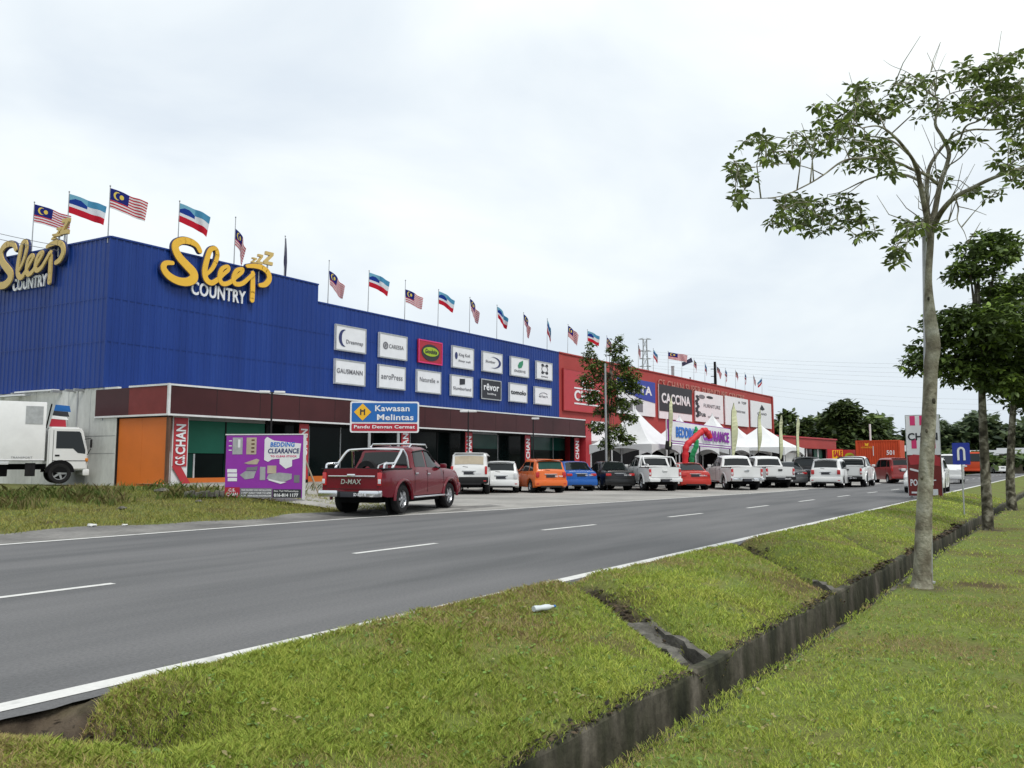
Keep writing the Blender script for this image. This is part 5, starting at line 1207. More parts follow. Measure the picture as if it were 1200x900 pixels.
# (pole foot px, py, pole top px, py, kind, fly as share of full, droop, yaw offset in degrees from 'to the right in view', side wall?, label)
G1 = 'flags along the roof edge of the blue store'; G2 = 'flags along the roof edge of the red showroom'
FL = [(37, 292, 41, 237, 's', 1.0, .16, 0, 1, 'striped flag with a yellow crescent above the side wall lettering'),
      (78, 287, 81, 225, 'b', 1.0, .18, 0, 1, 'light blue, white and red flag above the side wall, left of the roof corner'),
      (126.5, 278, 129, 218, 's', 1.0, .22, 0, 0, 'striped flag with a crescent on the pole at the very corner of the blue store'),
      (208, 296, 211, 236, 'b', .92, .26, 0, 0, 'light blue, white and red flag flying above the big S of the front lettering'),
      (274, 311, 277, 255, 's', .7, .75, 10, 0, 'drooping striped flag above the middle of the front lettering'),
      (333, 322, 334.5, 277, 'f', .8, 1.0, 0, 0, 'furled dark flag on a pole near the step in the blue roofline'),
      (384, 357, 387.5, 306, 's', .8, .55, 10, 0, 'faded striped flag just right of the step in the blue roofline'),
      (431, 366, 434.5, 318, 'b', .85, .25, 10, 0, 'light blue, white and red flag, second right of the step in the roofline'),
      (474, 375, 476.5, 329, 's', .8, .3, 10, 0, 'striped flag, third right of the step in the roofline'),
      (513, 383, 515.5, 340, 'b', .8, .35, 10, 0, 'light blue, white and red flag, fourth right of the step in the roofline'),
      (550, 390, 552, 349, 's', .8, .72, 15, 0, 'drooping striped flag, fifth right of the step in the roofline'),
      (582, 397, 583.5, 358, 'b', .8, .6, 15, 0, 'light blue, white and red flag, sixth right of the step in the roofline'),
      (613, 403, 615, 367, 's', .8, .8, 15, 0, 'drooping striped flag, second from the end of the blue roofline'),
      (641, 409, 642.5, 374, 'b', .7, .98, 15, 0, 'limp light blue and red flag at the end of the blue roofline'),
      (665, 416, 668, 381, 's', .85, .55, 10, 0, 'striped flag on the first pole of the red roofline'),
      (688, 420, 690, 387, 'b', .85, .3, 10, 0, 'light blue, white and red flag above the left half of the roadside tree'),
      (711, 425, 712, 394, 's', .8, .8, 10, 0, 'drooping striped flag above the middle of the roadside tree'),
      (748, 433, 749, 403, 's', .7, 1.0, 20, 0, 'limp striped flag just left of the lattice tower'),
      (765.5, 436.5, 767, 409, 'b', .8, .75, 15, 0, 'drooping light blue and red flag just right of the lattice tower'),
      (783, 440, 784, 412, 's', 1.15, .15, 0, 0, 'wide open striped flag right of the lattice tower'),
      (799, 443, 800, 424, 'u', 1.0, -.35, 0, 0, 'dark flag blown up to the right beside the wide striped one'),
      (813, 446, 815, 421, 's', .75, .85, 15, 0, 'small striped flag, ninth from the far end of the red roofline'),
      (826, 449, 827.5, 425, 'b', .7, .98, 15, 0, 'small limp red flag, eighth from the far end of the red roofline'),
      (840, 452, 841, 429, 's', .9, .7, 10, 0, 'small striped flag on the pole beside the dark mast'),
      (850, 454, 851, 432, 'b', .75, .98, 15, 0, 'small red flag just right of the dark mast'),
      (862, 456, 863, 434, 's', .75, .8, 15, 0, 'small striped flag, fourth from the far end of the red roofline'),
      (873, 458.5, 874, 437, 'b', .7, 1.0, 15, 0, 'small limp dark red flag, third from the far end of the red roofline'),
      (883, 460.5, 884, 440, 's', .7, .9, 15, 0, 'small drooping striped flag, next to the last of the red roofline'),
      (893, 463, 894, 443, 'b', .8, .6, 190, 0, 'last small light blue and white flag at the far end of the red roofline')]
mat('flag_dark', (.03, .03, .07), .8, var=.2)
for i, (x0, y0, x1, y1, kd, fy, dr, yo, side, lab) in enumerate(FL):
    pl = (lambda a, b: ps(a, b, -.25)) if side else (lambda a, b: pf(a, b, -.25))
    foot = pl(x0, y0); top = pl(x1, y1)
    if i == 2: foot = pf(x0, y0, -.2); top = pf(x1, y1, -.2)
    roofz = z_top-.2 if (side or i < 6) else (z_low-.2)
    root = thing('roof_flag', lab, 'flag', (foot.x, foot.y, roofz), 0, G1 if i < 14 else G2)
    hp = top.z-roofz; lean = (top-foot); lean.z = 0
    r_pole = .022 if i < 14 else .02
    mb = MB(); mb.tube([(0, 0, 0), (lean.x*.3, lean.y*.3, hp)], [r_pole*1.2, r_pole*.8], 'grey_metal', n=6); mb.build('pole', root)
    mb = MB(); mb.lathe([(.001, .05), (.03, .03), (.035, 0), (.02, -.03), (.001, -.03)], 'grey_metal', c=(lean.x*.3, lean.y*.3, hp), n=8); mb.build('finial', root)
    hh = .84 if i < 6 else .80 if i < 14 else .85 if i < 17 else .66; fl_ = 1.75*fy*(.87 if i < 6 else .85 if i < 14 else .75 if i < 17 else (.60 if i != 19 else .92))
    if kd == 'u': hh = .4
    heading = math.atan2(ray(x1, y1).y, ray(x1, y1).x)-R(90)+R(yo)      # streaming to the right
    tp = Vector((lean.x*.3, lean.y*.3, hp-.08 - (.45 if i in (4, 6, 8) else 0)))
    mn = {'s': 'striped_flag', 'b': 'banded_flag', 'f': 'flag_dark', 'u': 'flag_dark'}[kd]
    if kd == 'f':
        mb = MB(); mb.tube([(.03, 0, hp-.1), (.06, .02, hp*.7), (.05, 0, hp*.45), (.07, 0, .15)], [.03, .07, .09, .04], mn, n=7); mb.build('flag', root)
    else: flag_cloth(tp, top, fl_, hh*(1 if dr < .9 else 1.0), heading, dr, mn, root, i*7+3, wav=.07 if dr < .5 else .11)
# slim posts and the dark mast behind the red roofline
for (px, y0, y1, r_, lab, nm, d) in ((788.5, 441, 430, .10, 'short dark flue on the roof between two flags', 'roof_flue', .8), (809, 449, 443, .05, 'thin short vent rod on the red roof', 'roof_vent', .6)):
    a, b = pf(px, y0, -.9), pf(px, y1, -.9); root = thing(nm, lab, 'roof vent', (a.x, a.y, z_low-.2)); mb = MB(); mb.tube([(0, 0, 0), (0, 0, b.z-z_low+.2)], r_*1.6, 'grey_metal', n=8); mb.build('pipe', root); mb = MB(); mb.tube([(0, 0, b.z-z_low+.2), (0, 0, b.z-z_low+.28)], r_*1.9, 'grey_metal', n=8); mb.build('cap', root)
m0 = at_depth(840.5, 543, 105); root = thing('power_mast', 'dark mast with short cross arms rising behind the red showroom', 'mast', (m0.x, m0.y, 0))
mh = at_depth(840.5, 424, 105).z; mb = MB(); mb.tube([(0, 0, 0), (0, 0, mh)], [.28, .16], 'dark', n=8); mb.build('pole', root)
rd_ = Vector((SF, -CF, 0))
for yy in (432.5, 441, 449.5):
    z = at_depth(840.5, yy, 105).z; mb = MB(); mb.tube([tuple(-rd_*.55+UPV*z), tuple(rd_*.1+UPV*z)], .05, 'dark', n=5); mb.build('cross_arm', root)
# lattice transmission tower
TD = 170.0; t0 = at_depth(758, 543, TD); root = thing('transmission_tower', 'steel lattice power tower standing behind the showroom roof', 'power tower', (t0.x, t0.y, 0))
zt_ = at_depth(758, 397.5, TD).z; mb = MB(); W0, W1 = 3.4, .75
wz = lambda z: W0+(W1-W0)*min(1, z/(zt_*.92))
def P4(z): w = wz(z)/2; return [rd_*sx*w+Vector((CF, SF, 0))*sy*w+UPV*z for sx, sy in ((-1, -1), (1, -1), (1, 1), (-1, 1))]
zs_ = [zt_*k/14 for k in range(15)]
for c4 in range(4): mb.tube([tuple(P4(z)[c4]) for z in zs_], .07, 'grey_metal', n=4)
for a, b in zip(zs_, zs_[1:]):
    A_, B_ = P4(a), P4(b)
    for k_ in range(4): mb.tube([tuple(A_[k_]), tuple(B_[(k_+1) % 4])], .035, 'grey_metal', n=3); mb.tube([tuple(A_[(k_+1) % 4]), tuple(B_[k_])], .035, 'grey_metal', n=3)
mb.build('lattice', root)
for yy, w in ((397.5, 1.35), (411.5, 1.25), (420.5, 1.25), (429.5, 1.25)):
    z = at_depth(758, yy, TD).z; mb = MB()
    for sg in (-1, 1): mb.tube([tuple(rd_*sg*w+UPV*z), tuple(rd_*sg*.3+UPV*(z+.25))], .055, 'grey_metal', n=4); mb.tube([tuple(rd_*sg*w+UPV*z), tuple(rd_*sg*.3+UPV*(z-.05))], .055, 'grey_metal', n=4)
    mb.tube([tuple(-rd_*w+UPV*z), tuple(rd_*w+UPV*z)], .06, 'grey_metal', n=4); mb.build('cross_arm', root)
# power lines running right from the tower
mat('cable', (.42, .44, .46), .6, var=0)
ORD = ['topmost', 'second', 'third', 'fourth', 'fifth', 'sixth', 'seventh', 'eighth', 'lowest']
for i, (yl, yr) in enumerate(((412, 424), (415, 431), (420, 437), (423, 444), (428, 451), (431, 458), (437, 466), (441, 473), (447, 480))):
    a = at_depth(762 if i < 6 else 900, yl if i < 6 else yl+16, TD+i); b = at_depth(1320, yr, 130+i*2); mb = MB()
    mb.tube([tuple(a+(b-a)*t-UPV*(2.6*4*t*(1-t)*.5)) for t in np.linspace(0, 1, 14)], .015, 'cable', n=4); tag(mb.build('power_line'), ORD[i]+' of the faint power lines crossing the sky right of the showroom', 'cable', 'power lines right of the showroom')
for i, (ya, yb) in enumerate(((270.5, 291), (277.5, 297))):
    a = at_depth(-60, ya-12, 30); b = ps(90 if i == 0 else 70, yb, .02)
    b = ps(70, yb-3, .1); mb = MB(); mb.tube([tuple(a+(b-a)*t-UPV*(.25*t*(1-t))) for t in np.linspace(0, 1, 10)], .012, 'ink_grey', n=4)
    tag(mb.build('overhead_wire'), ('upper' if i == 0 else 'lower')+' wire crossing behind the side wall lettering at the left edge', 'cable', 'wires at the left edge')

# ================================================================ TENTS
def tent(px, d, apex_y, w, rz, lab, hid=False, eave=2.45):
    g = at_depth(px, HZ, d); gz_ = ground_h(g.x, g.y); za = at_depth(px, apex_y, d).z-gz_
    root = thing('canopy_tent', lab, 'tent', (g.x, g.y, gz_), R(rz), 'white pagoda tents in front of the red showroom')
    mb = MB(); n = 10; vs = []; fs = []; m = 24; h = w/2
    for i in range(n+1):
        t = i/n; r = h*(1-t); z = eave+(za-eave)*(t**1.38) if i else eave
        for k in range(4*6):
            c, f = divmod(k, 6); f /= 6; A = [(-1, -1), (1, -1), (1, 1), (-1, 1)][c]; B = [(1, -1), (1, 1), (-1, 1), (-1, -1)][c]
            x, y = A[0]+(B[0]-A[0])*f, A[1]+(B[1]-A[1])*f; sag = -.10*math.sin(f*math.pi)*(1-t)*t*3
            vs.append((x*max(r, .03), y*max(r, .03), z+sag))
    for i in range(n):
        for k in range(24): fs.append((i*24+k, i*24+(k+1) % 24, (i+1)*24+(k+1) % 24, (i+1)*24+k))
    mb.add(vs, fs, 'tent_fabric', True); mb.tube([(0, 0, za-.05), (0, 0, za+.14)], .05, 'tent_fabric', n=6); mb.build('roof', root)
    mb = MB()
    for c in range(4):
        A = [(-1, -1), (1, -1), (1, 1), (-1, 1)][c]; B = [(1, -1), (1, 1), (-1, 1), (-1, -1)][c]; N_ = 30; vs = []
        for k in range(N_+1):
            f = k/N_; x, y = (A[0]+(B[0]-A[0])*f)*(h+.01), (A[1]+(B[1]-A[1])*f)*(h+.01); dz = .20+.34*abs(2*f-1)**2.2; vs += [(x, y, eave+.02), (x*1.0, y*1.0, eave-dz)]
        mb.add(vs, [(2*k, 2*k+2, 2*k+3, 2*k+1) for k in range(N_)], 'tent_fabric')
    mb.build('valance', root)
    for sx, sy in ((-1, -1), (1, -1), (1, 1), (-1, 1)): mb = MB(); mb.tube([(sx*(h-.06), sy*(h-.06), -.3), (sx*(h-.06), sy*(h-.06), eave)], .045, 'white_metal', n=8); mb.build('leg', root)
    mb = MB()
    for c in range(4):
        A = [(-1, -1), (1, -1), (1, 1), (-1, 1)][c]; B = [(1, -1), (1, 1), (-1, 1), (-1, -1)][c]; mb.tube([(A[0]*(h-.06), A[1]*(h-.06), eave-.02), (B[0]*(h-.06), B[1]*(h-.06), eave-.02)], .03, 'grey_metal', n=6)
    mb.build('frame', root); return root
TR = math.degrees(math.atan2(DF.y, DF.x))
tent(703, 60, 497, 4.4, TR, 'leftmost white tent, half hidden by the roadside tree')
tent(745, 49, 479, 4.0, TR, 'tallest looking white tent just right of the roadside tree')
tent(797, 53, 489, 3.8, TR, 'white tent behind the left end of the purple banner')
tent(836, 56, 487, 3.9, TR, 'white tent behind the right end of the purple banner')
tent(864, 59, 500, 3.8, TR, 'white tent between two pale yellow feather flags')
tent(893, 58, 498.5, 4.6, TR, 'white tent at the far right end of the row of tents')
# dark stock, tables and a few mattresses under the tents
TS = [(725, 56, 'dark'), (765, 57, 'brown'), (815, 62, 'dark'), (850, 66, 'brown'), (880, 68, 'dark')]
for i, (px, d, mm_) in enumerate(TS):
    g = at_depth(px, HZ, d); root = thing('display_table', ['dark display table under the tall white tent', 'brown display table behind the white pickup with a roll bar', 'dark display table behind the red inflatable tube', 'brown display table behind the second white pickup', 'dark display table under the last tent'][i], 'table', (g.x, g.y, ground_h(g.x, g.y)), R(TR), 'display tables under the tents')
    mb = MB(); mb.box((0, 0, .78), (2.4, .9, .06), mm_, bev=.01); mb.build('table_top', root)
    for sx in (-1, 1):
        for sy in (-1, 1): mb = MB(); mb.tube([(sx*1.1, sy*.38, 0), (sx*1.1, sy*.38, .75)], .03, 'grey_metal', n=6); mb.build('leg', root)
# purple banner across the tents
A_ = at_depth(783, 543, 46.5); B_ = at_depth(857, 543, 50.5); BD = (B_-A_); BD.z = 0; LB = BD.length; BD.normalize()
zt0, zb0 = at_depth(783, 492, 46.5).z, at_depth(783, 519.5, 46.5).z; zt1, zb1 = at_depth(857, 502.5, 50.5).z, at_depth(857, 526.5, 50.5).z
ban = thing('clearance_banner', 'long white and purple clearance banner strung in front of the white tents', 'banner', (A_.x, A_.y, 0))
BN = BD.cross(UPV); upb = UPV
def bp_(f, g_): z0 = zb0+(zb1-zb0)*f; z1 = zt0+(zt1-zt0)*f; return BD*(LB*f)+UPV*(z0+(z1-z0)*g_)
def bquad(name, f0, f1, g0, g1, m, lift, parent):
    mb = MB(); N_ = 12; vs = []
    for k in range(N_+1):
        f = f0+(f1-f0)*k/N_; o = BN*(lift+.04*math.sin(f*9)); vs += [tuple(bp_(f, g0)+o), tuple(bp_(f, g1)+o), tuple(bp_(f, g1)+o-BN*.006), tuple(bp_(f, g0)+o-BN*.006)]
    mb.add(vs, [(4*k+a, 4*k+(a+1) % 4, 4*k+4+(a+1) % 4, 4*k+4+a) for k in range(N_) for a in range(4)]+[(0, 1, 2, 3), (4*N_+3, 4*N_+2, 4*N_+1, 4*N_)], m); return mb.build(name, parent)
bb = bquad('sheet', 0, 1, 0, 1, 'purple', 0, ban)
bquad('white_panel', .055, .99, .14, .97, 'sign_white', .012, bb); bquad('white_strip', .02, .99, .04, .10, 'sign_white', .012, bb)
sl_ = (zb1-zb0)/LB
UPB = UPV
xdb = (bp_(1, .2)-bp_(0, .2)).normalized()
lettering('BEDDING', bp_(.11, .30), xdb, LB*.32, (zt0-zb0)*.46, 'ink_blue', bb, .03, .02, lift=.07, up=UPV)
lettering('CLEARANCE', bp_(.52, .28), xdb, LB*.43, (zt0-zb0)*.48, 'purple', bb, .04, .02, lift=.09, up=UPV)
for f in (0, .5, 1): 
    q = BD*(LB*f)-BN*.08; mb = MB(); mb.tube([tuple(q), tuple(q+UPV*(bp_(f, 1).z+.05))], .04, 'black_trim' if f else 'white_metal', n=6); mb.build('post', ban)
# inflatable dancing tubes
mat('tube_red', (.50, .012, .02), .6, var=.1); mat('tube_green', (.01, .28, .09), .6, var=.1)
for nm_, lab, pts, r_, m_ in (('inflatable_tube', 'bent red inflatable dancing tube in front of the purple banner', [(802.5, 556, 44), (803, 538, 44), (804.5, 523, 44), (812, 515, 44.2), (821, 507, 44.6), (826, 504.5, 44.7), (830.5, 509.5, 44.8)], .17, 'tube_red'),
                              ('inflatable_tube', 'green inflatable dancing tube behind the red one', [(812.5, 556, 45.6), (810.5, 542, 45.6), (812, 532, 45.6), (816, 522, 45.6), (815, 512, 45.6), (816, 504, 45.6)], .14, 'tube_green')):
    P_ = [at_depth(*p) for p in pts]; P_[0].z = 0; root = thing(nm_, lab, 'inflatable', (P_[0].x, P_[0].y, 0)); o_ = Vector((P_[0].x, P_[0].y, 0))
    c_ = crom([tuple(p-o_) for p in P_], 6); mb = MB(); mb.tube(c_, [r_*(1+.12*math.sin(k*1.9)) for k in range(len(c_))], m_, n=12); mb.build('body', root)
    mb = MB(); mb.box((0, 0, .2), (.5, .5, .4), 'dark', bev=.05); mb.build('blower', root)
    hd = Vector(c_[-1]); mb = MB()
    if m_ == 'tube_red':
        mb.tube([tuple(hd), tuple(hd+rd_*.10-UPV*.2)], [.17, .13], m_, n=10); mb.build('head', root)
    else: mb.tube([tuple(hd), tuple(hd+UPV*.2-rd_*.03)], [.12, .05], m_, n=8); mb.build('head', root)
# speaker stands at the foot of the banner
for px, py, d, lab in ((784, 524, 46, 'black loudspeaker on a slanted stand at the left end of the purple banner'),):
    g = at_depth(px, HZ, d); root = thing('loudspeaker', lab, 'speaker', (g.x, g.y, 0), R(TR)); z = at_depth(px, py, d).z; mb = MB(); mb.box((0, 0, z+.1), (.3, .3, .45), 'black_trim', bev=.03, ry=.3); mb.build('cabinet', root)
    mb = MB(); mb.tube([(0, 0, z), (-.25, 0, 0)], .03, 'black_trim', n=6); mb.tube([(-.1, 0, 1.0), (.3, 0, 0)], .02, 'black_trim', n=6); mb.build('stand', root)
# feather flags
for i, (px, yt, d, w, lab) in enumerate(((784.5, 463, 45, .20, 'pale yellow feather flag at the left end of the purple banner'), (858, 472, 49, .36, 'wide yellow feather flag at the right end of the purple banner'), (889, 480, 52, .24, 'pale yellow feather flag in front of the last tent'), (914, 486.5, 54, .24, 'pale yellow feather flag right of the last tent peak'), (934, 488, 57, .22, 'rightmost pale yellow feather flag before the low red building'))):
    g = at_depth(px, HZ, d); zt2 = at_depth(px, yt, d).z; gr = ground_h(g.x, g.y); root = thing('feather_flag', lab, 'flag', (g.x, g.y, gr), 0, 'pale yellow feather flags among the tents'); h_ = zt2-gr
    mb = MB(); mb.tube([(0, 0, 0), (0, 0, h_*.7), tuple(rd_*.04+UPV*h_*.9), tuple(rd_*.2+UPV*h_)], [.025, .02, .015, .01], 'black_trim', n=6); mb.build('pole', root)
    mb = MB(); vs = []; N_ = 14
    z0 = h_*(.45, .34, .45, .36, .36)[i]
    for k in range(N_+1):
        t = k/N_; z = z0+(h_-z0)*t; ww = w*math.sin(min(1, (t*1.15)+.12)*math.pi*.62)**.8*(1 if t < .85 else max(.15, (1-t)/.15)); a0 = rd_*(.02+(.15*max(0, t-.8)/.2)); vs += [tuple(a0+UPV*z), tuple(a0+rd_*ww+UPV*(z-.06*math.sin(t*9)))+()]
        vs[-1] = tuple(Vector(vs[-1])+Vector((CF, SF, 0))*.12*math.sin(t*8+i))
    mb.add(vs, [(2*k, 2*k+1, 2*k+3, 2*k+2) for k in range(N_)], 'pale_yellow'); mb.build('sail', root)

# ================================================================ SIGNS ON POSTS
def board(mb, w, h, m, th=.03, z0=0, y=0, x0=None):
    x0 = -w/2 if x0 is None else x0; mb.prism([(x0, y, z0), (x0+w, y, z0), (x0+w, y, z0+h), (x0, y, z0+h)], (0, th, 0), m)
def rounded(mb, x0, z0, w, h, r, y, th, m):
    P = []
    for cx, cz, a in ((x0+w-r, z0+h-r, 0), (x0+r, z0+h-r, 90), (x0+r, z0+r, 180), (x0+w-r, z0+r, 270)):
        for k in range(5): t = R(a+k*22.5); P.append((cx+r*math.cos(t), y, cz+r*math.sin(t)))
    mb.prism(P, (0, th, 0), m)
def facing(px): r = ray(px, HZ); return math.atan2(r.y, r.x)-math.pi/2          # local -y faces the viewer, local +x to the right
XD, YD = Vector((1, 0, 0)), Vector((0, 1, 0))
# crossing-area sign: blue over red
d = 31.0; g = at_depth(450, HZ, d); gr = ground_h(g.x, g.y); L_, R_ = at_depth(410, 543, d), at_depth(490.5, 543, d)
w = (R_-L_).length; zt3 = at_depth(450, 470.5, d).z-gr; zb3 = at_depth(450, 507, d).z-gr; zm = at_depth(450, 495.5, d).z-gr
sg_ = thing('road_sign', 'blue and red road sign on two grey posts behind the dark red pickup', 'road sign', (g.x, g.y, gr), facing(450)+R(-4))
mb = MB(); rounded(mb, -w/2, zb3, w, zt3-zb3, .08, 0, .03, 'sign_white'); pn_ = mb.build('plate', sg_)
e = .06; mb = MB(); rounded(mb, -w/2+e, zm+.03, w-2*e, zt3-zm-e-.03, .05, -.012, .01, 'sign_blue'); mb.build('blue_field', pn_)
mb = MB(); rounded(mb, -w/2+e, zb3+e, w-2*e, zm-zb3-e-.03, .05, -.012, .01, 'sign_red'); mb.build('red_field', pn_)
hb = zt3-zm
lettering('Kawasan', (-w*.14, -.014, zm+hb*.54), XD, w*.50, hb*.28, 'sign_white', pn_, .02, .006, lift=.002); lettering('Melintas', (-w*.11, -.014, zm+hb*.12), XD, w*.53, hb*.28, 'sign_white', pn_, .02, .006, lift=.002)
lettering('Pandu Dengan Cermat', (-w*.44, -.014, zb3+.12), XD, w*.88, (zm-zb3)*.44, 'sign_white', pn_, .02, .006, lift=.002)
mb = MB(); cx, cz, s2 = -w*.32, zm+hb*.5, hb*.40; mb.prism([(cx+s2, -.016, cz), (cx, -.016, cz+s2), (cx-s2, -.016, cz), (cx, -.016, cz-s2)], (0, -.006, 0), 'yellow'); dm = mb.build('warning_diamond', pn_)
mb = MB(); 
for sx in (-1, 1): mb.box((cx+sx*.07, -.026, cz), (.05, .006, s2*.7), 'ink', ry=0)
mb.box((cx, -.027, cz+.04), (.16, .006, .05), 'ink'); mb.build('figure_mark', dm)
for sx in (-.22, .20): mb = MB(); mb.tube([(w*sx, .06, -.3), (w*sx, .06, zt3-.1)], .055, 'galvanised', n=8); mb.build('post', sg_)
# purple bedding billboard
g0 = on_ground(263, 587); g1 = on_ground(355.5, 590); 
gd = 25.6; a = at_depth(263, 586, gd+.15); b = at_depth(354, 589, gd-.15); grd = ground_h(a.x, a.y)
dvec = (b-a); dvec.z = 0; w = dvec.length; h = at_depth(310, 512, gd).z-at_depth(310, 585.5, gd).z; z0 = at_depth(263, 583, gd+.15).z
bbd = thing('bedding_billboard', 'purple bedding clearance billboard standing on the grass strip', 'billboard', (a.x, a.y, 0), math.atan2(dvec.y, dvec.x))
mb = MB(); board(mb, w, h, 'purple', .03, z0, 0, 0); pb = mb.build('panel', bbd)
mb = MB()
for (x_, z_, ww, hh) in ((-.03, z0+h, w+.14, .035), (w+.0, z0-.05, .07, h+.05)): mb.box((x_+ww/2, .02, z_+hh/2), (ww, .07, hh), 'white_metal')
mb.build('frame', bbd)
for x_ in (.08, w-.02): mb = MB(); mb.tube([(x_, .10, -.1), (x_, .10, z0+h*.96)], .04, 'white_metal', n=6); mb.build('post', bbd)
mb = MB(); mb.tube([(w+.02, .08, z0+h*.62), (w+.25, .9, grd-.05)], .03, 'tan', n=6); mb.build('brace', bbd)
def pr(name, x0, y0, x1, y1, m, lift=.004):            # in fractions of the panel
    mb = MB(); mb.prism([(w*x0, -lift, z0+h*y0), (w*x1, -lift, z0+h*y0), (w*x1, -lift, z0+h*y1), (w*x0, -lift, z0+h*y1)], (0, -.003, 0), m); return mb.build(name, pb)
def pp(name, pts, m, lift=.004): mb = MB(); mb.prism([(w*x, -lift, z0+h*y) for x, y in pts], (0, -.003, 0), m); return mb.build(name, pb)
pp('price_burst', [(.50, .60), (.50, .93), (.53, .97), (.62, .91), (.97, .86), (.95, .63), (.86, .60), (.86, .50), (.78, .46), (.70, .54), (.70, .62), (.60, .61), (.55, .57)], 'sign_white')
lettering('BEDDING', (w*.575, -.008, z0+h*.81), XD, w*.31, h*.075, 'ink_blue', pb, .03, .004, lift=.002, tilt=.1); lettering('CLEARANCE', (w*.545, -.008, z0+h*.705), XD, w*.40, h*.08, 'ink_navy', pb, .03, .004, lift=.002, tilt=.1)
lettering('TO CLEAR STOCK', (w*.58, -.008, z0+h*.645), XD, w*.34, h*.03, 'pink', pb, .02, .004, lift=.002)
pr('wardrobe_picture', .085, .69, .215, .96, 'galvanised'); pr('wardrobe_door', .155, .80, .185, .93, 'sign_white', .008); pr('shelf_picture', .265, .69, .395, .96, 'tan')
for k_ in range(4): pr('shelf_item', .33, .72+.062*k_, .37, .745+.062*k_, 'brown', .008)
pr('mattress_picture', .025, .40, .15, .455, 'sign_white'); pr('mattress_picture', .03, .33, .155, .385, 'sign_white'); pr('mattress_picture', .035, .26, .155, .315, 'sign_white')
pp('bed_picture', [(.24, .55), (.40, .62), (.44, .60), (.41, .53), (.30, .53)], 'tan'); pp('bed_picture', [(.19, .36), (.26, .42), (.40, .42), (.37, .31), (.26, .29)], 'galvanised'); pp('headboard_picture', [(.27, .43), (.41, .43), (.42, .50), (.38, .49), (.28, .48)], 'ink_grey')
pr('chest_picture', .45, .28, .52, .49, 'galvanised'); pp('bed_picture', [(.54, .30), (.56, .37), (.70, .40), (.86, .38), (.86, .30), (.72, .23)], 'galvanised'); pr('headboard_picture', .545, .385, .66, .51, 'tan'); pr('cabinet_picture', .89, .24, .96, .36, 'ink_grey')
pp('sheet_edge', [(.56, .28), (.72, .22), (.80, .25), (.72, .255), (.57, .30)], 'sign_white', .009)
pr('red_corner', .0, .0, .195, .165, 'sign_red'); lettering('C.S.', (w*.05, -.008, z0+h*.095), XD, w*.09, h*.05, 'sign_white', pb, .03, .004, lift=.002); lettering('CHAN', (w*.025, -.008, z0+h*.02), XD, w*.145, h*.06, 'sign_white', pb, .03, .004, lift=.002)
pr('black_corner', .62, .0, .985, .135, 'ink'); lettering('No Tel WhatsApp', (w*.64, -.008, z0+h*.085), XD, w*.31, h*.035, 'sign_white', pb, .01, .004, lift=.002); lettering('016-814 1177', (w*.64, -.008, z0+h*.015), XD, w*.31, h*.055, 'sign_white', pb, .04, .004, lift=.002)
pr('grey_corner', .20, .0, .615, .15, 'ink_grey', .003)
for k_, tx in enumerate(('FREE DELIVERY AND INSTALLATION', 'OPEN DAILY 9AM TO 6PM', 'BESIDE MAIN ROAD SHOWROOM')): lettering(tx, (w*.22, -.008, z0+h*(.105-.045*k_)), XD, w*.38, h*.028, 'sign_white', pb, .02, .004, lift=.002)
for zy in (.9, .82, .75): pr('caption', .035, zy, .075, zy+.015, 'sign_white')
# U-turn sign
d = 25.0; g = at_depth(1127, HZ, d); gr = ground_h(g.x, g.y); us_ = thing('u_turn_sign', 'blue square sign with a white bent arrow on a thin pole', 'road sign', (g.x, g.y, gr), facing(1127))
w = .47; zt4 = at_depth(1127, 519, d).z-gr; zb4 = at_depth(1127, 544.5, d).z-gr; h = zt4-zb4
mb = MB(); rounded(mb, -w/2, zb4, w, h, .02, 0, .012, 'sign_navy'); pl_ = mb.build('plate', us_)
mb = MB(); r_ = w*.17; cc_ = zb4+h*.62; pts = [(-r_, -.012, zb4+h*.2), (-r_, -.012, cc_)]+[(-r_*math.cos(t), -.012, cc_+r_*1.25*math.sin(t)) for t in np.linspace(.2, math.pi-.2, 9)]+[(r_, -.012, cc_), (r_, -.012, zb4+h*.2)]
mb.tube(pts, .034, 'sign_white', n=6, squash=(YD, .2)); mb.build('bent_arrow', pl_)
mb = MB(); mb.tube([(0, .03, -.4), (0, .03, zt4-.03)], .022, 'galvanised', n=8); mb.build('pole', us_)
# tall name board beside the road
d = 32.6; g = at_depth(1083, HZ, d); gr = 0; a = at_depth(1065, 543, d); b = at_depth(1101.5, 543, d); w = (b-a).length
nb = thing('name_board', 'tall white and pink name board with a maroon lower panel, behind the nearest tree trunk', 'sign board', (g.x, g.y, 0), facing(1083)); zT = at_depth(1083, 486, d).z; zM = at_depth(1083, 533, d).z; zB = at_depth(1083, 582, d).z
mb = MB(); board(mb, w, zT-zB, 'galvanised', .22, zB, .0); nbp = mb.build('box', nb)
def nbq(name, x0, z0_, x1, z1_, m, lift=.006, tri=None): mb = MB(); P_ = tri or [(x0, z0_), (x1, z0_), (x1, z1_), (x0, z1_)]; mb.prism([(w*(x-.5), -lift, z) for x, z in P_], (0, -.006, 0), m); return mb.build(name, nbp)
nbq('white_face', .02, zM, .98, zT-.03, 'sign_white')
for x_, z_ in ((.14, zT-.42), (.42, zT-.42), (.70, zT-.42), (.16, zM+.25), (.44, zM+.25), (.70, zM+.25)): nbq('pink_block', x_, z_, x_+.15, z_+.38, 'pink', .013)
lettering('CHAN', (-w*.44, -.014, zT-1.02), XD, w*.86, .30, 'ink', nbp, .03, .006, lift=.002); lettering('C.S.', (-w*.05, -.014, zT-.66), XD, w*.3, .12, 'ink', nbp, .02, .006, lift=.002)
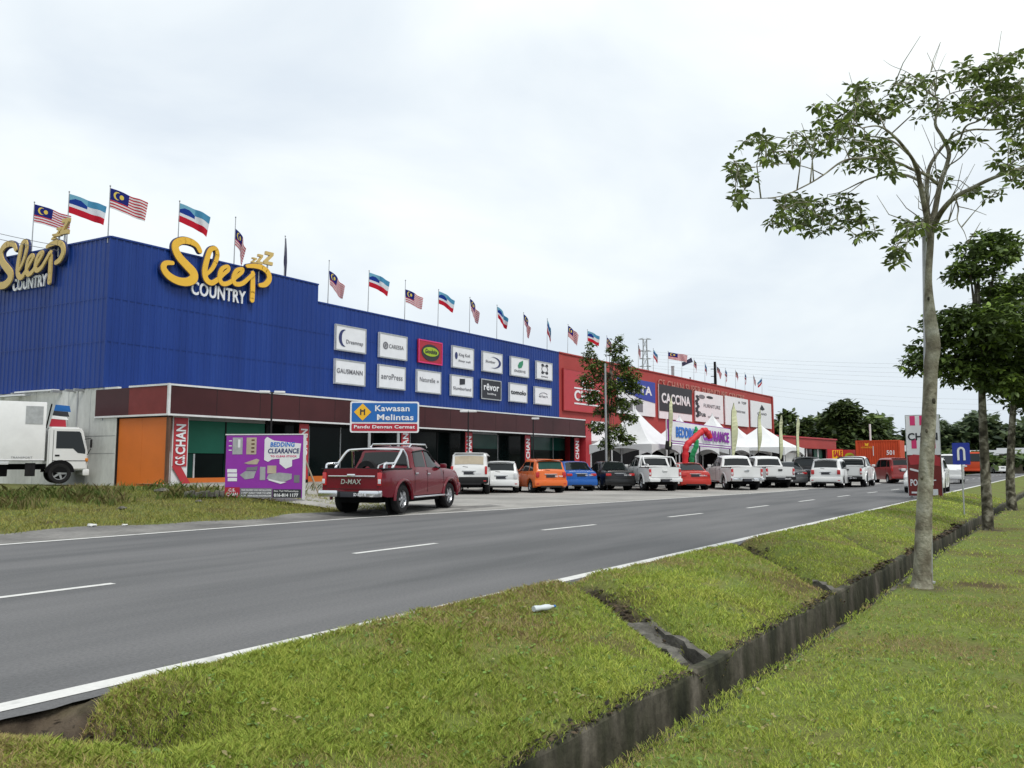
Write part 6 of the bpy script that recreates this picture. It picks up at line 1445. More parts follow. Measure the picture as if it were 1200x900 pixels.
nbq('maroon_face', .02, zB+.03, .98, zM-.005, 'maroon_light'); nbq('red_shape', 0, 0, 0, 0, 'red_paint', .013, [(.05, zM-.1), (.2, zM+.02), (.5, zM-.03), (.8, zM+.03), (.96, zM-.12), (.95, zM-.45), (.5, zM-.35), (.1, zM-.40)])
nbq('light_shape', 0, 0, 0, 0, 'sign_white', .016, [(.08, zM-.52), (.5, zM-.66), (.5, zM-.74), (.08, zM-.60)]); lettering('POH', (-w*.42, -.014, zB+.42), XD, w*.32, .26, 'sign_white', nbp, .03, .006, lift=.002); lettering('T', (w*.12, -.014, zB+.45), XD, w*.2, .22, 'sign_white', nbp, .03, .006, lift=.002)
nbq('caption', .1, zB+.12, .36, zB+.19, 'sign_white', .013); nbq('white_corner', .62, zB+.06, .86, zB+.30, 'sign_white', .013)
for x_ in (-.4, .4): mb = MB(); mb.tube([(w*x_, .11, -.2), (w*x_, .11, zB+.1)], .05, 'grey_metal', n=8); mb.build('leg', nb)
# ---- street lamps and poles
def lamp_post(px, d, ytop, lab, arm=.6, two=True, r=.05, m='grey_metal', ybase=None):
    g = at_depth(px, HZ, d); gr = ground_h(g.x, g.y); h = at_depth(px, ytop, d).z-gr; root = thing('lamp_post', lab, 'lamp post', (g.x, g.y, gr), facing(px), 'lamp posts in front of the shops')
    mb = MB(); mb.tube([(0, 0, 0), (0, 0, h)], [r, r*.7], m, n=8); mb.build('pole', root)
    for sx in ((-1, 1) if two else (1,)):
        mb = MB(); mb.tube([(0, 0, h-.05), (sx*arm*.5, 0, h+.02), (sx*arm, 0, h)], .022, m, n=6); mb.build('arm', root)
        mb = MB(); mb.box((sx*arm, 0, h-.0), (.42, .2, .10), 'white_metal', bev=.035); mb.build('lamp_head', root)
    return root
lamp_post(316.5, 31.5, 459.5, 'dark lamp post with two small heads rising behind the purple billboard', .28, True, .045, 'black_trim')
lamp_post(548.5, 41.5, 482, 'dark lamp post with two small heads above the white off-roader', .22, True, .045, 'black_trim')
lamp_post(625, 44.5, 490.5, 'lamp post with one white head in front of the canopy above the orange hatchback', .12, False, .045, 'black_trim')
g = at_depth(710.5, HZ, 43.5); pt = at_depth(710.5, 426, 43.5).z; rp = thing('utility_pole', 'pale grey pole standing in the roadside tree before the red name board', 'pole', (g.x, g.y, 0)); mb = MB(); mb.tube([(0, 0, 0), (0, 0, pt)], [.070, .055], 'grey_metal', n=10); mb.build('shaft', rp); mb = MB(); mb.lathe([(.13, 0), (.13, .04), (.09, .05), (.09, 0)], 'galvanised', n=12); mb.build('base_plate', rp)
g = gz(1089, 683, ZG); pt = at_depth(1083.5, 262, math.hypot(g.x, g.y)*.875).z; rp = thing('utility_pole', 'slim grey pole standing right behind the trunk of the nearest tree', 'pole', (g.x, g.y, ZG)); q_ = at_depth(1083.5, 262, g.x*CF+g.y*SF)
mb = MB(); mb.tube([(0, 0, -.2), (q_.x-g.x, q_.y-g.y, q_.z-ZG)], [.042, .036], 'galvanised', n=10); mb.build('shaft', rp); mb = MB(); mb.lathe([(.08, -.05), (.08, .02), (.05, .03), (.05, -.05)], 'galvanised', n=12); mb.build('base_collar', rp)
for px, d, yt in ((1021.3, 80, 494), ):
    g = at_depth(px, HZ, d); z = at_depth(px, yt+3, d).z; rp = thing('utility_pole', 'thin white pole in front of the dark trees left of the container', 'pole', (g.x, g.y, 0)); mb = MB(); mb.tube([(0, 0, 0), (0, 0, z)], .09, 'white_metal', n=8); mb.build('shaft', rp); mb = MB(); mb.lathe([(.15, 0), (.15, .1), (.09, .12)], 'white_metal', n=8); mb.build('base_collar', rp)
# ---- low red building, sale boards, container
A_ = at_depth(899, 543, 70); B_ = at_depth(971, 543, 82); bd = B_-A_; bd.z = 0; LL = bd.length; bd.normalize(); bn_ = bd.cross(UPV)
zf1 = at_depth(901, 511.5, 70).z; zf0 = at_depth(901, 524, 70).z
lo = thing('low_shop', 'low shop with a red fascia and a teal door beyond the tents', 'shop', (A_.x, A_.y, 0)); mb = MB()
mb.prism([(0, 0, 0), tuple(bd*LL), tuple(bd*LL-bn_*12), tuple(-bn_*12)], (0, 0, zf0+.1), 'dark'); mb.build('wall', lo)
mb = MB(); P_ = [-bd*3+bn_*.8, bd*(LL)+bn_*.8, bd*LL-bn_*12, -bd*3-bn_*12]; mb.prism([tuple(p+UPV*zf0) for p in P_], (0, 0, zf1-zf0), 'red_clad'); mb.build('fascia', lo)
mb = MB(); mb.prism([tuple(p+UPV*(zf1+.002)) for p in (-bd*3.1+bn_*.9, bd*(LL+.1)+bn_*.9, bd*(LL+.1)-bn_*12, -bd*3.1-bn_*12)], (0, 0, .12), 'red_paint'); mb.build('roof_edge', lo)
def lq(name, x0, x1, m, z0=0, z1=None, off=.03):
    a_ = (on_plane(x0, 543, A_, bd)-A_).dot(bd); b_ = (on_plane(x1, 543, A_, bd)-A_).dot(bd); mb = MB(); p = bd*a_+bn_*off; mb.prism([tuple(p+UPV*z0), tuple(p+bd*(b_-a_)+UPV*z0), tuple(p+bd*(b_-a_)+UPV*(z1 or zf0-.02)), tuple(p+UPV*(z1 or zf0-.02))], tuple(bn_*.04), m); return mb.build(name, lo)
lq('door', 953.5, 963, 'green_film'); lq('white_wall_panel', 920, 938, 'dirty_white'); lq('window', 941, 951, 'shop_glass', .8); lq('pier', 964.5, 971, 'red_paint', off=.3)
for x_ in (938.5, 952): lq('post', x_, x_+.9, 'white_metal', off=.5)
d = 78; a = at_depth(970, 543, d); b = at_depth(988.5, 543, d+1); c_ = at_depth(1003, 543, d+2)
def simple_board(name, lab, a, b, y1, y0, m, dd):
    v = b-a; v.z = 0; w_ = v.length; z1 = at_depth(985, y1, dd).z; z0_ = at_depth(985, y0, dd).z; r_ = thing(name, lab, 'sign board', (a.x, a.y, 0), math.atan2(v.y, v.x), 'sale boards between the low shop and the container'); mb = MB(); board(mb, w_, z1-z0_, m, .06, z0_, 0, 0); p = mb.build('panel', r_)
    for x_ in (.1, w_-.1): mb = MB(); mb.tube([(x_, .1, 0), (x_, .1, z1)], .05, 'grey_metal', n=6); mb.build('post', r_)
    return r_, p, w_, z0_, z1
r_, p_, w_, z0_, z1_ = simple_board('sale_board', 'red board with a yellow panel reading sale', a, b, 526, 544, 'red_paint', d)
mb = MB(); mb.prism([(w_*.30, -.005, z0_+.5), (w_*.97, -.005, z0_+.5), (w_*.97, -.005, z1_-.12), (w_*.30, -.005, z1_-.12)], (0, -.02, 0), 'yellow'); yp = mb.build('yellow_panel', p_); lettering('SALE', (w_*.36, -.026, z0_+.7), XD, w_*.55, .6, 'sign_red', yp, .04, .02)
r_, p_, w_, z0_, z1_ = simple_board('promotion_board', 'red board with a green oval next to the orange container', b+(c_-b)*.03, c_, 527, 544, 'red_paint', d+1)
mb = MB(); mb.prism([(w_*.5+w_*.4*math.cos(t), -.005, (z0_+z1_)/2+.35*math.sin(t)+.05) for t in np.linspace(0, 6.1, 20)], (0, -.02, 0), 'lime'); ov = mb.build('green_oval', p_); lettering('SOFA', (w_*.28, -.026, (z0_+z1_)/2-.1), XD, w_*.45, .28, 'sign_red', ov, .03, .02)
# orange container on a trailer
d = 76; a = at_depth(1003.5, 543, d+1.6); b = at_depth(1055.5, 543, d-.6); v = b-a; v.z = 0; w_ = v.length
ct = thing('shipping_container', 'orange shipping container standing on a parked trailer', 'container', (a.x, a.y, 0), math.atan2(v.y, v.x)); z1_ = at_depth(1028, 516, d+.6).z; z0_ = at_depth(1028, 547, d+.6).z
n_ = int(w_/.22); mb = MB(); vs = []
for k_ in range(n_):
    for f, hh in ((0, 0), (.35, 0), (.5, .04), (.85, .04)): x_ = .12+(w_-.24)*(k_+f)/n_; vs += [(x_, .02+hh, z0_+.12), (x_, .02+hh, z1_-.1)]
mb.add(vs, [(2*k, 2*k+2, 2*k+3, 2*k+1) for k in range(len(vs)//2-1)], 'container_orange'); cw = mb.build('side_wall', ct)
mb = MB(); mb.prism([(0.02, .08, z0_+.02), (w_-.02, .08, z0_+.02), (w_-.02, 2.42, z0_+.02), (0.02, 2.42, z0_+.02)], (0, 0, z1_-z0_-.04), 'container_orange'); mb.build('box', ct)
mb = MB()
for c3 in (((0, 0, z0_), (w_, .12, .14)), ((0, 0, z1_-.12), (w_, .12, .12))): mb.box((c3[0][0]+c3[1][0]/2, .06, c3[0][2]+c3[1][2]/2), c3[1], 'container_orange', bev=.01)
for x_ in (.07, w_-.07): mb.box((x_, .055, (z0_+z1_)/2), (.15, .13, z1_-z0_), 'container_orange', bev=.01)
mb.build('frame', ct)
lettering('LOGISTICS', (w_*.13, .012, z1_-.72), XD, w_*.24, .14, 'yellow', cw, .02, .01); lettering('501', (w_*.70, .012, z0_+1.1), XD, w_*.17, .42, 'sign_white', cw, .02, .01)
mb = MB(); mb.prism([(w_*.22, .01, z1_-.5), (w_*.29, .01, z1_-.5), (w_*.30, .01, z1_-.22), (w_*.255, .01, z1_-.32), (w_*.21, .01, z1_-.22)], (0, -.01, 0), 'yellow'); mb.build('crest', cw)
for x_, zz in ((.40, .9), (.57, 1.3), (.86, 1.3)): mb = MB(); mb.box((w_*x_, .01, z0_+(z1_-z0_)*.6), (.05, .02, zz), 'sign_white' if x_ == .40 else 'container_orange'); mb.build('locking_bar', cw)
tl = thing('container_trailer', 'grey trailer chassis under the orange container', 'trailer', (a.x, a.y, 0), math.atan2(v.y, v.x)); mb = MB(); mb.box((w_*.55, 1.2, z0_-.14), (w_*1.15, .9, .22), 'dark', bev=.02); mb.build('chassis', tl)
for x_ in (.62, .80): 
    for y_ in (.28, 2.1): wheel(tl, w_*x_, y_, .46, .3, 'grey_metal', 5)
mb = MB(); mb.box((w_*.12, .4, (z0_-.2)/2), (.12, .12, z0_-.2), 'white_metal'); mb.box((w_*.12, .4, .04), (.3, .3, .06), 'white_metal'); mb.build('landing_leg', tl)
# ---- far lorry, cyclist-free distance: orange lorry and a white van on the road, small signboard, far shed
def far_lorry(px, py, az, lab, pm, d):
    g = at_depth(px, HZ, d); root = thing('lorry', lab, 'lorry', (g.x, g.y, 0), R(az), 'vehicles on the road'); cab_over(root, .4, 1.7, 2.3, .75, 1.9, pm)
    mb = MB(); mb.box((-2.0, 0, 1.8), (4.6, 2.3, 1.5), pm, bev=.04); mb.build('tipper_body', root); mb = MB(); mb.box((-1.2, 0, .85), (6, .9, .25), 'dark'); mb.build('chassis', root)
    for x_ in (1.3, -2.6): 
        for sg in (1, -1): wheel(root, x_, sg*1.0, .48, .3, 'grey_metal', 5)
    return root
far_lorry(1141, 562, 186, 'orange lorry coming along the road behind the blue sign', 'container_orange', 92)
car_at(hatch, 1112, 566.5, 184, -1.0, z=0, name='van', label='white van on the road between the tall name board and the blue sign', cat='van', group='vehicles on the road', pm='car_white', L=4.6, Wd=1.8, Ht=2.0, kind='van')
g = at_depth(1113, HZ, 105); fs_ = thing('far_sign', 'small pale blue and white roadside board beyond the white van', 'sign board', (g.x, g.y, 0), facing(1113)); z1_ = at_depth(1113, 533.5, 105).z; mb = MB(); board(mb, 1.45, 1.15, 'sign_white', .08, z1_-1.15, 0); pq = mb.build('panel', fs_); mb = MB()
mb.prism([(-.65, -.005, z1_-.95), (.6, -.005, z1_-.95), (.6, -.005, z1_-.35), (-.65, -.005, z1_-.35)], (0, -.02, 0), 'sign_blue'); mb.build('blue_field', pq); mb = MB(); mb.tube([(0, .1, 0), (0, .1, z1_-.2)], .06, 'grey_metal', n=6); mb.build('post', fs_)
for i, (px, d, w_, h_, m1, lab) in enumerate(((1172, 125, 9, 3.2, 'brown', 'low brown roadside stall between the two rear tree trunks'), (1062, 130, 6, 4, 'green_film', 'small teal shed behind the tall name board'), (1210, 118, 8, 3.4, 'tan', 'pale shed at the right edge of the picture'))):
    g = at_depth(px, HZ, d); st_ = thing('shed', lab, 'shed', (g.x, g.y, 0), facing(px)); mb = MB(); mb.box((0, 0, h_*.4), (w_, 4, h_*.8), m1); mb.build('wall', st_); mb = MB(); mb.prism([(-w_/2-.4, -2.5, h_*.8), (w_/2+.4, -2.5, h_*.8), (w_/2+.4, 2.2, h_*1.05), (-w_/2-.4, 2.2, h_*1.05)], (0, 0, .1), 'grey_metal'); mb.build('roof', st_); mb = MB(); mb.box((w_*.1, -2.02, h_*.35), (w_*.5, .06, h_*.5), 'dark'); mb.build('opening', st_)
# ---- litter: plastic bottle and rubble
g = on_ground(636, 719); bt = thing('plastic_bottle', 'crushed clear plastic bottle lying on the grass verge', 'bottle', (g.x, g.y, g.z+.05), R(-20)); mb = MB()
mat('clear_plastic', (.55, .60, .62), .2, var=.1); mb.lathe([(.001, -.10), (.03, -.10), (.034, -.08), (.028, -.02), (.034, .03), (.030, .07), (.014, .10), (.013, .12)], 'clear_plastic', n=12); mb.v = [(p[2], p[0], p[1]*.8) for p in mb.v]; mb.build('body', bt)
mb = MB(); mb.lathe([(.015, .12), (.015, .14), (.001, .14)], 'sign_blue', n=10); mb.v = [(p[2], p[0], p[1]*.8) for p in mb.v]; mb.build('cap', bt)
rk = random.Random(4)
for i, (px, py, s2, lab) in enumerate(((190, 577, .24, 'pale lump of rubble left of the dark kerb wall in the weeds'), (233, 589, .12, 'small pale stone in front of the dark kerb wall'), (143, 597, .13, 'brownish pale stone on the yellow grass below the orange panel'), (107, 617.5, .10, 'flat white scrap on the shoulder at the left'), (146, 617, .06, 'tiny white scrap on the shoulder under the orange panel'))):
    g = on_ground(px, py); mb = MB(); bm = bmesh.new(); bmesh.ops.create_icosphere(bm, subdivisions=2, radius=1)
    for v_ in bm.verts: q = v_.co*(1+.25*math.sin(v_.co.x*5+i)+.15*math.cos(v_.co.y*7+v_.co.z*4)); v_.co = Vector((q.x*s2, q.y*s2*.6, q.z*s2*.35))
    bm.verts.index_update(); mb.add([v_.co.copy() for v_ in bm.verts], [[v_.index for v_ in f.verts] for f in bm.faces], 'lip_concrete' if i < 3 else 'dirty_white', False); bm.free(); o = mb.build('rubble'); o.location = (g.x, g.y, g.z+s2*.12+.02); tag(o, lab, 'stone')
g0 = on_ground(216, 583); g1 = on_ground(263, 585); v = g1-g0; v.z = 0; mb = MB()
for k_ in range(8):
    a_ = g0+v*(k_/8); hh = .07+.03*math.sin(k_*2.2); mb.box((a_.x+v.x/16, a_.y+v.y/16, g0.z+hh/2+.06), (v.length/8*.96, .35, hh+.1), 'lip_concrete', rz=math.atan2(v.y, v.x)+.05*math.sin(k_), bev=.03)
tag(mb.build('kerb_wall'), 'low broken concrete kerb wall in the grass left of the purple billboard', 'low wall')
# ================================================================ TREES
def ramp3(name, a, b, s): ramp_mat(name, [(.3, a), (.7, b)], s, 8, .9, bump=.012, bscale=18, stretch=(1, 1, .35), second=(9, .7, 1.25))
ramp_mat('bark_pale', [(.30, (.085, .070, .048)), (.42, (.17, .155, .115)), (.56, (.27, .26, .20)), (.70, (.37, .365, .31))], 4.2, 9, .92, bump=.02, bscale=22, stretch=(1, 1, .8), dist=.6, second=(14, .7, 1.25)); ramp_mat('bark_dark', [(.35, (.025, .022, .015)), (.5, (.085, .077, .055)), (.62, (.24, .225, .18))], 5.0, 9, .92, bump=.015, bscale=20, dist=.5, second=(14, .7, 1.25))
def leaves(name, centers, dirs, size, pal, parent, seed, per=7, rise=.5, thick=1.0, spread=1.0, fold=.0):
    """each centre grows a whorl of pointed leaves, like a hand of leaflets hanging outwards"""
    r = np.random.default_rng(seed); n = len(centers); N = n*per; c = np.repeat(np.array(centers), per, 0)
    th = (np.tile(np.arange(per)/per*2*np.pi, n)+np.repeat(r.random(n)*6.28, per)+r.normal(0, .25, N)); el = r.normal(-.15, .42, N)
    d = np.stack([np.cos(th)*np.cos(el), np.sin(th)*np.cos(el), np.sin(el)], 1)
    s = size*(.65+.6*r.random(N)); up = np.stack([r.normal(0, .35, N), r.normal(0, .35, N), np.ones(N)], 1)
    w = np.cross(d, up); w /= np.linalg.norm(w, axis=1)[:, None]+1e-9; nrm = np.cross(w, d)
    a = c+d*(s*.18)[:, None]; W = (s*.21*thick)[:, None]
    dr = nrm*(-(s*.16))[:, None]
    p0 = a; p1 = a+d*(s*.35)[:, None]+w*W; p2 = a+d*(s*.70)[:, None]+w*W*.8+dr*.5; p3 = a+d*s[:, None]+dr*1.3; p4 = a+d*(s*.70)[:, None]-w*W*.8+dr*.5; p5 = a+d*(s*.35)[:, None]-w*W
    co = np.stack([p0, p1, p2, p3, p4, p5], 1); k = r.random(N); pal = np.array(pal); col = pal[(np.repeat(r.random(n), per)*.6+k*.4).__mul__(len(pal)*.999).astype(int)]*(.75+.5*r.random(N))[:, None]
    return tri_cloud(name, co, 1, 'leaf', parent, col, nv=6)
PALT = [(.075, .10, .034), (.095, .13, .04), (.12, .165, .042), (.16, .22, .05), (.26, .34, .07)]
# ---- nearest tree, traced
T0 = Vector((TRUNKS[0][0], TRUNKS[0][1], ZG)); TDp = T0.x*CF+T0.y*SF
tree = thing('roadside_tree', 'nearest tree with a pale leaning trunk and sparse spreading branches', 'tree', tuple(T0), 0, 'trees planted along the drain')
def tp(px, py, off=0.0): return at_depth(px, py, TDp+off)-T0
trunk = [(1080.5, 690, .118, 0), (1081, 660, .108, 0), (1083, 600, .098, 0), (1086, 540, .092, 0), (1089, 480, .089, 0), (1091, 430, .088, 0), (1093.5, 405, .092, 0), (1090, 370, .074, 0), (1088, 330, .066, 0), (1090, 290, .064, 0), (1091, 268, .066, 0)]
def branch(mb, pts, n=10):
    c = crom([(*tp(x, y, o), r*(.70 if r < .07 else 1)) for x, y, r, o in pts], 5); mb.tube([p[:3] for p in c], [p[3] for p in c], 'bark_pale', n=n); return c
mb = MB(); branch(mb, trunk, 14)
fl_ = crom([(1080.5, 693, .17, 0), (1080.5, 684, .13, 0), (1081, 670, .117, 0)], 4); mb.tube([tuple(tp(x, y, o)) for x, y, r, o in fl_], [f[2] for f in fl_], 'bark_pale', n=14); mb.build('trunk', tree)
BR = [  # x, y, radius, depth offset
 [(1091, 275, .06, 0), (1096, 245, .055, .1), (1102, 215, .05, .2), (1109, 195, .044, .3), (1112, 178, .040, .35), (1104, 160, .034, .3), (1096, 145, .028, .3), (1099, 120, .022, .3), (1088, 108, .016, .2), (1075, 100, .012, .1), (1058, 97, .009, 0), (1043, 102, .006, -.2)],
 [(1090, 280, .055, 0), (1084, 245, .05, -.2), (1078, 215, .044, -.3), (1075, 198, .040, -.4), (1065, 180, .03, -.6), (1048, 160, .024, -.9), (1030, 148, .016, -1.1), (1010, 150, .010, -1.3)],
 [(1090, 270, .05, 0), (1086, 235, .045, .3), (1088, 200, .04, .5), (1100, 178, .034, .7), (1117, 160, .028, .9), (1140, 152, .022, 1.1), (1165, 152, .018, 1.3), (1200, 147, .012, 1.5), (1240, 140, .008, 1.6)],
 [(1092, 272, .058, 0), (1102, 250, .052, -.2), (1118, 232, .045, -.5), (1140, 220, .038, -.8), (1165, 208, .032, -1.1), (1200, 196, .024, -1.4), (1235, 180, .014, -1.7)],
 [(1099, 216, .034, .2), (1085, 205, .03, 0), (1068, 198, .026, -.2), (1050, 190, .022, -.5), (1020, 185, .02, -.8), (990, 188, .018, -1.1), (965, 205, .014, -1.3), (945, 217, .012, -1.5), (915, 230, .009, -1.7), (880, 233, .005, -1.8)],
 [(1078, 212, .03, -.3), (1060, 205, .026, .1), (1035, 205, .02, .5), (1010, 213, .016, .8), (985, 225, .010, 1.0), (970, 228, .006, 1.1)],
 [(1066, 182, .024, -.5), (1045, 165, .018, -.2), (1020, 160, .014, .2), (990, 162, .012, .6), (960, 168, .010, .9), (925, 170, .008, 1.2), (890, 165, .005, 1.4)],
 [(965, 205, .010, -1.3), (945, 196, .008, -1.4), (920, 192, .007, -1.5), (890, 195, .006, -1.6), (865, 200, .004, -1.7)],
 [(1111, 180, .026, .35), (1124, 165, .022, .1), (1132, 148, .018, -.2), (1150, 140, .014, -.5), (1175, 120, .010, -.8), (1200, 108, .006, -1.0)],
 [(1098, 128, .014, .3), (1110, 112, .012, .5), (1128, 106, .010, .8), (1150, 104, .008, 1.0), (1172, 100, .005, 1.2)],
 [(1086, 105, .010, .2), (1081, 96, .009, .2), (1091, 84, .007, .2), (1097, 66, .005, .3), (1102, 50, .003, .3)],
 [(1092, 104, .008, .3), (1099, 84, .006, .4), (1105, 70, .004, .4), (1109, 62, .002, .4)],
 [(1081, 96, .008, .2), (1062, 84, .006, 0), (1045, 77, .004, -.2), (1035, 70, .002, -.3)],
 [(1120, 233, .018, -.5), (1123, 245, .014, -.6), (1122, 258, .010, -.7), (1130, 272, .007, -.8), (1134, 285, .004, -.9)],
 [(1123, 242, .010, -.6), (1140, 246, .007, -.4), (1156, 252, .004, -.3)],
 [(1012, 213, .012, .8), (1000, 222, .010, .6), (988, 232, .008, .4), (985, 250, .006, .3), (995, 262, .004, .2)],
 [(1040, 156, .014, -1.0), (1030, 135, .011, -.8), (1020, 118, .008, -.6), (1012, 108, .005, -.5)],
 [(1020, 160, .010, .2), (1000, 140, .008, .0), (985, 125, .006, -.2), (968, 110, .003, -.4)],
 [(1110, 195, .016, .3), (1125, 185, .012, .0), (1138, 170, .009, -.3), (1145, 158, .006, -.4)],
 [(1090, 255, .02, 0), (1078, 262, .014, -.2), (1066, 268, .010, -.4), (1056, 278, .006, -.5)],
 [(1165, 208, .018, -1.1), (1180, 195, .013, -1.0), (1195, 185, .009, -.9)],
 [(1094, 262, .014, .1), (1108, 262, .010, .3), (1122, 256, .007, .5)],
]
tips = []
for b_ in BR:
    mb = MB(); c = branch(mb, b_, 8); mb.build('branch', tree); tips += [(Vector(p[:3]), p[3]) for p in c if p[3] < .034]
rl = random.Random(8); cen = []
# thin bare shoots rising from the limbs, and knots on the trunk
for k in range(46):
    p0, r0 = tips[int(rl.random()*len(tips))] if k % 2 else (Vector(tp(1070+rl.random()*50, 215+rl.random()*45, rl.gauss(0, .2))), .02)
    if k % 2 == 0: p0 = min((t[0] for t in tips), key=lambda q: (q-p0).length)
    ln = .25+.6*rl.random(); d_ = Vector((rl.gauss(0, .45), rl.gauss(0, .45), 1)).normalized(); mb = MB()
    mb.tube([tuple(p0), tuple(p0+d_*ln*.5+Vector((rl.gauss(0, .04), rl.gauss(0, .04), 0))), tuple(p0+d_*ln+Vector((rl.gauss(0, .08), rl.gauss(0, .08), .05)))], [.010, .006, .003], 'bark_pale', n=5, cap=False); mb.build('shoot', tree)
for x, y, s_ in ((1094, 470, .055), (1086, 505, .035), (1080, 560, .03), (1088, 350, .03)):
    c = tp(x, y, -.06); mb = MB(); mb.lathe([(.001, -s_*.5), (s_*.7, -s_*.4), (s_, 0), (s_*.6, s_*.4), (.001, s_*.3)], 'bark_dark', c=tuple(c), axis='Y', n=10); mb.build('knot', tree)
# where the foliage hangs: (x, y, rx, ry, count, depth spread)
CL_ = [(862, 195, 10, 12, 9, -1.7), (870, 212, 14, 10, 10, -1.7), (885, 170, 18, 8, 9, 1.2), (905, 165, 14, 8, 7, -1.5), (915, 185, 18, 8, 11, -1.5), (940, 160, 16, 7, 9, 1.0), (952, 172, 22, 9, 14, .8), (975, 150, 20, 14, 20, .2), (965, 125, 12, 10, 9, -.2), (995, 135, 22, 18, 26, -.4), (1012, 105, 16, 10, 14, -.4), (1030, 125, 24, 12, 22, -.3), (1020, 170, 26, 14, 26, -.5), (1045, 195, 16, 12, 14, -.8), (990, 165, 20, 10, 14, .6), (1005, 190, 20, 9, 12, 0),
       (930, 240, 22, 12, 16, -1.0), (955, 245, 26, 14, 26, .4), (945, 262, 30, 12, 24, .2), (920, 262, 18, 10, 12, -.4), (1000, 255, 18, 14, 20, .2), (1010, 272, 16, 8, 10, .0), (985, 235, 14, 10, 9, .5), (868, 231, 8, 5, 5, -1.8),
       (1070, 95, 18, 8, 9, .1), (1060, 110, 16, 10, 10, .3), (1085, 100, 14, 10, 9, .3), (1078, 125, 22, 14, 12, .5), (1128, 90, 20, 9, 15, .6), (1150, 80, 24, 12, 22, .3), (1175, 72, 20, 12, 20, .2), (1185, 100, 24, 18, 38, 0), (1160, 110, 26, 16, 30, .3), (1190, 130, 22, 22, 40, .3), (1150, 130, 24, 12, 18, -.3), (1115, 120, 22, 16, 14, .4), (1130, 160, 18, 10, 9, -.3), (1200, 160, 20, 14, 20, -.5), (1185, 185, 24, 12, 18, -1.0), (1200, 205, 20, 12, 14, -1.2), (1160, 225, 26, 8, 12, .6), (1108, 205, 14, 8, 6, .5),
       (1068, 262, 16, 10, 14, -.2), (1060, 285, 14, 12, 13, -.3), (1085, 268, 20, 8, 10, .2), (1052, 305, 10, 8, 6, -.4), (1140, 130, 10, 6, 6, -.3), (1225, 120, 25, 40, 50, 0), (1225, 190, 20, 20, 20, -.8)]
segs = []
for x, y, rx, ry, nn_, o in CL_:
    for k in range(int(nn_*1.0+.5)):
        a = rl.random()*6.28; q = math.sqrt(rl.random()); px, py = x+rx*1.15*q*math.cos(a), y+ry*1.15*q*math.sin(a); oo = o+rl.gauss(0, .45); c = tp(px, py, oo); cen.append(tuple(c))
nodes = np.array([tuple(t[0]) for t in tips]); todo = [np.array(c) for c in cen]; kept = []; mb = MB()
dist = np.array([np.min(((nodes-c)**2).sum(1)) for c in todo]); par = [int(np.argmin(((nodes-c)**2).sum(1))) for c in todo]; left = list(range(len(todo)))
while left:
    k = min(left, key=lambda q: dist[q]); left.remove(k)
    if dist[k] > 1.0: continue
    a = nodes[par[k]]; c = todo[k]; m_ = (a+c)/2+np.array((0, 0, .15*math.sqrt(dist[k]))); mb.tube([tuple(a), tuple(m_), tuple(c)], [.0075, .006, .004], 'bark_pale', n=4, cap=False); kept.append(tuple(c))
    nodes = np.vstack([nodes, c[None]]); ni = len(nodes)-1
    for q in left:
        dd = ((todo[q]-c)**2).sum()
        if dd < dist[q]: dist[q] = dd; par[q] = ni
cen = kept; mb.build('twigs', tree)['kind'] = 'stuff'
leaves('foliage', cen, None, .112, PALT, tree, 5, per=6, thick=1.1)
# ---- generic broad tree
def crown_points(n, lobes, rng):
    out_ = []
    tot = sum(l[3]**2 for l in lobes)
    for (x, y, z, r, fz) in lobes:
        k = int(n*r*r/tot)
        for _ in range(k):
            d = Vector((rng.gauss(0, 1), rng.gauss(0, 1), rng.gauss(0, 1))).normalized(); q = rng.random()**(1/3.2)*(.82+.3*rng.random()); out_.append((x+d.x*r*q, y+d.y*r*q, z+d.z*r*q*fz))
    return out_
def broad_tree(name, lab, base, h, cr, lobes, n, leaf, pal, seed, group, bark='bark_dark', tr=.12, limbs=7, lean=(0, 0), per=6, fork=.5, trunkpts=None):
    rg = random.Random(seed); root = thing(name, lab, 'tree', base, 0, group); mb = MB()
    tz = h*fork
    pts = trunkpts or [(0, 0, -.2), (lean[0]*.3, lean[1]*.3, tz*.5), (lean[0]*.6, lean[1]*.6, tz), (lean[0], lean[1], h*.8)]
    c = crom([(*p, tr*(1-.75*i/(len(pts)-1))) for i, p in enumerate(pts)], 6); c[0] = (*c[0][:3], tr*1.5); mb.tube([p[:3] for p in c], [p[3] for p in c], bark, n=10); mb.build('trunk', root)
    k0 = Vector(pts[-2])
    for i in range(limbs):
        l = lobes[i % len(lobes)]; e = Vector(l[:3])+Vector((rg.gauss(0, .2), rg.gauss(0, .2), 0))*l[3]; s0 = k0*(.75+.25*rg.random()); m_ = s0*.5+e*.5+Vector((0, 0, -.1*l[3])); mb = MB()
        c = crom([(*s0, tr*.45), (*m_, tr*.3), (*e, tr*.12)], 4); mb.tube([p[:3] for p in c], [p[3] for p in c], bark, n=6); mb.build('limb', root)
    leaves('foliage', crown_points(n, lobes, rg), None, leaf, pal, root, seed, per=per, thick=1.25); return root
GT = 'trees planted along the drain'
def lob(px, py, d, r, fz, base): p = at_depth(px, py, d)-Vector(base); return (p.x, p.y, p.z, r, fz)
PALD = [(.018, .032, .009), (.025, .045, .011), (.035, .062, .013), (.05, .085, .017), (.085, .13, .024)]
PALD2 = [(.04, .062, .02), (.06, .092, .026), (.085, .13, .032), (.12, .18, .04), (.21, .31, .055)]
b2 = (TRUNKS[1][0], TRUNKS[1][1], ZG-.02); d2 = b2[0]*CF+b2[1]*SF
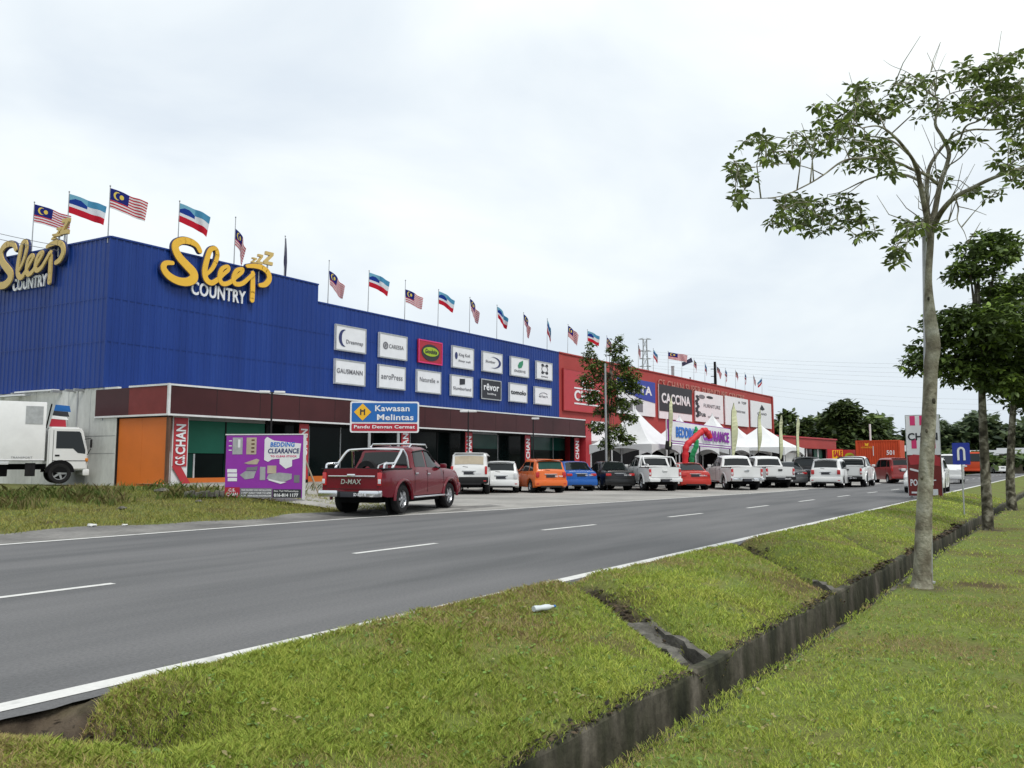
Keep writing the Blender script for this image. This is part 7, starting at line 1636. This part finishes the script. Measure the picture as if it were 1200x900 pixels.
LB2 = [lob(1150, 300, d2, .75, .8, b2), lob(1172, 290, d2+.3, .7, .6, b2), lob(1130, 320, d2-.3, .55, .6, b2), lob(1185, 345, d2, .85, .6, b2), lob(1120, 380, d2, .9, .55, b2), lob(1160, 385, d2-.5, 1.2, .6, b2), lob(1095, 410, d2+.3, .75, .6, b2), lob(1120, 430, d2, .8, .5, b2), lob(1150, 430, d2+.3, 1.0, .55, b2), lob(1205, 400, d2, 1.1, .7, b2), lob(1210, 440, d2, .9, .6, b2), lob(1070, 428, d2, .35, .6, b2), lob(1180, 450, d2-.4, .6, .5, b2)]
broad_tree('roadside_tree', 'second tree from the front with a dense dark crown cut by the right edge', b2, 6.0, 2, LB2, 2100, .16, PALD2, 21, GT, 'bark_dark', .135, 13, trunkpts=[(0, 0, -.2)]+[tuple(at_depth(x, y, d2)-Vector(b2)) for x, y in ((1156, 580), (1153, 520), (1151, 470), (1150, 430), (1148, 380), (1146, 320))], per=7)
b3 = (TRUNKS[2][0], TRUNKS[2][1], ZG-.02); d3 = b3[0]*CF+b3[1]*SF
LB3 = [lob(1195, 400, d3, 1.7, .7, b3), lob(1225, 420, d3, 1.8, .7, b3), lob(1170, 445, d3, .9, .5, b3), lob(1200, 460, d3, 1.1, .5, b3), lob(1200, 350, d3, 1.5, .7, b3), lob(1230, 470, d3, 1.3, .5, b3)]
broad_tree('roadside_tree', 'third tree from the front, a mossy trunk at the right edge', b3, 6.5, 2, LB3, 1400, .19, PALD2, 22, GT, 'bark_dark', .17, 8, trunkpts=[(0, 0, -.2)]+[tuple(at_depth(x, y, d3)-Vector(b3)) for x, y in ((1184, 570), (1185, 520), (1188, 470), (1192, 430), (1198, 380))], per=7)
# tall thin tree before the red name board
g = at_depth(713, HZ, 44.5); b4 = (g.x, g.y, 0.0); d4 = 44.5
PALM = [(.045, .07, .018), (.07, .105, .024), (.10, .15, .03), (.15, .20, .04)]
LB4 = [lob(x, y, d4+o, r, f, b4) for x, y, r, f, o in ((690, 422, .50, 1.0, .2), (700, 430, .5, .8, -.3), (716, 412, .34, 1.3, 0), (726, 405, .42, 1.3, .1), (728, 425, .6, .8, .2), (690, 445, .62, .8, -.2), (708, 440, .45, .8, .4), (735, 442, .75, .7, 0), (742, 455, .6, .6, .3), (718, 455, .6, .7, -.3), (694, 465, .6, .7, .2), (725, 475, .7, .7, 0), (706, 480, .55, .7, .3), (737, 490, .5, .6, 0), (700, 500, .55, .7, .1), (722, 505, .6, .7, -.2), (735, 515, .5, .6, .1), (712, 520, .5, .6, 0), (724, 395, .2, 1.4, 0), (692, 405, .26, 1.2, 0), (745, 470, .3, .6, 0))]
broad_tree('slender_tree', 'slender sparse tree in front of the red name board', b4, 7.5, 2, LB4, 1600, .185, PALM, 31, None, 'bark_dark', .085, 21, trunkpts=[(0, 0, -.1)]+[tuple(at_depth(x, y, d4)-Vector(b4)) for x, y in ((713, 500), (713, 460), (716, 430), (722, 395))], per=5)
# background trees
GB = 'trees beyond the shops'
PALB = [(.018, .030, .011), (.028, .046, .014), (.042, .066, .018), (.062, .090, .024), (.09, .125, .034)]
BG = [(945, 118, 492, 26, 'dark green tree between the big rounded one and the red showroom', 2600), (992, 107, 469, 52, 'big dark rounded tree behind the low red shop', 7000), (925, 128, 480, 30, 'paler green tree behind the far end of the red showroom', 1900), (1068, 150, 500, 22, 'distant tree behind the tall name board', 900), (1040, 165, 508, 16, 'small distant tree right of the orange container', 500)]
for i, (px, d, yt, rw, lab, n) in enumerate(BG):
    g = at_depth(px, HZ, d); b = (g.x, g.y, 0); s = d/F; rg = random.Random(50+i); LBx = []
    H_ = (HZ-yt)
    for k in range(14 if i == 1 else 8):
        fx = rg.uniform(-1, 1); top = (1-.55*abs(fx)**1.8); fy = rg.uniform(.25, 1)*top
        rr_ = rw*rg.uniform(.24, .36); LBx.append(lob(px+fx*rw*.78, HZ-H_*fy+rr_*.55, d+rg.uniform(-1, 1)*rw*s*.5, rr_*s, .8, b))
    LBx += [lob(px-rw*.1, yt+rw*.28, d, rw*.27*s, .8, b), lob(px, HZ-H_*.35, d, rw*.55*s, .7, b), lob(px-rw*.5, HZ-H_*.3, d, rw*.4*s, .7, b), lob(px+rw*.5, HZ-H_*.3, d, rw*.4*s, .7, b)]
    broad_tree('broad_tree', lab, b, H_*s, 2, LBx, n, .85 if i < 2 else .95, PALB if i != 2 else [tuple(1.5*c for c in q) for q in PALB], 60+i, GB, 'bark_dark', .4, 8, per=4)
# far woods on the right and behind: one mass of many crowns
def woods(name, lab, x0, x1, d, ytf, seed, n, leafs, pal):
    rg = random.Random(seed); pts = []
    for k in range(n):
        px = rg.uniform(x0, x1); yt = ytf(px); py = HZ+1-(HZ+1-yt)*(rg.random()**.7); dd = d+rg.uniform(-14, 14)
        p = at_depth(px, py, dd); pts.append((p.x, p.y, max(.2, p.z)))
    o = leaves(name, pts, None, leafs, pal, None, seed, per=4, thick=1.4); tag(o, lab, 'woods', None, 'stuff')
hz = lambda px: 505-9*math.sin(px*.035)-6*math.sin(px*.11+1)-3*math.sin(px*.31)-12*smooth((px-1110)/60)
woods('far_woods', 'dark wooded rise beyond the end of the road', 1030, 1330, 165, hz, 71, 9000, 1.5, [(1.7*q[0], 1.6*q[1], 2.6*q[2]) for q in PALB])  # leaf colours lightened and blued to paint in distance haze
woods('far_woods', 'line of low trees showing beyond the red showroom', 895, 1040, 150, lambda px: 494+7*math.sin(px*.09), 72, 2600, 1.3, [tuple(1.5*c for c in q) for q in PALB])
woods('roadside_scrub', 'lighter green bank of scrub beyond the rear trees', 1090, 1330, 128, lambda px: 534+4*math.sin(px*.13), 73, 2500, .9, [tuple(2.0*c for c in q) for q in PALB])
hl = grid_sheet([x for x in range(150, 900, 30)], [y for y in range(-400, 500, 25)], lambda u, v: 4.5*math.exp(-((u-330)/110)**2)*(1+.5*math.sin(v*.02)), 'turf', 'distant_hill', 'low green rise on the horizon', attr=lambda u, v: .3)
# fallen leaves and a few broad weeds in the near turf
rl2 = np.random.default_rng(91); n = 1500; rad = 2.2+7*rl2.random(n)**1.2; az = YAW-R(34)+R(60)*rl2.random(n); u = rad*np.cos(az); v = rad*np.sin(az)
ok = np.array([not (d_near(a)-.1 < b < d_far(a)+.1) and b < 4.5 for a, b in zip(u, v)]); u, v = u[ok], v[ok]
cen = [(a, b, ground_h(a, b)+.025) for a, b in zip(u, v)]
o = leaves('ground_weeds', cen, None, .030, [(.14, .24, .05), (.18, .3, .06), (.12, .2, .04), (.30, .26, .12)], None, 92, per=4, thick=1.6); tag(o, 'small broad weeds and dry leaf bits among the mown grass', 'weeds', None, 'stuff')
